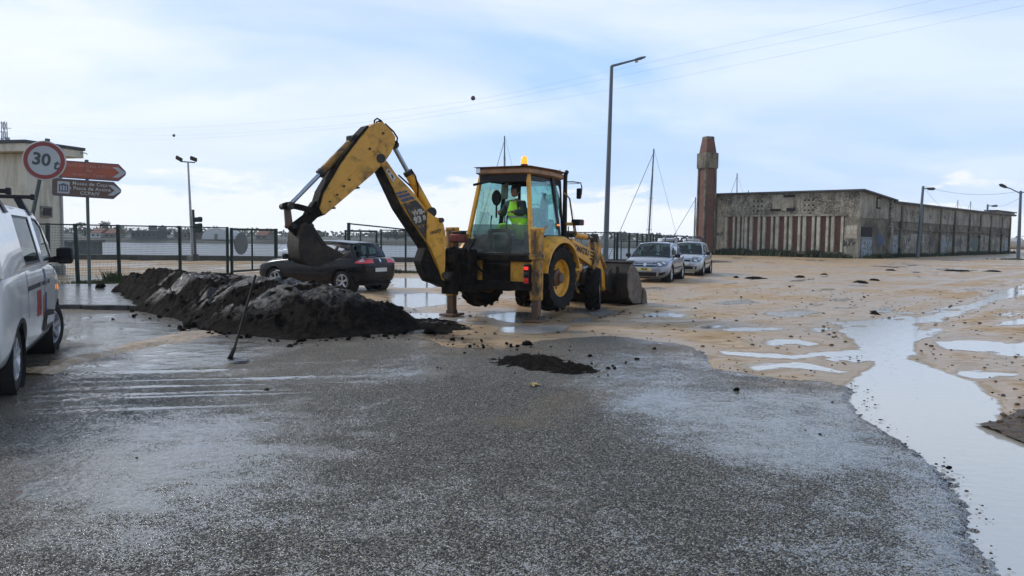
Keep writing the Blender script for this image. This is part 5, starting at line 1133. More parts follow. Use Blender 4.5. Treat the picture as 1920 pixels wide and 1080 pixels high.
def backhoe():
    r = empty('backhoe_loader', tuple(BO), BRZ, 'muddy yellow backhoe loader digging with its arm swung left over the soil heap', 'backhoe loader')
    Y, YD, MS, DS = M['yellow'], M['yellow_dirty'], M['mud_steel'], M['dark_steel']
    # wheels
    for s in (-1, 1): wheel('rear_wheel', r, (0, s * .87, .83), .70, .44, 17, .385, s, 0)
    for s in (-1, 1): wheel('front_wheel', r, (1.95, s * .90, .50), .49, .33, 15, .24, s, rad(20))
    MB().cyl((0, -.7, .83), (0, .7, .83), .16, n=14).build('rear_axle', MS, r, smooth=40); MB().cyl((1.95, -.8, .5), (1.95, .8, .5), .10, n=12).build('front_axle', MS, r, smooth=40)
    # chassis, hood
    MB().box((.8, 0, .85), (3.4, .70, .55)).build('chassis', MS, r, bevel=.03)
    MB().box((.1, 0, 1.18), (1.7, 1.25, .14)).build('cab_floor', DS, r, bevel=.02)
    MB().loft([[(x, y, z) for y, z in ((-.36, 1.0), (-.38, zt - .12), (-.30, zt), (.30, zt), (.38, zt - .12), (.36, 1.0))] for x, zt in ((.95, 1.55), (1.8, 1.46), (2.35, 1.36), (2.5, 1.2))]).build('hood', Y, r, bevel=.03)
    MB().box((2.56, 0, .95), (.12, .62, .55)).build('grille', M['black'], r, bevel=.02)
    # fenders over the rear wheels
    for s in (-1, 1):
        rings = []
        for k in range(15):
            a = rad(15 + 155 * k / 14); R1 = .79 + .03 * math.sin(a); c, sn = math.cos(a), math.sin(a)
            lift = .04 if 40 < math.degrees(a) < 140 else 0
            rings.append([(R1 * c, s * .60, .83 + R1 * sn + lift), (R1 * c, s * 1.05, .83 + R1 * sn + lift), ((R1 - .02) * c, s * 1.12, .83 + (R1 - .05) * sn + lift), ((R1 - .05) * c, s * 1.12, .83 + (R1 - .13) * sn + lift), ((R1 - .05) * c, s * .60, .83 + (R1 - .05) * sn + lift)])
        MB().loft(rings).build('fender', Y, r, smooth=45)
        MB().prism([(rings[i][0][0], rings[i][0][2]) for i in range(15)] + [(-.78, 1.0), (.75, 1.0)], (0, s * .615, 0), (1, 0, 0), (0, 0, 1), (0, 1, 0), .03).build('inner_fender', DS, r)
    # rear frame and sideshift
    MB().box((-1.02, -.02, 1.25), (.14, 1.86, .13)).build('upper_cross_beam', MS, r, bevel=.015); MB().box((-1.02, -.02, .70), (.16, 1.86, .17)).build('lower_cross_beam', MS, r, bevel=.02)
    MB().box((-.93, -.66, .97), (.10, .52, .44)).build('rear_plate', Y, r, bevel=.012); MB().box((-.93, .60, .97), (.10, .60, .44)).build('rear_plate', YD, r, bevel=.012)
    MB().box((-.80, -.05, .97), (.10, 1.0, .42)).build('rear_void_shade', M['hole'], r)  # matt black sheet stands in for the shade inside the open rear frame
    MB().box((-.86, -.46, 1.02), (.06, .10, .24)).build('hose_bracket', DS, r)
    mb = MB(); mb.box((-1.22, .62, .98), (.30, .62, .86)); mb.box((-1.30, .62, 1.32), (.36, .44, .22)); mb.box((-1.2, .3, .62), (.3, .5, .12)); mb.build('sideshift_carriage', MS, r, bevel=.03)
    for z in (.62, 1.28): MB().cyl((-1.55, .66, z - .10), (-1.55, .66, z + .10), .17, n=18).build('king_post_boss', MS, r, smooth=40)
    MB().box((-1.42, .66, .98), (.28, .30, .66)).build('king_post', MS, r, bevel=.03)
    rnd = random.Random(5); hm = MB()
    for k in range(9):
        a = Vector((-.90 - .03 * rnd.random(), rnd.uniform(.1, .7), rnd.uniform(.85, 1.2))); b = Vector((-1.62, .66 + rnd.uniform(-.15, .15), rnd.uniform(1.0, 1.4))); m = a.lerp(b, .5) + Vector((-.05, rnd.uniform(-.15, .1), rnd.uniform(.05, .28)))
        hm.tube([a, a.lerp(m, .6) + Vector((0, 0, .05)), m, m.lerp(b, .5) + Vector((0, 0, .05)), b], .022, 7)
    hm.build('hydraulic_hoses', M['rubber'], r, smooth=60)
    MB().box((-1.20, .68, 1.62), (.20, .34, .16), (0, .1, .1)).build('valve_cover', M['red_box'], r, bevel=.02); MB().box((-1.20, .68, 1.73), (.16, .26, .07)).build('valve_cap', M['black'], r, bevel=.015); MB().box((-1.18, .50, 1.62), (.05, .05, .18)).build('bracket', YD, r)
    MB().prism([(-.02, 1.4), (.16, 1.4), (.30, 1.62), (.12, 1.62)], (-1.3, .52, 0), (0, -1, 0), (0, 0, 1), (1, 0, 0), .08).build('valve_stay', DS, r)
    # stabilisers
    for s in (-1, 1):
        y = s * 1.0
        o = MB().box((-.98, y, 1.13), (.20, .19, 1.40)).build('stabiliser_housing', YD, r, bevel=.012)
        MB().box((-.98, y, 1.80), (.14, .26, .10)).build('cap', Y, o, bevel=.01); MB().box((-1.085, y - .0, 1.18), (.012, .05, 1.2)).build('wear_strip', M['rusty'], o)
        MB().box((-.98, y, 1.28), (.24, .23, .10)).build('clamp', YD, o, bevel=.01)
        i = MB().box((-.98, y, .36), (.15, .145, .62)).build('stabiliser_leg', M['rusty'], r, bevel=.008)
        MB().box((-.98, y, .035), (.46, .34, .05)).build('foot_pad', M['rusty'], i, bevel=.012)
        MB().box((-.98, y, .09), (.14, .20, .08)).build('ankle', DS, i, bevel=.01)
    # rear lights on the right stabiliser
    t = MB().box((-1.03, -.93 - .16 * 0, .92), (.12, .13, .40)).build('tail_light', M['black'], r, bevel=.01)
    t.data.transform(Matrix.Translation((-.08, .06, .02)))
    MB().box((-1.18, -.87, 1.06), (.03, .09, .06)).build('stop_lens', M['red_light'], t, bevel=.008); MB().box((-1.175, -.87, .95), (.03, .11, .07)).build('turn_lens', M['dark_steel'], t, bevel=.008); MB().box((-1.175, -.87, .82), (.02, .10, .10)).build('reflector', M['red_lens'], t, bevel=.005)
    # ---- cab
    RB, RT, BBm, BT, FB_, FT = (-.82, .80, 1.24), (-.58, .56, 2.93), (.50, .79, 1.28), (.44, .57, 2.93), (1.02, .56, 1.1), (.94, .50, 2.90)
    mir = lambda p, s: Vector((p[0], p[1] * s, p[2]))
    for s in (-1, 1):
        MB().bar(mir(RB, s), mir(RT, s), .085, .075, (0, 1, 0)).build('rear_pillar', Y, r, bevel=.015)
        MB().bar(mir(BBm, s), mir(BT, s), .10, .06, (0, 1, 0)).build('centre_pillar', M['black'], r, bevel=.012); MB().bar(mir(FB_, s), mir(FT, s), .06, .06, (0, 1, 0)).build('front_pillar', M['black'], r, bevel=.012)
        MB().bar(mir((-.60, .70, 1.66), s), mir((.48, .76, 1.66), s), .05, .10).build('window_sill', M['black'], r, bevel=.012)
        MB().bar(mir((-.58, .57, 2.86), s), mir((.94, .51, 2.84), s), .07, .10).build('side_header', M['black'], r, bevel=.012)
    MB().bar((-.60, -.56, 2.86), (-.60, .56, 2.86), .08, .16).build('rear_header', M['black'], r, bevel=.012); MB().bar((-.82, -.78, 1.30), (-.82, .78, 1.30), .08, .10).build('rear_sill', DS, r, bevel=.012)
    MB().bar((.94, -.5, 2.86), (.94, .5, 2.86), .08, .14).build('front_header', M['black'], r, bevel=.012)
    rf = MB(); lay = [(2.93, .00), (2.96, .05), (3.03, .05), (3.075, .0), (3.09, -.10)]
    out = [(-.66, .52), (-.60, .58), (.30, .60), (.90, .56), (1.02, .46), (1.02, -.46), (.90, -.56), (.30, -.60), (-.60, -.58), (-.66, -.52)]
    rf.loft([[(x + math.copysign(g, x - .2), y + math.copysign(g, y), z - .035 * max(0, x - .2)) for x, y in out] for z, g in lay]); rf.build('cab_roof', M['cab_roof'], r, smooth=35)
    MB().box((.18, 0, 2.91), (1.45, 1.0, .03)).build('headliner', M['tan'], r)
    def pane(name, pts, mat, t=.006):
        pts = [Vector(p) for p in pts]; n = (pts[1] - pts[0]).cross(pts[2] - pts[0]).normalized() * t; k = len(pts)
        return MB().add(pts + [p + n for p in pts], [tuple(range(k)), tuple(range(2 * k - 1, k - 1, -1))] + [(i, (i + 1) % k, k + (i + 1) % k, k + i) for i in range(k)]).build(name, mat, r)
    lerp = lambda a, b, f: tuple(Vector(a).lerp(Vector(b), f)); m = lambda p, s: (p[0], p[1] * s, p[2])
    # lower rear window (closed, grimy); the upper half is slid up under the roof
    pane('rear_lower_window', [m(lerp(RB, RT, .04), .93), m(lerp(RB, RT, .04), -.93), m(lerp(RB, RT, .40), -.93), m(lerp(RB, RT, .40), .93)], M['cab_glass_dirty'])
    pane('rear_upper_window', [(-.50, .5, 2.88), (-.50, -.5, 2.88), (.12, -.5, 2.84), (.12, .5, 2.84)], M['cab_glass_dirty'])
    for s in (-1, 1):
        pane('side_window', [m(p, s) for p in ((-.66, .705, 1.70), (.44, .755, 1.70), (.40, .575, 2.84), (-.55, .57, 2.84))], M['cab_glass'])
        pane('door_window', [m(p, s) for p in ((.55, .775, 1.30), (.99, .57, 1.15), (.92, .505, 2.82), (.48, .575, 2.84))], M['cab_glass'])
        MB().prism([(-.70, 1.24), (.48, 1.24), (.48, 1.62), (-.64, 1.62)], (0, s * .70, 0), (1, 0, 0), (0, 0, 1), (0, 1, 0), .03).build('lower_side_panel', M['black'], r)
    pane('windscreen', [(1.0, .54, 1.2), (1.0, -.54, 1.2), (.95, -.47, 2.80), (.95, .47, 2.80)], M['cab_glass'])
    MB().prism([(-.5, 1.0), (.5, 1.0), (.5, 1.2), (-.5, 1.2)], (1.0, 0, 0), (0, 1, 0), (0, 0, 1), (1, 0, 0), .04).build('front_bulkhead', M['black'], r)
    # raised window arm, lamps, beacon
    a = XP(887, 347, -.86); b = XP(930, 337, -.62); MB().bar(a, b, .035, .05).build('window_handle_bar', M['black'], r, bevel=.008)
    w = MB().box((-.66, .55, 3.02), (.10, .13, .12)).build('work_lamp', M['black'], r, bevel=.015); MB().box((-.715, .55, 3.02), (.012, .10, .09)).build('lens', M['lens'], w)
    bc = MB().cyl((-.50, -.42, 3.06), (-.50, -.42, 3.14), .075, .07, 16).build('beacon', M['black'], r, smooth=40)
    MB().lathe([(.062, 0), (.066, .06), (.058, .12), (.035, .155), (.001, .165)], (-.50, -.42, 3.14), (0, 0, 1), 18).build('dome', M['amber'], bc, smooth=60)
    # inside
    s = MB(); s.box((.10, .05, 1.40), (.35, .4, .35)); s.build('seat_base', DS, r, bevel=.02)
    s = MB().box((.02, -.12, 1.62), (.55, .52, .14)).build('seat_cushion', M['seat'], r, bevel=.05); MB().box((.26, -.14, 1.98), (.14, .50, .62), (0, .12, 0)).build('seat_back', M['seat'], r, bevel=.06)
    c = XP(931, 371, -.22); hd = MB().lathe([(.001, -.03), (.12, -.03), (.135, 0), (.12, .03), (.001, .03)], (0, 0, 0), (1, 0, 0), 24).build('headrest_pad', M['hole'], r, smooth=50); hd.data.transform(Matrix.Translation(c) @ Matrix.Diagonal((1, .85, 1.25, 1))); MB().cyl(c - Vector((0, 0, .15)), c - Vector((0, 0, .42)), .02, n=8).build('stalk', M['black'], hd)
    c = XP(946, 358, .30); MB().box(c, (.07, .17, .36), (0, .1, .2)).build('sun_screen', M['milk'], r, bevel=.03)
    MB().box((-.48, .15, 1.55), (.16, .5, .55), (0, -.15, 0)).build('lever_console', DS, r, bevel=.03); MB().box((-.55, .08, 1.55), (.14, .34, .42), (0, -.2, 0)).build('console_cover', M['milk'], r, bevel=.04)
    for py in (.36, -.02): MB().tube([(-.50, py, 1.78), (-.50, py, 1.98), (-.47, py, 2.10)], [.012, .012, .02], 7).build('control_lever', M['black'], r)
    stc = YP(1001, 396, -.10); cx, cz = stc; MB().tube([(cx + .13 * math.cos(t) * .5, -.10 + .17 * math.sin(t), cz + .15 * math.cos(t)) for t in np.linspace(0, 2 * math.pi, 25)], .014, 6, cap=False).build('steering_wheel', M['black'], r, smooth=60)
    MB().tube([(cx, -.1, cz), (cx + .22, -.1, cz - .42)], .03, 8).build('steering_column', M['black'], r); MB().box((cx + .3, -.1, cz - .42), (.25, .6, .5)).build('dashboard', M['black'], r, bevel=.04)
    cab = [XP(999, 333, .35), XP(1002, 352, .35), XP(1010, 366, .35), XP(1018, 361, .35), XP(1024, 346, .35), XP(1025, 336, .35)]; MB().tube(cab, .008, 5).build('coiled_cord', M['black'], r)
    # exhaust, handrail, mirror, marker lamp
    MB().tube([(1.02, -.60, 1.2), (.98, -.62, 2.2), (.96, -.63, 2.90), (.97, -.63, 3.02), (1.03, -.63, 3.10)], [.055, .052, .045, .045, .048], 12).build('exhaust_stack', M['black'], r, smooth=50)
    MB().tube([YP(1058, 362, -.80)[:1] + (-.80,) + YP(1058, 362, -.80)[1:], (lambda q: (q[0], -.82, q[1]))(YP(1068, 372, -.82)), (lambda q: (q[0], -.84, q[1]))(YP(1077, 435, -.84)), (lambda q: (q[0], -.84, q[1]))(YP(1079, 440, -.84))], .018, 8).build('handrail', M['yellow_dirty'], r, smooth=60)
    MB().tube([(.80, -.80, 1.9), (.72, -.84, 1.72), (.74, -.84, 1.45), (.90, -.80, 1.40)], .014, 7).build('grab_rail', M['black'], r, smooth=60)
    q = lambda px, py, y: (lambda a: Vector((a[0], y, a[1])))(YP(px, py, y))
    mi = MB().tube([q(1062, 341, -.66), q(1076, 341, -.9), q(1089, 343, -1.0), q(1091, 352, -1.0), q(1090, 366, -1.0)], .013, 7).build('mirror', M['black'], r, smooth=60); c = q(1085.5, 363, -1.0); MB().box(c, (.05, .13, .23), (0, 0, rad(-20))).build('mirror_head', M['black'], mi, bevel=.03)
    MB().tube([q(1062, 345, -.66), q(1086, 344, -.98)], .007, 5).build('mirror_stay', M['black'], r)
    p = q(1083, 417, -.95); lm = MB().box(p, (.24, .20, .13)).build('side_lamp', M['black'], r, bevel=.02); p2 = q(1091, 417.5, -1.0); MB().box(p2 + Vector((0, -.0, 0)), (.06, .10, .10)).build('lens', M['red_light'], lm, bevel=.015)
    MB().bar(q(1062, 420, -.84), q(1086, 420, -.9), .05, .07).build('lamp_bracket', YD, r, bevel=.01); p3 = q(1047, 422, -.86); MB().box(p3, (.05, .05, .04)).build('marker_lamp', M['amber_dim'], r)
    MB().tube([q(1078, 423, -.86), q(1081, 440, -.84)], .014, 6).build('lamp_stay', YD, r)
    # ---- front loader
    for s in (-1, 1):
        y = s * .66; arm = [YP(1068, 447, -.66), YP(1107, 469, -.66), YP(1122, 488, -.66), YP(1140, 538, -.66), YP(1130, 545, -.66), YP(1112, 508, -.66), YP(1104, 498, -.66), YP(1072, 476, -.66)]
        MB().prism(arm, (0, y, 0), (1, 0, 0), (0, 0, 1), (0, 1, 0), .11).build('loader_arm', Y, r, bevel=.015)
        post = [YP(1113, 449, -.66), YP(1121, 458, -.66), YP(1118, 480, -.66), YP(1113, 502, -.66), YP(1104, 502, -.66), YP(1110, 470, -.66)]
        MB().prism(post, (0, y - s * .0 - s * .085, 0), (1, 0, 0), (0, 0, 1), (0, 1, 0), .05).build('tilt_lever', YD, r, bevel=.01); MB().prism(post, (0, y + s * .085, 0), (1, 0, 0), (0, 0, 1), (0, 1, 0), .05).build('tilt_lever', YD, r, bevel=.01)
        A = q(1119, 461, y if s < 0 else -.66); B = q(1136, 503, -.66); A.y = B.y = y; MB().bar(A, B, .06, .07).build('tilt_link', YD, r, bevel=.01)
        c0 = q(1070, 439, -.66); c1 = q(1114, 446, -.66); c0.y = c1.y = y; cylinder_ram(r, c0, c1, .68, .062, .03, 'yellow', 'tilt_cylinder')
        MB().box((c1.x, y, c1.z), (.16, .16, .20)).build('pin_block', DS, r, bevel=.03)
        d0 = Vector((1.0, y * .9, .75)); d1 = Vector((2.35, y, 1.05)); cylinder_ram(r, d0, d1, .6, .06, .03, 'yellow', 'lift_cylinder')
        MB().box((1.0, s * .52, 1.05), (.16, .14, .95)).build('loader_tower', Y, r, bevel=.015); MB().box((1.25, s * .62, .62), (.45, .36, .08)).build('step', DS, r, bevel=.01)
    MB().cyl((1.42, -.72, .84), (1.42, -.40, .84), .17, n=18).build('tank', YD, r, smooth=40); MB().box((1.18, -.74, 1.0), (.50, .26, .16)).build('tool_box', Y, r, bevel=.03); MB().tube([(1.0, -.82, 1.1), (1.05, -.86, .6), (1.25, -.86, .45)], .03, 7).build('step_rail', YD, r)
    # maker's lettering and the ladder stripe on the right arm
    e = Vector(q(1107, 477, -.72)) - Vector(q(1072, 462, -.72)); mid = (Vector(q(1107, 477, -.72)) + Vector(q(1072, 462, -.72))) / 2
    text_bh('maker_lettering', 'KOMATSU', .19, (mid.x - .02, -.7175, mid.z + .01), e, (0, -1, 0), M['graffiti_black'], r, bold=.008)
    ed = e.normalized(); up = Vector((0, -1, 0)).cross(ed); base = Vector(q(1111, 477, -.72))
    for k in range(4):
        c = base + up * (-.12 + .08 * k) - ed * .02; MB().bar(c - ed * .10, c + ed * .10, .045, .006, (0, -1, 0)).build('decal_stripe', M['graffiti_black'], r)
    # bucket: curved back, side plates, cutting edge
    bp = [(3.15, 1.02), (3.02, .80), (2.98, .50), (3.10, .22), (3.35, .06), (4.15, .02)]
    bp = [(x + .35, z) for x, z in bp]; bp[0] = (3.62, 1.06)
    mb = MB(); t = .03; n = len(bp)
    inner = [(x + .035, z + .02) for x, z in bp]
    mb.loft([[(x, y, z) for x, z in bp] + [(x, y, z) for x, z in reversed(inner)] for y in (-1.16, 1.16)]); mb.build('loader_bucket', M['bucket_steel'], r, smooth=35)
    for s in (-1, 1):
        side = bp + [(4.45, .24), (4.05, .78)]; MB().prism(side, (0, s * 1.175, 0), (1, 0, 0), (0, 0, 1), (0, 1, 0), .03).build('bucket_side', M['edge_steel'], r)
        MB().prism([(4.28, .02), (4.62, .01), (4.55, .30), (4.36, .42)], (0, s * 1.20, 0), (1, 0, 0), (0, 0, 1), (0, 1, 0), .03).build('bucket_cheek', M['edge_steel'], r)
        for yy in (.55, .75): MB().prism([(3.30, .95), (3.42, .30), (3.06, .42), (3.02, .78)], (0, s * yy, 0), (1, 0, 0), (0, 0, 1), (0, 1, 0), .035).build('bucket_lug', DS, r)
    MB().box((4.58, 0, .02), (.22, 2.40, .03)).build('cutting_edge', M['edge_steel'], r); MB().box((3.66, 0, 1.07), (.14, 2.36, .05), (0, -.3, 0)).build('bucket_lip', M['bucket_steel'], r, bevel=.01)
    for y in (-.9, -.2, .5): MB().box((3.36, y, .62), (.05, .06, .7)).build('bucket_rib', M['bucket_steel'], r)
    # ---- digging arm, swung to the left: a vertical plane through the king post
    K = BO + BF * -1.55 + BL_ * .66; b = Vector((-.82, -.5724, 0)).normalized(); sN = Vector((-b.y * 1.0, b.x, 0)) * 1.0
    if sN.y > 0: sN = -sN
    def BP(px, py, off=0.0): p = HIT(px, py, K + sN * off, sN); return ((p - K).dot(b), p.z)
    def W3(t, z, off=0.0): return bl(K + b * t + sN * off + Vector((0, 0, z)))
    ex, ey, ez = bl(BO + b), Vector((0, 0, 1)), bl(BO + sN)
    def plate(name, pts, off, depth, mat, bevel=.012, raw=False, face=None):
        P = pts if raw else [BP(x, y, face if face is not None else off + depth / 2) for x, y in pts]
        return MB().prism(P, bl(K + sN * off), ex, ey, ez, depth).build(name, mat, r, bevel=bevel)
    bw = .34
    boom_px = [(712, 304), (719, 297), (727, 303), (745, 330), (777, 363), (803, 398), (806, 420), (812, 470), (826, 522), (832, 530), (826, 521), (800, 457), (753, 387), (717, 312)]
    boom = plate('boom', [(714, 303), (720, 297), (727, 303), (745, 329), (777, 362), (803, 397), (822, 440), (834, 528), (826, 519), (800, 457), (753, 387), (717, 312)], 0, bw, M['boom_mat'], .014)
    MB().bar(W3(*BP(700, 318, -bw / 2), -.0), W3(*BP(792, 508, -bw / 2), 0), .01, .01).build  # noqa
    # dark plate: shade on the boom's underside put into its colour
    plate('boom_underside_shade', [(717, 313), (753, 388), (800, 458), (827, 521), (829, 525), (823, 522), (797, 462), (750, 391), (715, 316)], 0, bw + .012, M['mud_steel'], 0)
    # foot castings
    for o in (-.20, .20): plate('boom_foot_plate', [(802, 396), (812, 404), (826, 411), (832, 420), (836, 440), (835, 500), (833, 521), (830, 526), (818, 490), (806, 462), (800, 452)], o, .045, M['yellow'], .01, face=.2225)
    plate('boom_foot_guard', [(800, 459), (826, 512), (833, 527), (836, 540), (822, 533), (806, 528), (796, 510), (790, 490)], 0, .34, MS, .02, face=.17)
    for px, py, rr in ((826, 413, .05), (833, 516, .07)):
        t, z = BP(px, py, .2); MB().cyl(W3(t, z, -.26), W3(t, z, .26), rr, n=16).build('pivot_pin', DS, r, smooth=40)
    # rods of the swing links: king post to boom foot
    t, z = BP(838, 520, 0); MB().bar(W3(t, z), (-1.45, .66, .75), .3, .34).build('swing_bracket', MS, r, bevel=.03)
    t, z = BP(838, 480, 0); MB().bar(W3(t, z), (-1.45, .66, 1.1), .24, .24).build('swing_bracket', MS, r, bevel=.03)
    # dipper
    dw = .30
    dip = [(703, 231), (717, 228), (733, 243), (742, 256), (741, 270), (734, 286), (722, 304), (700, 326), (612, 401), (606, 402), (599, 390), (607, 362), (640, 305), (672, 262), (692, 238)]
    plate('dipper', dip, 0, dw, M['boom_mat'], .016)
    plate('dipper_back_plate', [(692, 237), (672, 261), (640, 304), (606, 362), (598, 391), (593, 388), (602, 358), (636, 300), (668, 257), (689, 235)], 0, dw + .01, MS, 0, face=dw / 2)
    # weld seam along the plate, bolts and pins on the side
    sm = [BP(x, y, dw / 2) for x, y in ((735, 247), (700, 290), (640, 345), (606, 372))]; MB().tube([W3(t, z, dw / 2 + .002) for t, z in sm], .008, 5).build('weld_seam', M['yellow'], r)
    for px, py, rr in ((714, 297, .085), (693, 279, .022), (718, 250, .022), (655, 337, .018), (645, 349, .018), (672, 352, .018), (632, 365, .018), (618, 378, .018), (627, 390, .018)):
        t, z = BP(px, py, dw / 2); MB().cyl(W3(t, z, -dw / 2 - .02), W3(t, z, dw / 2 + .025), rr, n=14).build('pin', DS, r, smooth=40)
    plate('dipper_nose', [(607, 372), (612, 402), (596, 408), (584, 420), (572, 428), (566, 420), (578, 396), (590, 378)], 0, .22, MS, .02, face=.11)
    # bucket ram on the dipper, crowd ram behind the boom
    A = W3(*BP(663, 262)); B = W3(*BP(541, 386)); cylinder_ram(r, A, B, .52, .075, .042, 'yellow_dirty', 'bucket_cylinder')
    A = W3(*BP(806, 398)); B = W3(*BP(737, 272)); cylinder_ram(r, A, B, .60, .085, .045, 'yellow', 'crowd_cylinder')
    MB().box(W3(*BP(657, 262, 0)), (.12, .12, .14)).build('cylinder_cap', DS, r, bevel=.02)
    h1 = [BP(x, y, .05) for x, y in ((702, 236), (702, 226), (707, 222), (714, 226), (719, 232))]; MB().tube([W3(t, z, .05) for t, z in h1], .016, 7).build('hose_loop', M['rubber'], r, smooth=60)
    h1 = [BP(x, y, .0) for x, y in ((706, 236), (706, 229), (711, 227), (717, 233))]; MB().tube([W3(t, z, .0) for t, z in h1], .016, 7).build('hose_loop', M['rubber'], r, smooth=60)
    h1 = [BP(x, y, .10) for x, y in ((722, 232), (738, 247), (745, 258), (744, 268), (738, 276))]; MB().tube([W3(t, z, .10) for t, z in h1], .016, 7).build('hose_loop', M['rubber'], r, smooth=60)
    h1 = [BP(x, y, .10) for x, y in ((771, 318), (779, 330), (784, 350), (783, 372), (786, 385))]; MB().tube([W3(t, z, .10) for t, z in h1], .014, 7).build('ram_hose', M['rubber'], r, smooth=60)
    h1 = [BP(x, y, 0) for x, y in ((748, 328), (770, 348), (781, 362), (783, 376))]; MB().tube([W3(t, z, -.02) for t, z in h1], .016, 7).build('ram_hose', M['rubber'], r, smooth=60)
    h1 = [BP(x, y, 0) for x, y in ((668, 256), (640, 312), (612, 342), (603, 360))]; MB().tube([W3(t, z, -.02) for t, z in h1], .018, 7).build('ram_hose', M['rubber'], r, smooth=60)
    # tipping links
    for o in (-.15, .15):
        plate('tipping_link', [(530, 381), (537, 379), (560, 382), (586, 389), (588, 399), (574, 397), (553, 392), (536, 393), (530, 390)], o, .04, MS, .01)
        plate('bucket_link', [(533, 388), (545, 388), (550, 424), (536, 426)], o * .7, .05, M['rusty'], .01)
    t, z = BP(537, 387, 0); MB().cyl(W3(t, z, -.24), W3(t, z, .24), .055, n=14).build('link_pin', DS, r, smooth=40)
    # digging bucket: two cheeks, rolled back, lip with teeth
    bs = [BP(x, y, .30) for x, y in ((574, 417), (566, 424), (562, 440), (560, 462), (563, 482), (575, 495), (597, 500), (622, 491), (647, 478))]
    lip = [BP(x, y, .30) for x, y in ((612, 459), (598, 441), (590, 427), (585, 424))]
    for o in (-.285, .285): MB().prism(bs + lip, bl(K + sN * o), ex, ey, ez, .03).build('bucket_cheek_plate', M['digger_mat'], r, bevel=.006)
    sh = MB(); ins = []
    cx = sum(p[0] for p in bs) / len(bs); cz = sum(p[1] for p in bs) / len(bs)
    ins = [(p[0] + (cx - p[0]) * .05, p[1] + (cz - p[1]) * .05) for p in bs]
    sh.loft([[W3(t, z, o) for t, z in bs] + [W3(t, z, o) for t, z in reversed(ins)] for o in (-.27, .27)]); sh.build('digging_bucket', M['digger_mat'], r, smooth=35)
    tip = Vector(bs[-1]); pr = Vector(bs[-2]); dd = (tip - pr).normalized()
    for o in (-.25, -.085, .085, .25):
        a = W3(tip.x - dd.x * .06, tip.y - dd.y * .06, o); c = W3(tip.x + dd.x * .15, tip.y + dd.y * .15, o); MB().bar(a, a.lerp(c, .5), .09, .06).build('tooth', M['edge_steel'], r, bevel=.008); MB().cyl(a.lerp(c, .4), c, .042, .012, 6).build('tooth_tip', M['edge_steel'], r)
    for o in (-.12, .12): plate('bucket_ear', [(572, 400), (583, 410), (588, 424), (574, 440), (556, 444), (540, 430), (548, 418)], o, .035, MS, .008)
    for px, py in ((577, 424), (545, 424)): t, z = BP(px, py, 0); MB().cyl(W3(t, z, -.2), W3(t, z, .2), .045, n=12).build('bucket_pin', DS, r, smooth=40)
    plate('bucket_cutter', [(585, 424), (590, 427), (598, 441), (612, 459), (606, 462), (592, 444), (583, 430)], .30, .03, M['digger_mat'], .004, face=.3)
    # soil stuck in the bucket
    # decals on the boom side
    f0 = bw / 2 + .0165
    def decal(name, pts, mat, lift=0.0): P = [BP(x, y, f0 + lift) for x, y in pts]; return MB().prism(P, bl(K + sN * (f0 + lift)), ex, ey, ez, .003).build(name, mat, r)
    decal('blue_stripe', [(742, 361.5), (762, 356.5), (765, 360), (744, 365)], M['decal_blue']); decal('blue_stripe', [(745, 367), (766.5, 361.5), (771, 366), (749, 372)], M['decal_blue']); decal('blue_stripe', [(751, 374), (772.5, 367.5), (778, 373), (755, 379)], M['decal_blue'])
    decal('black_decal', [(756, 382), (780, 375), (802, 399), (803, 410), (802, 448), (800, 451), (778, 421), (764, 398)], M['decal_black'])
    decal('warning_label', [(723.5, 321), (727.5, 315.5), (742, 333), (737.5, 342)], M['decal_white'])
    exn = (Vector(W3(*BP(800, 394, f0), f0)) - Vector(W3(*BP(776, 400, f0), f0))).normalized(); nz = bl(BO + sN)
    c = W3(*BP(784.5, 398, f0), f0 + .004); text_bh('model_lettering', 'WB-', .135, c, exn, nz, M['decal_white'], r, bold=.006)
    c = W3(*BP(783, 412.5, f0), f0 + .004); text_bh('model_lettering', '93', .165, c, exn, nz, M['decal_white'], r, bold=.008)
    c = W3(*BP(796, 408.5, f0), f0 + .004); text_bh('model_lettering', 'R', .125, c, exn, nz, M['decal_white'], r, bold=.006)
    pw = .2225 + .013; exm = (Vector(W3(*BP(826, 430, pw), pw)) - Vector(W3(*BP(808, 436, pw), pw))).normalized()
    text_bh('handwriting', 'mazy', .125, W3(*BP(816.5, 433.5, pw), pw), exm, nz, M['graffiti_black'], r, shear=.3)
    tri = [BP(x, y, f0 + .003) for x, y in ((726.5, 322.5), (729, 318.5), (731.5, 324))]; MB().prism(tri, bl(K + sN * (f0 + .003)), ex, ey, ez, .003).build('warning_triangle', M['graffiti_black'], r)
    tri = [BP(x, y, f0 + .003) for x, y in ((733, 328), (735, 326), (738, 333), (736, 335))]; MB().prism(tri, bl(K + sN * (f0 + .003)), ex, ey, ez, .003).build('warning_figure', M['graffiti_black'], r)
    # fire extinguisher hangs on the cab pillar: its own thing
    p = q(1020.5, 390, -.52); pw_ = BO + BF * p.x + BL_ * p.y + Vector((0, 0, p.z - .27))
    x = empty('fire_extinguisher', tuple(pw_), BRZ, 'dark red fire extinguisher hanging inside the digger cab window', 'fire extinguisher')
    MB().lathe([(.001, 0), (.078, .01), (.085, .03), (.085, .40), (.06, .47), (.03, .50), (.03, .53), (.001, .53)], (0, 0, 0), (0, 0, 1), 20).build('cylinder', M['ext_red'], x, smooth=50)
    MB().box((.0, 0, .56), (.12, .05, .05)).build('handle', M['black'], x, bevel=.01); MB().tube([(.03, .05, .54), (.08, .09, .5), (.09, .09, .3), (.09, .07, .2)], .012, 6).build('hose', M['black'], x); MB().lathe([(.0875, .2), (.0875, .23)], (0, 0, 0), (0, 0, 1), 20).build('strap', M['dark_steel'], x)
    return r
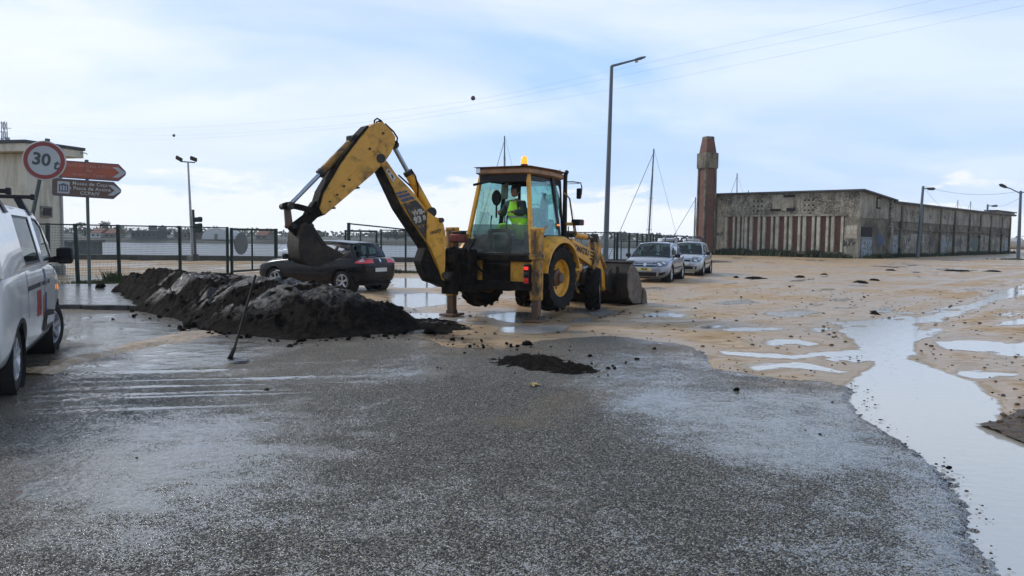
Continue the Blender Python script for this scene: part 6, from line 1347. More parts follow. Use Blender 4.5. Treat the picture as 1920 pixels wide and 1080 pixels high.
M['boom_mat'] = pbr('scuffed_boom_paint', (0.62, 0.315, 0.040), 0.42, var=0.14, vs=2.2, dirt=(0.085, 0.055, 0.030), da=0.27, ds=5.0, dsharp=0.12, bump=0.15, bs=16)
M['digger_mat'] = pbr('earth_caked_bucket', (0.020, 0.0155, 0.012), 0.65, spec=.3, var=0.5, vs=5, dirt=(0.060, 0.044, 0.030), da=0.40, ds=4.5, bump=0.6, bs=15, bd=0.03)
backhoe()

# ---------------------------------------------------------------- cars
M['black_car'] = pbr('black_car_paint', (0.0035, 0.004, 0.007), 0.22, spec=.22, var=.2, coat=.16, dirt=(.008, .008, .009), da=.25, dr=.4)
M['silver_car'] = pbr('blue_grey_car_paint', (0.26, 0.28, 0.335), 0.30, metal=.55, var=.06, coat=.8)
M['pale_silver_car'] = pbr('pale_silver_car_paint', (0.42, 0.445, 0.47), 0.30, metal=.5, var=.06, coat=.8)
M['van_paint'] = pbr('dirty_white_van_paint', (0.84, 0.84, 0.82), 0.28, var=.05, vs=1.5, coat=.8, dirt=(.55, .52, .46), da=.36, ds=2.2, dsharp=.3, dr=.4)
M['interior'] = pbr('car_interior', (0.03, 0.031, 0.032), 0.8)
M['plate_white'] = pbr('number_plate', (0.62, 0.62, 0.58), 0.4, var=.04)
M['plate_yellow'] = pbr('yellow_number_plate', (0.62, 0.52, 0.16), 0.4, var=.04)
M['under'] = pbr('underbody', (0.012, 0.012, 0.012), 0.8)
M['smoked'] = pbr('smoked_lens', (0.10, 0.11, 0.12), 0.08, metal=.3, coat=1.0)
M['logo_red'] = pbr('red_sticker', (0.30, 0.025, 0.03), .4); M['logo_blue'] = pbr('blue_sticker', (0.035, 0.09, 0.22), .4); M['logo_orange'] = pbr('orange_sticker', (0.42, 0.13, 0.05), .4)
M['mirror_glass'] = pbr('wing_mirror_glass', (0.03, 0.03, 0.032), .1, metal=.6)
M['reflect_white'] = pbr('white_moulding', (0.6, 0.6, 0.6), .3)
def car_wheel(parent, c, r, w, side, spokes=5, steer=0.0, rim='silver_rim', double=True):
    o = empty('wheel', c, 0); o.parent = parent; o.rotation_euler = (0, 0, steer); h = w / 2; hub = r * .66
    MB().lathe([(hub, -h * .85), (r * .82, -h), (r * .95, -h * .92), (r, -h * .7), (r, h * .7), (r * .95, h * .92), (r * .82, h), (hub, h * .85)], (0, 0, 0), (0, 1, 0), 36).build('tyre', M['rubber_clean'], o, smooth=40)
    m = MB(); s = side
    m.lathe([(hub * 1.01, s * h * .86), (hub * .96, s * h * .90), (hub * .92, s * h * .75), (hub * .90, s * h * -.2)], (0, 0, 0), (0, 1, 0), 36)
    for k in range(spokes):
        a = 2 * math.pi * k / spokes + .3
        for da in ((-.12, .12) if double else (0,)):
            p0 = Vector((math.cos(a + da * .8) * hub * .16, s * h * .62, math.sin(a + da * .8) * hub * .16)); p1 = Vector((math.cos(a + da) * hub * .95, s * h * .80, math.sin(a + da) * hub * .95)); m.bar(p0, p1, .022 if double else .05, .03, (0, 1, 0))
    m.cyl((0, s * h * .5, 0), (0, s * h * .72, 0), hub * .24, n=16); m.build('rim', M[rim], o, smooth=40)
    MB().lathe([(hub * .9, s * h * -.1), (.001, s * h * -.1)], (0, 0, 0), (0, 1, 0), 24).build('brake_disc', M['under'], o)
    return o
def car(name, loc, rz, label, P):
    r = empty(name, loc, rz, label, P.get('cat', 'car'), P.get('group')); paint = M[P['paint']]
    # lower body: lofted shell with wheel arches cut out of it
    rings = []
    for x, zl, zt, wl, wm, wt, zs in P['stations']:
        half = [(0, zl), (wl * .85, zl), (wl, zl + .05), (wm * .985, zl + (zs - zl) * .30), (wm, zl + (zs - zl) * .62), (wm * .985, zs - .03), (wm * .95, zs + .02), (wt, zt - .02), (wt * .5, zt), (0, zt + .008)]
        rings.append([(x, y, z) for y, z in half] + [(x, -y, z) for y, z in reversed(half[1:-1])])
    me = MB().loft(rings).mesh('body'); o = link('tmp', me, None)
    sub = o.modifiers.new('s', 'SUBSURF'); sub.levels = sub.render_levels = 2
    cut = []
    for ax in (P['xf'], P['xr']):
        cm = MB().cyl((ax, -1.3, P['r'] + .0), (ax, -P['tw'] + .38, P['r']), P['arch'], n=40).cyl((ax, P['tw'] - .38, P['r']), (ax, 1.3, P['r']), P['arch'], n=40).build('cut', None)
        b = o.modifiers.new('b', 'BOOLEAN'); b.object = cm; b.operation = 'DIFFERENCE'; b.solver = 'EXACT'; cut.append(cm)
    body = baked(o)
    for c in cut: bpy.data.objects.remove(c)
    full = MB().loft(rings).mesh('b'); o2 = link('tmp', full, None); sub = o2.modifiers.new('s', 'SUBSURF'); sub.levels = sub.render_levels = 2; full = baked(o2)
    bvh = BVHTree.FromPolygons([v.co.copy() for v in full.vertices], [tuple(p.vertices) for p in full.polygons])
    bo = link('body', body, paint, r); smooth_mesh(body, 42)
    for ax in (P['xf'], P['xr']):
        for s in (-1, 1):
            MB().lathe([(P['arch'] * .98, s * (P['tw'] - .36)), (P['arch'] * .985, s * (P['tw'] + .02))], (ax, 0, P['r']), (0, 1, 0), 28).build('wheel_well', M['under'], r)
    MB().box(((P['xf'] + P['xr']) / 2, 0, P['stations'][5][1] + .06), (P['xf'] - P['xr'] + 1.2, P['tw'] * 1.2, .10)).build('underbody', M['under'], r)
    # greenhouse
    T = P['tumble']; z0 = P['belt']; yb = P['ybelt']
    yz = lambda x, z: yb(x) - (z - z0) * T - max(0, z - z0 - .3) ** 2 * .5
    outer = P['side']; wins = P['wins']
    for s in (-1, 1):
        tri = tessellate_polygon([[Vector((a, b, 0)) for a, b in outer]] + [[Vector((a, b, 0)) for a, b in w] for w in wins]); fl = outer + [p for w in wins for p in w]
        mb = MB(); n = len(fl)
        for inn in (0, .03): mb.v += [(a, s * (yz(a, b) - inn), b) for a, b in fl]
        mb.f += [tuple(t) for t in tri] + [tuple(i + n for i in reversed(t)) for t in tri]; k = 0
        for lp in [outer] + wins:
            m_ = len(lp); mb.f += [(k + i, k + (i + 1) % m_, n + k + (i + 1) % m_, n + k + i) for i in range(m_)]; k += m_
        mb.build('side_frame', paint, r, bevel=.008)
        for w in wins:
            f = MB(); tr = tessellate_polygon([[Vector((a, b, 0)) for a, b in w]]); f.add([(a, s * (yz(a, b) - .012), b) for a, b in w], tr); f.build('side_window', M[P.get('glass', 'car_glass')], r, fix=False)
            cx = sum(p[0] for p in w) / len(w); cz = sum(p[1] for p in w) / len(w); g = MB(); gi = [(cx + (a - cx) * .93, cz + (b - cz) * .90) for a, b in w]; m_ = len(w)
            g.add([(a, s * (yz(a, b) - .008), b) for a, b in w + gi], [(i, (i + 1) % m_, m_ + (i + 1) % m_, m_ + i) for i in range(m_)]); g.build('window_seal', M['black'], r, fix=False)
    def lid(name, line, mat, bulge, crown, off=0.0, k=9, th=.025, bx=0.0, ins=1.0):
        rg = []
        for i, (x, z) in enumerate(line):
            y = (yz(x, z) - .004) * ins; u = i / (len(line) - 1); row = [(x + bx * (1 - (2 * j / (k - 1) - 1) ** 2), y * (2 * j / (k - 1) - 1), z + crown * (1 - (2 * j / (k - 1) - 1) ** 2) * (1 if bulge is None else bulge[i])) for j in range(k)]; rg.append(row)
        mb = MB(); mb.loft(rg, False, False); o = mb.build(name, mat, r, smooth=60, fix=False)
        if th: md = o.modifiers.new('t', 'SOLIDIFY'); md.thickness = th; md.offset = -1 if P.get('flip') else 0
        return o
    lid('roof', P['roof'], paint, None, .035)
    lid('windscreen', P['screen'], M[P.get('screen_glass', P.get('glass', 'car_glass'))], [0, .3, 1], .03, th=0, bx=.10, ins=.97)
    lid('rear_window', P['rear'], M[P.get('glass', 'car_glass')], [1, .3, 0][:len(P['rear'])] + [0] * max(0, len(P['rear']) - 3), .03, th=0, bx=-.09, ins=P.get('rear_ins', .92))
    # cabin inside
    MB().box(((P['cab'][0] + P['cab'][1]) / 2, 0, z0 - .02), (P['cab'][0] - P['cab'][1], yb(0) * 1.75, .10)).build('interior', M['interior'], r)
    for sx in P['seats']:
        for s in (-.36, .36):
            st = MB().box((sx, s * yb(0) / .78, z0 + .02), (.14, .46, .42), (0, -.2, 0)).build('seat', M['interior'], r, bevel=.05); MB().box((sx - .07, s * yb(0) / .78, z0 + .32), (.10, .26, .16)).build('headrest', M['interior'], st, bevel=.04)
    MB().box((P['cab'][0] - .12, 0, z0 + .03), (.35, yb(0) * 1.6, .12)).build('dashboard', M['interior'], r, bevel=.03)
    MB().tube([(P['cab'][0] - .42, .34 + .17 * math.sin(t), z0 + .06 + .15 * math.cos(t)) for t in np.linspace(0, 6.283, 17)], .014, 6, cap=False).build('steering_wheel', M['black'], r)
    # wheels
    for ax, st in ((P['xf'], P.get('steer', 0)), (P['xr'], 0)):
        for s in (-1, 1): car_wheel(r, (ax, s * (P['tw'] - .10), P['r']), P['r'], .20, s, P.get('spokes', 5), st, double=P.get('double', True))
    # draped details: lamps, grilles, plates, shut lines
    def drape(name, mat, poly, view, off=.004, step=.06, parent=None, both=False):
        mb = None
        for s in ((1, -1) if both else (1,)):
            if view == 'front': fr = lambda a, b: ((3.5, a * s, b), (-1, 0, 0))
            elif view == 'rear': fr = lambda a, b: ((-3.5, a * s, b), (1, 0, 0))
            elif view == 'side': fr = lambda a, b: ((a, s * 2.5, b), (0, -s, 0))
            elif view == 'right': fr = lambda a, b: ((a, -2.5, b), (0, 1, 0))
            else:  # quarter view: ('q', sx) a runs round the corner
                sx = view[1]; d = Vector((-sx * .75, -s * .66, 0)); e = Vector((-sx * .66, s * .75, 0)); c = Vector((sx * view[2], s * view[3], 0)); fr = lambda a, b: (c - d * 3 + e * a + Vector((0, 0, b)), d)
            m_ = patch(bvh, poly, fr, off, step); o = m_.build(name, M[mat] if isinstance(mat, str) else mat, parent or r, smooth=60, fix=False)
        return o
    P['detail'](r, drape, bvh)
    return r
def line_poly(pts, w):
    """a thin band along a 2D polyline"""
    L, R_ = [], []
    for i, p in enumerate(pts):
        a = Vector(pts[max(i - 1, 0)]); b = Vector(pts[min(i + 1, len(pts) - 1)]); d = (b - a).normalized(); n = Vector((-d.y, d.x)) * w / 2; L.append(tuple(Vector(p) + n)); R_.append(tuple(Vector(p) - n))
    return L + R_[::-1]
def mirror_part(r, c, s, mat, name='wing_mirror', sz=(.10, .20, .14)):
    o = MB().box((c[0], s * c[1], c[2]), sz, (0, 0, s * .15)).build(name, mat, r, bevel=.04, seg=3); MB().box((c[0] - sz[0] * .52, s * c[1], c[2]), (.012, sz[1] * .82, sz[2] * .8), (0, 0, s * .15)).build('glass', M['mirror_glass'], o); MB().bar((c[0], s * (c[1] - sz[1] * .4), c[2] - .03), (c[0] + .03, s * (c[1] - sz[1] * 1.1), c[2] - .07), .06, .05).build('stalk', M['black'], o)
# --- black hatchback with the bustle tail
def megane_detail(r, drape, bvh):
    drape('tail_light', 'red_lens', [(-.30, .85), (-.24, 1.07), (.0, 1.05), (.22, .91), (.27, .85)], ('q', -1, 2.0, .62), .006, .05, both=True)
    drape('clear_lens', 'lens', [(.0, .90), (.02, .99), (.13, .93), (.16, .89)], ('q', -1, 2.0, .62), .010, .04, both=True)
    drape('rear_badge', 'lens', [(-.05, .93), (0, 1.0), (.05, .93), (0, .86)], 'rear', .006, .03)
    drape('rear_number_plate', 'plate_white', [(-.26, .60), (.26, .60), (.26, .71), (-.26, .71)], 'rear', .012, .06)
    drape('tailgate_gap', 'hole', line_poly([(-.62, .84), (-.58, .76), (.58, .76), (.62, .84)], .012), 'rear', .003, .05)
    drape('bumper_gap', 'hole', line_poly([(-.80, .56), (.80, .56)], .01), 'rear', .003, .05); drape('lower_bumper', 'black', [(-.70, .27), (.70, .27), (.74, .40), (-.74, .40)], 'rear', .004, .08)
    drape('head_light', 'lens', [(-.24, .66), (-.22, .80), (.10, .84), (.26, .80), (.22, .70)], ('q', 1, 2.0, .62), .006, .05, both=True)
    drape('door_gap', 'hole', line_poly([(.86, .90), (.92, .60), (.84, .28)], .012), 'side', .003, .06, both=True); drape('door_gap', 'hole', line_poly([(-.32, .94), (-.34, .30)], .012), 'side', .003, .06, both=True); drape('door_gap', 'hole', line_poly([(-1.05, .96), (-1.0, .75), (-.86, .62), (-.84, .32)], .012), 'side', .003, .06, both=True)
    drape('rub_strip', 'black', line_poly([(.90, .52), (-.92, .54)], .05), 'side', .010, .06, both=True); drape('side_repeater', 'reflect_white', line_poly([(1.16, .56), (.98, .56)], .035), 'side', .011, .05, both=True)
    for x in (-.2, -.95): drape('door_handle', 'black', line_poly([(x, .86), (x - .18, .865)], .035), 'side', .02, .04, both=True)
    drape('front_bumper_grille', 'black', [(-.5, .30), (.5, .30), (.55, .46), (-.55, .46)], 'front', .004, .08); drape('front_number_plate', 'plate_white', [(-.26, .50), (.26, .50), (.26, .61), (-.26, .61)], 'front', .012, .06)
    for s in (-1, 1): mirror_part(r, (.72, .93, 1.0), s, M['black_car'])
    MB().tube([(-1.28, 0, 1.44), (-1.5, 0, 1.62)], .006, 5).build('roof_aerial', M['black'], r)
    MB().tube([(-1.93, .05, 1.03), (-1.90, .28, 1.06), (-1.86, .42, 1.09)], .012, 6).build('rear_wiper', M['black'], r); MB().tube([(-1.98, -.45, .30), (-2.1, -.45, .26)], .03, 8).build('exhaust', M['dark_steel'], r)
MEG = dict(paint='black_car', xf=1.245, xr=-1.38, r=.315, arch=.375, tw=.86, belt=.93, tumble=.36, ybelt=lambda x: .80 - max(0, x - .2) ** 2 * .03 - max(0, -x - 1.2) ** 2 * .35,
    stations=[(2.10, .34, .58, .45, .52, .40, .54), (2.05, .24, .68, .60, .72, .55, .62), (1.88, .20, .80, .72, .84, .70, .72), (1.5, .20, .90, .76, .885, .74, .80), (1.05, .20, .965, .78, .89, .78, .86), (.4, .20, .96, .79, .89, .78, .90), (-.5, .20, .97, .79, .89, .78, .92), (-1.2, .21, 1.0, .79, .89, .78, .95), (-1.65, .22, 1.02, .77, .87, .76, .97), (-1.90, .25, 1.02, .72, .82, .70, .95), (-2.05, .28, .98, .62, .74, .60, .90), (-2.11, .36, .84, .50, .60, .48, .78)],
    side=[(1.02, .94), (.62, 1.16), (.22, 1.38), (.10, 1.415), (-.6, 1.43), (-1.25, 1.40), (-1.52, 1.36), (-1.66, 1.20), (-1.74, 1.02), (-1.72, .95), (-.5, .92)],
    wins=[[(.70, 1.03), (.26, 1.30), (.12, 1.355), (-.22, 1.375), (-.24, 1.01)], [(-.32, 1.01), (-.30, 1.375), (-.85, 1.365), (-1.02, 1.32), (-.95, 1.03)], [(-1.05, 1.05), (-1.10, 1.30), (-1.34, 1.25), (-1.40, 1.10)]],
    roof=[(.16, 1.405), (-.1, 1.428), (-.6, 1.435), (-1.1, 1.41), (-1.45, 1.38), (-1.58, 1.36)], screen=[(1.04, .94), (.6, 1.18), (.16, 1.405)], rear=[(-1.56, 1.37), (-1.70, 1.20), (-1.80, 1.03)], rear_ins=.86, cab=(.95, -1.65), seats=(.05, -.85), spokes=5, detail=megane_detail, glass='car_glass')
d = Vector((-.80, .60)).normalized()
# --- silver pair
def silver_detail(kind):
    ast = kind == 'a'
    def f(r, drape, bvh):
        hl = [(-.27, .60), (-.24, .74), (.05, .82), (.24, .80), (.20, .68), (-.05, .60)] if ast else [(-.24, .62), (-.22, .72), (.02, .86), (.20, .84), (.20, .72), (.0, .62)]
        drape('head_light', 'smoked', hl, ('q', 1, 2.0 if ast else 1.85, .62), .008, .05, both=True)
        for a, b, q in ((-.08, .69, .055), (.10, .74, .045)): drape('lamp_bowl', 'lens', [(a + q * math.cos(t), b + q * math.sin(t)) for t in np.linspace(0, 6.0, 10)], ('q', 1, 2.0 if ast else 1.85, .62), .014, .03, both=True)
        if ast:
            drape('grille', 'black', [(-.40, .60), (.40, .60), (.46, .72), (-.46, .72)], 'front', .006, .06); drape('chrome_bar', 'chrome', [(-.42, .655), (.42, .655), (.43, .695), (-.43, .695)], 'front', .014, .06); drape('badge', 'lens', [(.06 * math.cos(t), .675 + .06 * math.sin(t)) for t in np.linspace(0, 6, 14)], 'front', .022, .03)
            drape('air_intake', 'black', [(-.42, .25), (.42, .25), (.44, .40), (-.44, .40)], 'front', .006, .06); drape('fog_pocket', 'black', [(.50, .27), (.72, .30), (.76, .42), (.52, .38)], 'front', .006, .05, both=True)
            p = drape('number_plate', 'plate_yellow', [(-.26, .45), (.26, .45), (.26, .56), (-.26, .56)], 'front', .012, .06); text_on('plate_text', '05-83', .10, (2.165, 0, .505), (0, 1, 0), (1, 0, 0), M['sign_black'], r, bold=.004)
        else:
            drape('grille', 'black', [(-.34, .64), (.34, .64), (.36, .72), (-.36, .72)], 'front', .006, .06); drape('badge', 'lens', [(.06 * math.cos(t), .68 + .06 * math.sin(t)) for t in np.linspace(0, 6, 14)], 'front', .016, .03)
            drape('air_intake', 'black', [(-.56, .30), (.56, .30), (.62, .43), (-.62, .43)], 'front', .006, .06); drape('number_plate', 'plate_white', [(-.26, .50), (.26, .50), (.26, .60), (-.26, .60)], 'front', .012, .06); drape('fog_lamp', 'lens', [(.48 + .04 * math.cos(t), .365 + .04 * math.sin(t)) for t in np.linspace(0, 6, 10)], 'front', .012, .03, both=True)
        for pts in ([(.84, .88), (.90, .55), (.80, .28)], [(-.28, .92), (-.30, .30)], [(-1.05, .94), (-.98, .70), (-.86, .60), (-.82, .32)]): drape('door_gap', 'hole', line_poly(pts, .012), 'side', .003, .06, both=True)
        drape('rub_strip', r.children[0].data.materials[0], line_poly([(.85, .52), (-.90, .54)], .05), 'side', .012, .06, both=True)
        for x in (-.15, -.88): drape('door_handle', 'black', line_poly([(x, .84), (x - .17, .845)], .03), 'side', .018, .04, both=True)
        drape('bonnet_gap', 'hole', line_poly([(-.66, .80), (-.5, .76), (.5, .76), (.66, .80)], .010), 'front', .003, .05)
        drape('tail_light', 'red_lens', [(-.15, .80), (-.12, 1.0), (.12, 1.0), (.15, .80)], ('q', -1, 1.95, .62), .006, .05, both=True)
        for s in (-1, 1): mirror_part(r, (.62, .95 if ast else .90, .98), s, r.children[0].data.materials[0])
        MB().tube([(-1.1, 0, 1.44), (-1.35, 0, 1.58)], .006, 5).build('roof_aerial', M['black'], r)
    return f
def silver(kind):
    k = 1.0 if kind == 'a' else .93; w = 1.0 if kind == 'a' else .945; sx = lambda l: [(x * k, z) for x, z in l]
    st = [(2.12, .30, .56, .45, .52, .40, .52), (2.07, .20, .68, .62, .74, .58, .62), (1.88, .17, .79, .74, .85, .70, .70), (1.5, .18, .90, .76, .88, .74, .80), (1.05, .19, .97, .78, .885, .77, .86), (.4, .19, .95, .79, .885, .77, .89), (-.5, .19, .96, .79, .885, .77, .90), (-1.2, .20, .98, .79, .885, .77, .93), (-1.7, .22, 1.0, .77, .86, .75, .95), (-2.0, .26, .98, .70, .80, .68, .92), (-2.1, .34, .86, .55, .66, .52, .80)]
    return dict(paint='silver_car' if kind == 'a' else 'pale_silver_car', xf=1.22 * k + (.02 if kind == 'a' else .05), xr=-1.39 * k + .03, r=.315 if kind == 'a' else .30, arch=.37 if kind == 'a' else .355, tw=.855 * w, belt=.92, tumble=.38, ybelt=lambda x: (.80 - max(0, x - .2) ** 2 * .03 - max(0, -x - 1.1) ** 2 * .12) * w,
        stations=[(x * k, a, b, c * w, d_ * w, e * w, f) for x, a, b, c, d_, e, f in st], side=sx([(1.10, .93), (.68, 1.16), (.26, 1.38), (.12, 1.42), (-.6, 1.44), (-1.3, 1.40), (-1.62, 1.33), (-1.86, 1.05), (-1.90, .95), (-.5, .91)]),
        wins=[sx(l) for l in ([(.74, 1.01), (.30, 1.30), (.14, 1.36), (-.22, 1.385), (-.24, .99)], [(-.32, .99), (-.30, 1.385), (-.9, 1.37), (-1.10, 1.30), (-.98, 1.0)], [(-1.08, 1.02), (-1.18, 1.27), (-1.42, 1.20), (-1.5, 1.06)])],
        roof=sx([(.18, 1.41), (-.1, 1.435), (-.6, 1.445), (-1.1, 1.42), (-1.5, 1.37), (-1.64, 1.335)]), screen=sx([(1.12, .93), (.65, 1.185), (.18, 1.41)]), rear=sx([(-1.62, 1.34), (-1.75, 1.20), (-1.90, 1.02)]), rear_ins=.88, cab=(1.0 * k, -1.75 * k), seats=(.05, -.85), spokes=6 if kind == 'a' else 5, double=False, detail=silver_detail(kind), group='silver cars parked by the fence')
# --- white van
def van_detail(r, drape, bvh):
    for pts in ([(1.20, 1.24), (1.24, .8), (1.10, .34)], [(.20, 1.26), (.18, .34)], [(-1.02, 1.28), (-1.04, .80), (-1.0, .70)]): drape('door_gap', 'hole', line_poly(pts, .014), 'side', .003, .06, both=True)
    drape('slide_rail', 'black', line_poly([(-.20, 1.02), (-1.02, 1.02)], .05), 'side', .004, .06, both=True)
    for x in (.44, .02): drape('door_handle', 'black', line_poly([(x, 1.03), (x - .20, 1.03)], .05), 'side', .03, .05, both=True)
    drape('door_moulding', 'black', [(1.02, .40), (.30, .40), (.14, .46), (.14, .66), (.34, .68), (1.02, .62)], 'side', .012, .06, both=True); drape('moulding_insert', 'reflect_white', [(1.00, .47), (.40, .48), (.30, .54), (.34, .60), (1.0, .56)], 'side', .020, .06, both=True)
    drape('sill_trim', 'black', line_poly([(1.0, .30), (-1.05, .30)], .10), 'side', .006, .06, both=True)
    drape('red_sticker', 'logo_red', [(-.42, .66), (-.10, .66), (-.10, .96), (-.42, .96)], 'right', .004, .06); drape('orange_sticker', 'logo_orange', [(.06, .62), (.155, .62), (.155, .88), (.06, .88)], 'right', .005, .05); drape('blue_sticker', 'logo_blue', [(.215, .62), (.34, .62), (.34, .90), (.215, .90)], 'right', .005, .05)
    drape('violet_sticker', 'logo_blue', [(.24, 1.06), (.36, 1.06), (.36, 1.24), (.24, 1.24)], 'right', .004, .05)
    o = drape('side_indicator', 'amber_dim', [(1.30, .86), (1.44, .86), (1.44, .93), (1.30, .93)], 'right', .012, .04)
    drape('head_light', 'lens', [(-.25, .70), (-.25, 1.0), (.10, 1.05), (.25, .98), (.2, .74)], ('q', 1, 2.2, .7), .006, .05, both=True); drape('front_grille', 'black', [(-.5, .35), (.5, .35), (.55, .70), (-.55, .70)], 'front', .006, .08); drape('tail_light', 'red_lens', [(.72, .70), (.86, .70), (.86, 1.18), (.74, 1.18)], 'rear', .006, .06, both=True)
    drape('arch_trim', 'black', [(-1.47 + .42 * math.cos(t), .335 + .42 * math.sin(t)) for t in np.linspace(.05, math.pi - .05, 20)] + [(-1.47 + .375 * math.cos(t), .335 + .375 * math.sin(t)) for t in np.linspace(math.pi - .05, .05, 20)], 'side', .006, .05, both=True)
    for s in (-1, 1): mirror_part(r, (1.00, 1.09, 1.33), s, M['black'], sz=(.12, .19, .22)); MB().bar((1.02, s * .86, 1.27), (1.02, s * 1.05, 1.27), .08, .07).build('mirror_arm', M['black'], r, bevel=.02)
    for x in (.42, -1.2):
        b = MB().bar((x, -.80, 2.06), (x, .80, 2.06), .07, .045).build('roof_bar', M['black'], r, bevel=.01)
        for s in (-1, 1): MB().loft([[(x + dx * .10, s * .80, 1.84), (x + dx * .10, s * .72, 1.84), (x + dx * .04, s * .62, 2.04), (x + dx * .04, s * .70, 2.04)] for dx in (-1, 1)]).build('foot', M['black'], b); MB().box((x, s * .82, 2.06), (.09, .05, .07)).build('end_cap', M['black'], b, bevel=.01)
VAN = dict(cat='van', paint='van_paint', xf=1.48, xr=-1.47, r=.335, arch=.40, tw=.90, belt=1.22, tumble=.17, ybelt=lambda x: .940 - max(0, x - .6) ** 2 * .06, steer=rad(-16),
    stations=[(2.38, .34, .78, .55, .66, .50, .70), (2.32, .24, .92, .70, .80, .62, .84), (2.1, .21, 1.08, .80, .90, .76, 1.0), (1.7, .21, 1.18, .84, .945, .84, 1.08), (1.2, .22, 1.24, .86, .955, .90, 1.18), (.4, .22, 1.25, .87, .955, .93, 1.22), (-.5, .22, 1.25, .87, .955, .93, 1.22), (-1.3, .23, 1.25, .87, .955, .93, 1.22), (-2.0, .25, 1.25, .86, .95, .92, 1.22), (-2.28, .28, 1.24, .84, .92, .84, 1.16), (-2.36, .36, 1.22, .78, .86, .80, 1.10)],
    side=[(1.72, 1.20), (1.30, 1.48), (.82, 1.80), (.68, 1.865), (-.4, 1.90), (-1.6, 1.90), (-2.22, 1.86), (-2.32, 1.5), (-2.33, 1.20)],
    wins=[[(1.30, 1.27), (.86, 1.70), (.64, 1.795), (.36, 1.81), (.33, 1.27)], [(.12, 1.27), (.14, 1.81), (-.92, 1.82), (-1.0, 1.76), (-1.0, 1.27)]],
    roof=[(.74, 1.845), (.4, 1.88), (-.5, 1.905), (-1.6, 1.905), (-2.1, 1.885), (-2.26, 1.86)], screen=[(1.76, 1.20), (1.25, 1.54), (.74, 1.845)], rear=[(-2.26, 1.85), (-2.31, 1.6), (-2.36, 1.24)], rear_ins=.95, cab=(1.5, .2), seats=(.35,), spokes=6, double=False, detail=van_detail, glass='van_glass', screen_glass='car_glass')
M['van_glass'] = glass('van_glass', (0.30, 0.36, 0.36), dirt=.10)
def place_cars():
    # black car: rear-left wheel stands at the near end, nose away to the left
    h = Vector((-.87, .49)); h.normalize(); lft = Vector((-h.y, h.x)); rw = Vector((-4.80, 22.35)); c = rw - lft * .80 + h * 1.38
    car('parked_hatchback', (c.x, c.y, .01), math.atan2(h.y, h.x), 'black hatchback parked behind the soil heap with its tail towards the digger', MEG)
    h = Vector((-.36, -.933)); h.normalize(); lft = Vector((-h.y, h.x)); fw = Vector((5.92, 29.5)); c = fw - lft * .80 - h * 1.24
    car('parked_hatchback', (c.x, c.y, .01), math.atan2(h.y, h.x), 'blue-grey silver hatchback with yellow plate parked right behind the loader bucket', silver('a'))
    fw = Vector((8.45, 35.0)); c = fw - lft * .76 - h * 1.2
    car('parked_hatchback', (c.x, c.y, .01), math.atan2(h.y, h.x), 'paler silver hatchback parked beside and behind the blue-grey one', silver('b'))
    h = Vector((-.40, .9165)); h.normalize(); lft = Vector((-h.y, h.x)); fw = Vector((-6.30, 10.75)); c = fw + lft * .86 - h * 1.48
    car('delivery_van', (c.x, c.y, .035), math.atan2(h.y, h.x), 'white van with roof bars and stickers cut by the left edge', VAN)
place_cars()

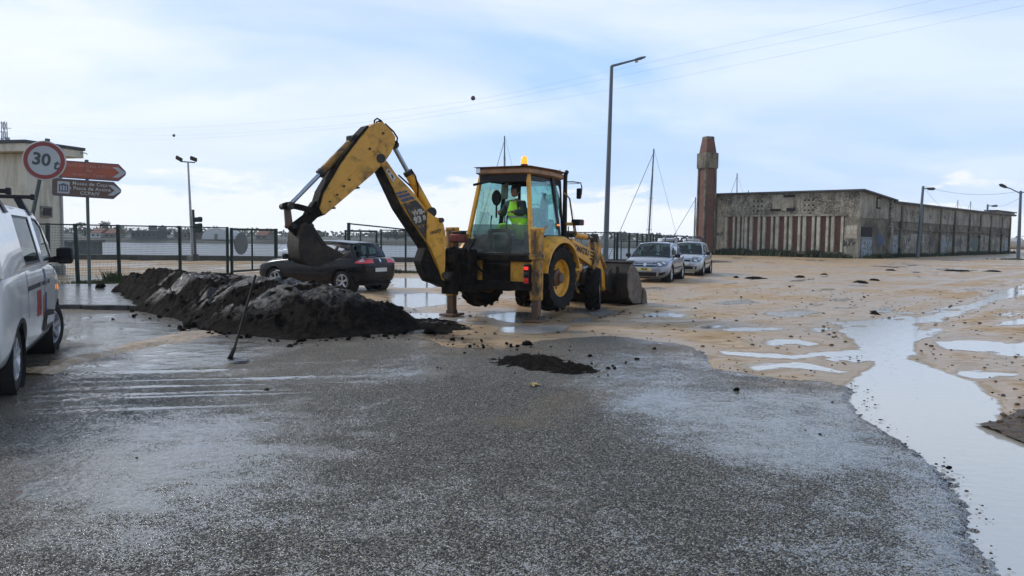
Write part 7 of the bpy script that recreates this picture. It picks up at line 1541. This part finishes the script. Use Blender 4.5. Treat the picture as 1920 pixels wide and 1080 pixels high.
# ---------------------------------------------------------------- soil heap, clods, shovel, sand, rubble
def heap():
    # heightfield over the heap's footprint
    nx, ny = 430, 300
    X, Y = np.meshgrid(np.linspace(-12.2, -1.4, nx), np.linspace(11.6, 22.6, ny))
    s = sdf_poly(X, Y, HEAP_BASE)
    s = s + fbm(X * 1.4, Y * 1.4, 101, 4) * 0.28
    crest = [(-10.0, 20.6, .62), (-8.9, 19.3, .86), (-7.9, 18.0, .98), (-6.9, 17.0, .93), (-5.7, 15.9, .90), (-4.7, 15.0, .92), (-3.8, 14.6, .86), (-3.0, 14.8, .70), (-2.4, 15.3, .42)]
    H = np.zeros_like(X)
    best = np.full(X.shape, 1e9); hc = np.zeros_like(X)
    for a, b in zip(crest[:-1], crest[1:]):
        ex, ey = b[0] - a[0], b[1] - a[1]; t = np.clip(((X - a[0]) * ex + (Y - a[1]) * ey) / (ex * ex + ey * ey), 0, 1)
        dd = np.hypot(X - a[0] - t * ex, Y - a[1] - t * ey); m = dd < best; best = np.where(m, dd, best); hc = np.where(m, a[2] + t * (b[2] - a[2]), hc)
    si = np.clip(s, 0, 9); f = si / (si + best + 1e-6)
    base = hc * .84 * (1 - (1 - f) ** 1.7)
    # slabs: soil dropped by the bucket slides in smeared, terraced sheets
    wx = X + fbm(X * .8, Y * .8, 104, 3) * .55; wy = Y + fbm(X * .8 + 7, Y * .8, 114, 3) * .55
    al = wx * .93 + wy * .37; ac = wy * .93 - wx * .37            # sheets lie slantwise across the face
    q = al * .75 + base * 1.6 + fbm(X * .9, Y * .9, 115, 3) * .6
    saw = q - np.floor(q); slab = (sstep(saw, 0, .85) - sstep(saw, .86, 1.0) - .45) * .13 * sstep(fbm(X * .5, Y * .5, 105, 3), -.6, .2)
    bil = lambda f, sd: (.5 - np.abs(fbm(X * f, Y * f, sd, 3, .5)))
    lump = bil(1.9, 106) * .16 + bil(4.6, 116) * .085 + bil(10.5, 117) * .05; rough = fbm(X * 17, Y * 17, 107, 4, .65)
    slick = sstep(fbm(al * .5 + 3, ac * 1.4, 108, 5, .6), -.10, .10) * sstep(base, .15, .4) * sstep(-np.hypot((X + 6.0) * .7, Y - 15.4), -3.4, -1.6)
    Z = base + (slab + (lump - .12) * (1 - .55 * slick) + rough * .075 * (1 - .7 * slick) + fbm(al * 2.2, ac * 13, 110, 4) * .05 * slick) * sstep(si, 0, .45)
    Z = Z - .06 * sstep(-s, 0, .15)
    kc = lambda F: ((F[:-1, :-1] + F[1:, 1:] + F[1:, :-1] + F[:-1, 1:]) / 4)
    me = grid_mesh('soil_heap', X, Y, Z + .03, kc(s) > -.12, {'slick': np.clip(slick, 0, 1)})
    me.polygons.foreach_set('use_smooth', np.ones(len(me.polygons), bool))
    tag(link('soil_heap', me, M['soil']), 'long heap of wet black soil dumped across the pavement edge', 'soil heap')
    return X, Y, Z
HX, HY, HZ = heap()
def clod_mesh(seed):
    rnd = random.Random(seed); bm = bmesh.new(); bmesh.ops.create_icosphere(bm, subdivisions=1, radius=1)
    off = [Vector((rnd.gauss(0, 1), rnd.gauss(0, 1), rnd.gauss(0, 1))).normalized() for _ in range(7)]; am = [rnd.uniform(.1, .45) for _ in off]
    for v in bm.verts:
        n = v.co.normalized(); k = 1 + sum(a * max(0, n.dot(o)) ** 3 for a, o in zip(am, off)) + rnd.uniform(-.22, .22); v.co = Vector((n.x * k, n.y * k * .85, n.z * k * .65))
    me = bpy.data.meshes.new('clod'); bm.to_mesh(me); bm.free(); me.materials.append(M['soil']); return me
CL = [clod_mesh(i) for i in range(6)]
SCRAP = ['long flat mud scrap on the sand nearest the paler silver car', 'thin mud scrap on the sand right of the long one by the silver car', 'longest dark mud scrap before the leaning lamp on the far lot', 'thin mud scrap right of the longest one, towards the right edge',
  'dark turf scrap lying in the middle of the sandy lot', 'smaller turf scrap touching the upper right of the middle one', 'short mud scrap before the warehouse door on the far lot', 'short mud scrap on the sand before the fin front', 'small mud scrap just right of the paler silver car wheels', 'small mud scrap just above the stream head on the sand']
def clods():
    rnd = random.Random(12)
    def put(px, py, s, label, group=None, z=.0):
        p = G(px, py); o = bpy.data.objects.new('mud_clod', CL[rnd.randrange(6)]); C.objects.link(o); o.location = (p.x, p.y, .03 + s * .45 + z); o.scale = (s, s, s); o.rotation_euler = (rnd.uniform(-.4, .4), rnd.uniform(-.4, .4), rnd.random() * 6.28); tag(o, label, 'mud clod', group)
    put(187, 547, .13, 'largest dark clod lying on the wet pavement by the heap', 'mud clods on the ground', .08); put(232, 562, .07, 'small dark clod at the pavement edge by the heap', 'mud clods on the ground', .08)
    put(356, 617, .10, 'big clod fallen in front of the heap', 'mud clods on the ground'); put(1779, 887, .020, 'lone black clod at the broken asphalt edge by the stream', 'mud clods on the ground')
    put(1381, 738, .035, 'lone black clod on wet asphalt between mud smear and stream', 'mud clods on the ground'); put(988, 651, .07, 'biggest clod just above the mud smear on asphalt', 'mud clods on the ground'); put(806, 628, .09, 'dark clod right of the heap end', 'mud clods on the ground')
    for px, py, s in ((1227, 659, .045), (1105, 673, .05), (1195, 679, .045), (1140, 696, .045), (1150, 690, .02), (1245, 692, .02), (905, 652, .03), (950, 649, .05), (958, 655, .04), (968, 655, .03), (1033, 655, .03), (1068, 662, .03), (1070, 655, .025), (1510, 815, .018), (1538, 822, .02), (820, 694, .03), (827, 696, .025), (1122, 712, .02), (500, 737, .03), (257, 868, .018), (870, 618, .04), (1390, 560, .05), (1340, 600, .04), (1300, 606, .03), (1620, 560, .06), (1480, 540, .06), (1520, 700, .02), (1560, 690, .02), (1470, 723, .02), (1860, 742, .02), (1560, 760, .018), (1440, 860, .014)):
        put(px, py, s * .62, 'small dark mud clod scattered on the ground', 'scattered mud clods')
    # crumbs round the heap foot
    for i in range(120):
        k = rnd.randrange(len(HEAP_BASE) - 6); a = Vector(HEAP_BASE[k]); b = Vector(HEAP_BASE[k + 1]); p = a.lerp(b, rnd.random()); o = bpy.data.objects.new('soil_crumb', CL[rnd.randrange(6)]); C.objects.link(o)
        s = rnd.choice([.012, .015, .02, .025, .03, .045]) ; dx = abs(rnd.gauss(0, .35)); c = Vector((-5.5, 17)) - p; c.normalize(); q = p - c * (dx - .12)
        o.location = (q.x, q.y, .03 + s * .4); o.scale = (s,) * 3; o.rotation_euler = (rnd.random(), rnd.random(), rnd.random() * 6.28); tag(o, 'loose soil crumb at the foot of the heap', 'soil crumb', 'soil crumbs round the heap')
    for i in range(60):
        t = rnd.random(); q = Vector(gp([(800, 628)])[0]).lerp(Vector(gp([(1110, 705)])[0]), t) + Vector((rnd.gauss(0, .35), rnd.gauss(0, .3))); s = rnd.choice([.008, .01, .014, .018, .026]); o = bpy.data.objects.new('soil_crumb', CL[rnd.randrange(6)]); C.objects.link(o)
        o.location = (q.x, q.y, .035 + s * .4); o.scale = (s,) * 3; o.rotation_euler = (rnd.random(), rnd.random(), rnd.random() * 6.28); tag(o, 'soil crumb in the trail between heap and raked mud patch', 'soil crumb', 'soil crumbs trailing to the mud patch')
    # lumps on the heap
    zi = lambda x, y: float(HZ[int(np.clip((y - 11.6) / 11.0 * 299, 0, 299)), int(np.clip((x + 12.2) / 10.8 * 429, 0, 429))])
    mb = MB(); pts = np.array([v.co[:] for v in CL[0].vertices]); fs = [tuple(p.vertices) for p in CL[0].polygons]
    for i in range(1300):
        x, y = rnd.uniform(-11.4, -2.0), rnd.uniform(12.2, 20.8); z = zi(x, y)
        if z < .08: continue
        s = rnd.choice([.012, .015, .02, .025, .03, .045, .06]); a = rnd.random() * 6.28; ca, sa = math.cos(a), math.sin(a)
        mb.add([(x + s * (p[0] * ca - p[1] * sa), y + s * (p[0] * sa + p[1] * ca), z + .03 + s * p[2] * rnd.uniform(.95, 1.05)) for p in pts], fs)
    tag(mb.build('soil_lumps', M['soil'], fix=False), 'loose lumps of black soil strewn over the heap', 'soil', kind='stuff')
    # flattened mud smear on the asphalt
    nx, ny = 220, 120; X, Y = np.meshgrid(np.linspace(-.6, 1.35, nx), np.linspace(9.3, 12.0, ny)); s = sdf_poly(X, Y, gp([(925, 676), (975, 668), (1040, 678), (1085, 690), (1106, 700), (1080, 710), (1020, 704), (980, 694), (935, 688)])) + fbm(X * 4, Y * 4, 121, 5, .65) * .42 - .03
    Z = .032 + .05 * sstep(s, -.02, .25) * (.55 + .8 * np.abs(fbm(X * 9, Y * 4, 122, 4))) + .016 * np.sin((X * .5 + Y) * 40) * sstep(s, 0, .2)
    kc = lambda F: ((F[:-1, :-1] + F[1:, 1:] + F[1:, :-1] + F[:-1, 1:]) / 4)
    tag(link('mud_patch', grid_mesh('mud_patch', X, Y, Z, kc(s) > -.01, {'slick': np.zeros_like(X)}), M['soil']), 'low dark mud patch raked over the asphalt before the digger', 'mud patch')
    X, Y = np.meshgrid(np.linspace(-2.9, -.2, 240), np.linspace(13.2, 17.0, 150)); s = sdf_poly(X, Y, gp([(762, 598), (820, 600), (868, 610), (880, 618), (850, 628), (800, 634), (760, 620)])) + fbm(X * 3.5, Y * 3.5, 123, 5, .6) * .35
    Z = .02 + .075 * sstep(s, -.02, .5) * (.5 + .9 * np.abs(fbm(X * 6, Y * 6, 124, 4)))
    tag(link('mud_patch', grid_mesh('mud_patch', X, Y, Z, kc(s) > -.01, {'slick': sstep(fbm(X * 2, Y * 2, 125, 4), 0, .3)}), M['soil']), 'dark mud tail trailing from the heap towards the left stabiliser pad', 'mud patch')
    # dark mud scraps on the far lot
    for i, (px, py, w, h) in enumerate(((1420, 523, 26, 1.6), (1500, 521, 12, 1), (1795, 509, 30, 1.6), (1862, 510, 18, 1), (1613, 531, 16, 2), (1640, 527, 10, 1.2), (1670, 508, 9, 1.2), (1545, 516, 10, 1), (1380, 522, 8, 1.4), (1640, 590, 10, 1.5))):
        c = G(px, py); rx = w / FPX * c.y * .9; ry = max(.25, h * c.y * c.y / (FPX * CAMZ) * .5); nx, ny = 60, 24
        X, Y = np.meshgrid(np.linspace(-rx * 1.3, rx * 1.3, nx), np.linspace(-ry * 1.4, ry * 1.4, ny)); e = 1 - np.hypot(X / rx, Y / ry) + fbm(X * 2.2 + i * 9, Y * 2.2, 130 + i, 4) * .55; Z = .01 + .10 * sstep(e, 0, .6) * (.6 + .5 * np.abs(fbm(X * 5, Y * 5, 150 + i, 3)))
        o = link('mud_scrap', grid_mesh('mud_scrap', X, Y, Z, kc(e) > .0, {'slick': np.zeros_like(X)}), M['soil']); o.location = (c.x, c.y, .01); tag(o, SCRAP[i], 'mud scrap', 'mud scraps on the far lot')
clods()
def shovel():
    a = G(432, 684); b = D(478, 517, 12.6)
    # blade rests flat on the asphalt, the shaft leans back on the heap
    base = Vector((a.x, a.y, .035)); top = D(479, 517, 12.1)
    r = empty('shovel', tuple(base), 0, 'muddy long-handled shovel propped upright against the soil heap', 'shovel'); t = top - base
    MB().tube([Vector((0, 0, .05)), t * .12, t], [.022, .017, .019], 10).build('shaft', M['shaft'], r, smooth=50)
    MB().tube([Vector((-.02, -.0, .03)), Vector((0, 0, .06)), t * .14], [.030, .030, .024], 10).build('socket', M['shaft'], r, smooth=50)
    mb = MB(); mb.loft([[(x, y * w, z + .02 * abs(y) ** 2) for y in np.linspace(-1, 1, 7)] for x, w, z in ((-.03, .06, .03), (.03, .10, .02), (.12, .11, .008), (.20, .07, .006), (.235, .02, .006))], False, False)
    o = mb.build('blade', M['blade'], r, smooth=60); md = o.modifiers.new('t', 'SOLIDIFY'); md.thickness = .006
M['shaft'] = pbr('muddy_shaft', (0.008, 0.0065, 0.0055), .8, spec=.15, var=.3, dirt=(.02, .014, .01), da=.35); M['blade'] = pbr('wet_blade', (0.16, 0.165, 0.17), .25, metal=.5, var=.3)
shovel()
def sand_and_rubble():
    # washed sand bar between the van and the heap
    nx, ny = 300, 130; cl = gp([(60, 702), (130, 685), (200, 668), (280, 648), (340, 634), (380, 628)]); X, Y = np.meshgrid(np.linspace(-7.4, -4.4, nx), np.linspace(9.0, 13.6, ny))
    dl = dist_line(X, Y, cl); w = .42 + .30 * fbm(X * .9, Y * .9, 201, 3); e = .75 - dl / w + fbm(X * 2.6, Y * 2.6, 202, 6, .62) * 1.0
    Z = .03 + .045 * sstep(e, 0, .9) + .012 * fbm(X * 5, Y * 9, 203, 4) * sstep(e, .1, .6)
    kc = lambda F: ((F[:-1, :-1] + F[1:, 1:] + F[1:, :-1] + F[:-1, 1:]) / 4)
    tag(link('sand_bar', grid_mesh('sand_bar', X, Y, Z, kc(e) > 0, {'mud': np.zeros_like(X), 'wetness': np.full(X.shape, .75)}), M['sand']), kind='stuff', label='low bar of washed sand on the asphalt beside the van', cat='sand')
    # rubble bank at the right edge
    nx, ny = 200, 160; X, Y = np.meshgrid(np.linspace(4.3, 8.5, nx), np.linspace(5.2, 9.2, ny)); s = sdf_poly(X, Y, gp([(1830, 806), (1862, 790), (1900, 770), (2000, 768), (2200, 800), (2200, 930), (2000, 870), (1925, 846), (1880, 824)])) + fbm(X * 3, Y * 3, 211, 5) * .18
    Z = .012 + .10 * sstep(s, -.05, .9) + .05 * np.abs(fbm(X * 7, Y * 7, 212, 4)) * sstep(s, 0, .2)
    tag(link('rubble_bank', grid_mesh('rubble_bank', X, Y, Z, kc(s) > 0, {'slick': np.zeros_like(X)}), M['rubble']), 'low bank of brown gravelly mud cut by the right edge', 'rubble bank')
    rnd = random.Random(9); pts = np.array([v.co[:] for v in CL[2].vertices]); fs = [tuple(p.vertices) for p in CL[2].polygons]; poly = gp([(1838, 806), (1862, 794), (1900, 774), (2000, 772), (2200, 804), (2200, 920), (2000, 866), (1925, 842), (1880, 820)]); mb = MB()
    for i in range(1100):
        x, y = rnd.uniform(4.4, 7.5), rnd.uniform(5.3, 9.0)
        if sdf_poly(np.array([x]), np.array([y]), poly)[0] < -.06 * rnd.random(): continue
        sc = rnd.choice([.008, .010, .013, .017, .024]); a = rnd.random() * 6.28; ca, sa = math.cos(a), math.sin(a); z = .03 + .08 * min(1, max(0, sdf_poly(np.array([x]), np.array([y]), poly)[0]))
        mb.add([(x + sc * (p[0] * ca - p[1] * sa), y + sc * (p[0] * sa + p[1] * ca), z + sc * p[2]) for p in pts], fs)
    tag(mb.build('gravel', M['rubble'], fix=False), 'brown stones lying on the gravelly bank at the right edge', 'gravel', kind='stuff')
    # pebbles on the sand and crumbled asphalt along its broken edge
    p1 = np.array([v.co[:] for v in CL[4].vertices]); f1 = [tuple(p.vertices) for p in CL[4].polygons]; ed = gp([(1300, 650), (1345, 690), (1480, 712), (1615, 728), (1640, 800), (1760, 880), (1800, 935), (1858, 1085)])
    for nm, lab, cnt, mat in (('asphalt_crumbs', 'crumbled asphalt grit along the broken road edge', 130, M['grit']), ('pebbles', 'small stones strewn over the sandy lot', 1500, M['rubble'])):
        mb = MB()
        for i in range(cnt):
            if nm == 'pebbles':
                px, py = rnd.uniform(760, 2000), 545 + 290 * rnd.random() ** 1.6; g = G(px, py); x, y = g.x, g.y
                if sdf_poly(np.array([x]), np.array([y]), _asph)[0] > -.05 or any(sdf_poly(np.array([x]), np.array([y]), p)[0] > -.12 for p in _pud): continue
                sc = rnd.choice([.008, .010, .013, .017, .022]) * (1 if y < 12 else 1.4)
            else:
                k = rnd.randrange(len(ed) - 1); q = Vector(ed[k]).lerp(Vector(ed[k + 1]), rnd.random()); x, y = q.x + rnd.gauss(.03, .06), q.y + rnd.gauss(.0, .06); sc = rnd.choice([.005, .006, .008, .012])
            a = rnd.random() * 6.28; ca, sa = math.cos(a), math.sin(a); mb.add([(x + sc * (p[0] * ca - p[1] * sa), y + sc * (p[0] * sa + p[1] * ca), .016 + sc * p[2] * .8) for p in p1], f1)
        tag(mb.build(nm, mat, fix=False), lab, 'gravel', kind='stuff')
    lf = G(1000, 730); m2 = MB(); rnd = random.Random(2)
    for i in range(5): m2.add([(lf.x + rnd.uniform(-.08, .08) + dx * .04, lf.y + rnd.uniform(-.08, .08) + dy * .04, .045 + rnd.random() * .02) for dx, dy in ((-1, -.4), (0, -.8), (1, .2), (.1, .8))], [(0, 1, 2, 3)])
    tag(m2.build('leaf_scrap', M['leaf_yellow'], fix=False), 'crumpled yellow leaf scraps on the asphalt below the mud patch', 'leaf')
M['grit'] = pbr('asphalt_grit', (.016, .016, .016), .6, var=.5)
M['rubble'] = pbr('brown_gravelly_mud', (0.060, 0.045, 0.026), .6, var=.6, vs=14, dirt=(.17, .085, .045), da=.36, ds=34, dsharp=.06, bump=.8, bs=34, bd=.03)
M['leaf_yellow'] = pbr('wet_yellow_leaf', (.30, .22, .06), .4)
sand_and_rubble()

# ---------------------------------------------------------------- the operator
M['skin'] = pbr('skin', (0.30, 0.155, 0.105), .55, var=.12, vs=12); M['hivis'] = pbr('hi_vis_fabric', (0.48, 0.90, 0.04), .7, var=.10, vs=9, bump=.2, bs=25)
M['jacket'] = pbr('grey_jacket', (0.050, 0.055, 0.060), .8, var=.2, bump=.2, bs=25); M['tape'] = pbr('reflective_tape', (0.40, 0.42, 0.40), .4); M['cap'] = pbr('dark_cap', (0.018, 0.018, 0.022), .85); M['hair'] = pbr('dark_hair', (0.016, 0.012, 0.010), .7); M['boot'] = pbr('boot', (0.02, 0.018, 0.015), .7); M['eye'] = pbr('eye', (0.05, 0.04, 0.035), .2)
def skin_mesh(nodes, edges, root, sub=2):
    names = list(nodes); me = bpy.data.meshes.new('skin'); me.from_pydata([nodes[n][0] for n in names], [(names.index(a), names.index(b)) for a, b in edges], []); o = bpy.data.objects.new('skin', me); C.objects.link(o)
    o.modifiers.new('sk', 'SKIN'); sv = me.skin_vertices[0].data
    for i, n in enumerate(names): rr = nodes[n][1]; sv[i].radius = rr if isinstance(rr, tuple) else (rr, rr); sv[i].use_root = (n == root)
    s = o.modifiers.new('s', 'SUBSURF'); s.levels = s.render_levels = sub; m = baked(o); smooth_mesh(m, 180); return m
def operator():
    base = BO + BF * .0 + BL_ * -.12 + Vector((0, 0, 1.69))
    r = empty('person', tuple(base), BRZ, 'seated digger operator in bright yellow-green vest and trousers, dark cap, hands on levers', 'person')
    o = Vector((0, -.12, 1.69)); L = lambda p: Vector(p) - o
    X_ = lambda px, py, x: L(XP(px, py, x))
    pel = L((.06, -.14, 1.80)); chest = X_(963, 391, .02); neck = X_(968, 374, .0); head = X_(967, 357, -.06)
    sR = X_(981, 381, .02); sL = X_(950, 384, .06); eR = X_(982, 400, -.12); eL = X_(943, 402, -.08); hR = X_(959, 397, -.36); hL = X_(936, 397, -.40)
    kR = X_(976, 421, -.42); kL = X_(937, 423, -.40); fR = X_(976, 452, -.40); fL = X_(940, 455, -.40)
    n = {'pel': (pel, (.15, .12)), 'belly': (pel.lerp(chest, .5), (.15, .12)), 'chest': (chest, (.16, .115)), 'neck0': (neck - Vector((0, 0, .03)), .065), 'neck': (neck + Vector((0, 0, .03)), .055),
         'sL': (sL, .062), 'eL': (eL, .048), 'wL': (eL.lerp(hL, .85), .032), 'sR': (sR, .062), 'eR': (eR, .048), 'wR': (eR.lerp(hR, .85), .032),
         'hipL': (pel + Vector((-.04, .10, -.02)), .09), 'kL': (kL, .068), 'fL': (fL, .05), 'hipR': (pel + Vector((-.04, -.10, -.02)), .09), 'kR': (kR, .068), 'fR': (fR, .05)}
    e = [('pel', 'belly'), ('belly', 'chest'), ('chest', 'neck0'), ('neck0', 'neck'), ('chest', 'sL'), ('sL', 'eL'), ('eL', 'wL'), ('chest', 'sR'), ('sR', 'eR'), ('eR', 'wR'), ('pel', 'hipL'), ('hipL', 'kL'), ('kL', 'fL'), ('pel', 'hipR'), ('hipR', 'kR'), ('kR', 'fR')]
    for s, h, el in (('L', hL, eL), ('R', hR, eR)):
        d = (h - el).normalized(); up = Vector((0, 0, 1)); side = d.cross(up).normalized(); n['p' + s] = (h, (.034, .020)); e.append(('w' + s, 'p' + s))
        for i, (lat, ln) in enumerate(((-.030, .065), (-.010, .078), (.010, .074), (.030, .058))):
            k0 = h + d * .035 + side * lat; k1 = k0 + d * ln * .45 - up * .012; k2 = k1 + d * ln * .1 - up * ln * .5
            for q, v in enumerate((k0, k1, k2)): n['%s%d%d' % (s, i, q)] = (v, .0095 - .001 * q)
            e += [('p' + s, '%s%d0' % (s, i)), ('%s%d0' % (s, i), '%s%d1' % (s, i)), ('%s%d1' % (s, i), '%s%d2' % (s, i))]
        t0 = h - side * .035 + d * .005; t1 = t0 - side * .015 + d * .035 - up * .01; n[s + 't0'] = (t0, .012); n[s + 't1'] = (t1, .010); e += [('p' + s, s + 't0'), (s + 't0', s + 't1')]
    body = skin_mesh(n, e, 'pel'); b = link('body', body, M['skin'], r)
    # head: shaped shell turned towards the bucket (machine left)
    look = Vector((-.62, .72, -.12)).normalized(); up = Vector((0, 0, 1)); sd = look.cross(up).normalized(); rings = []
    for z, f, bk, w in ((-.135, .030, .02, .035), (-.12, .075, .035, .052), (-.09, .092, .055, .066), (-.045, .094, .082, .074), (0, .092, .096, .078), (.05, .092, .100, .078), (.09, .078, .090, .068), (.12, .045, .055, .042), (.132, .01, .012, .01)):
        rings.append([head + up * z + look * ((f if math.cos(t) > 0 else bk) * math.cos(t)) + sd * (w * math.sin(t)) for t in np.linspace(0, 2 * math.pi, 17)[:-1]])
    hd = MB().loft(rings).build('head', M['skin'], r, smooth=180)
    MB().loft([[head + look * a + sd * (w * s) + up * z for s in (-1, 0, 1)] + [head + look * (a - .02) + up * (z)] for a, w, z in ((.088, .008, .03), (.108, .014, -.01), (.118, .018, -.03), (.095, .018, -.042))]).build('nose', M['skin'], hd, smooth=180)
    for s in (-1, 1):
        MB().sphere(head + look * .086 + sd * .032 * s + up * .012, .012, 8, 6).build('eye', M['eye'], hd, smooth=180); MB().sphere(head - look * .005 + sd * .08 * s - up * .01, .03, 8, 6, (.7, .4, 1)).build('ear', M['skin'], hd, smooth=180)
    MB().bar(head + look * .093 - sd * .022 - up * .066, head + look * .093 + sd * .022 - up * .066, .010, .008).build('mouth', M['eye'], hd)
    hr = [[head + up * z + look * ((f if math.cos(t) > 0 else bk) * math.cos(t)) + sd * (w * math.sin(t)) for t in np.linspace(0, 2 * math.pi, 17)[:-1]] for z, f, bk, w in ((-.05, -.03, .088, .078), (.0, .0, .102, .083), (.045, .05, .106, .084))]
    MB().loft(hr, False).build('hair', M['hair'], hd, smooth=180)
    cp = [[head + up * z + look * ((f if math.cos(t) > 0 else bk) * math.cos(t)) + sd * (w * math.sin(t)) for t in np.linspace(0, 2 * math.pi, 17)[:-1]] for z, f, bk, w in ((.035, .102, .112, .090), (.07, .104, .110, .089), (.115, .082, .092, .072), (.145, .035, .045, .035), (.15, .005, .005, .005))]
    c = MB().loft(cp).build('cap', M['cap'], r, smooth=180); MB().loft([[head + look * a + sd * (w * s) + up * (.045 - .012 * s * s - (a - .09) * .25) for s in np.linspace(-1, 1, 7)] for a, w in ((.085, .075), (.13, .07), (.165, .045))], False, False).build('peak', M['cap'], c)
    # clothes
    g = lambda k, a: (n[k][0], tuple(x + a for x in n[k][1]) if isinstance(n[k][1], tuple) else n[k][1] + a)
    jk = {k: g(k, .030) for k in ('pel', 'belly', 'chest', 'neck0', 'sL', 'eL', 'wL', 'sR', 'eR', 'wR')}; jk['neck0'] = (n['neck0'][0] + Vector((0, 0, .02)), .088); jk['sL'] = (n['sL'][0], .080); jk['sR'] = (n['sR'][0], .080)
    link('jacket', skin_mesh(jk, [x for x in e if x[0] in jk and x[1] in jk], 'chest'), M['jacket'], r)
    vs = {k: g(k, .062) for k in ('pel', 'belly', 'chest')}; vs['yoke'] = (n['neck0'][0] - Vector((0, 0, .03)), .10); a = chest.lerp(sL, .62); b2 = chest.lerp(sR, .62); vs['a'] = (a, .128); vs['b'] = (b2, .128)
    v = link('vest', skin_mesh(vs, [('pel', 'belly'), ('belly', 'chest'), ('chest', 'yoke'), ('chest', 'a'), ('chest', 'b')], 'chest'), M['hivis'], r)
    for f in (.30, .62):
        c = pel.lerp(chest, f); MB().loft([[c + Vector((math.cos(t) * .190, math.sin(t) * .222, z)) for t in np.linspace(0, 6.283, 25)[:-1]] for z in (-.022, .022)], False).build('tape', M['tape'], v, smooth=180)
    tr = {k: g(k, .022) for k in ('pel', 'hipL', 'kL', 'fL', 'hipR', 'kR', 'fR')}; link('trousers', skin_mesh(tr, [x for x in e if x[0] in tr and x[1] in tr], 'pel'), M['hivis'], r)
    for f in (fL, fR): MB().loft([[f + Vector((x, y * w, z)) for y, z in ((-1, -.10), (1, -.10), (1, h), (-1, h))] for x, w, h in ((.08, .05, .03), (-.02, .055, .03), (-.12, .05, -.03), (-.19, .035, -.06))]).build('boot', M['boot'], r, bevel=.02)
operator()
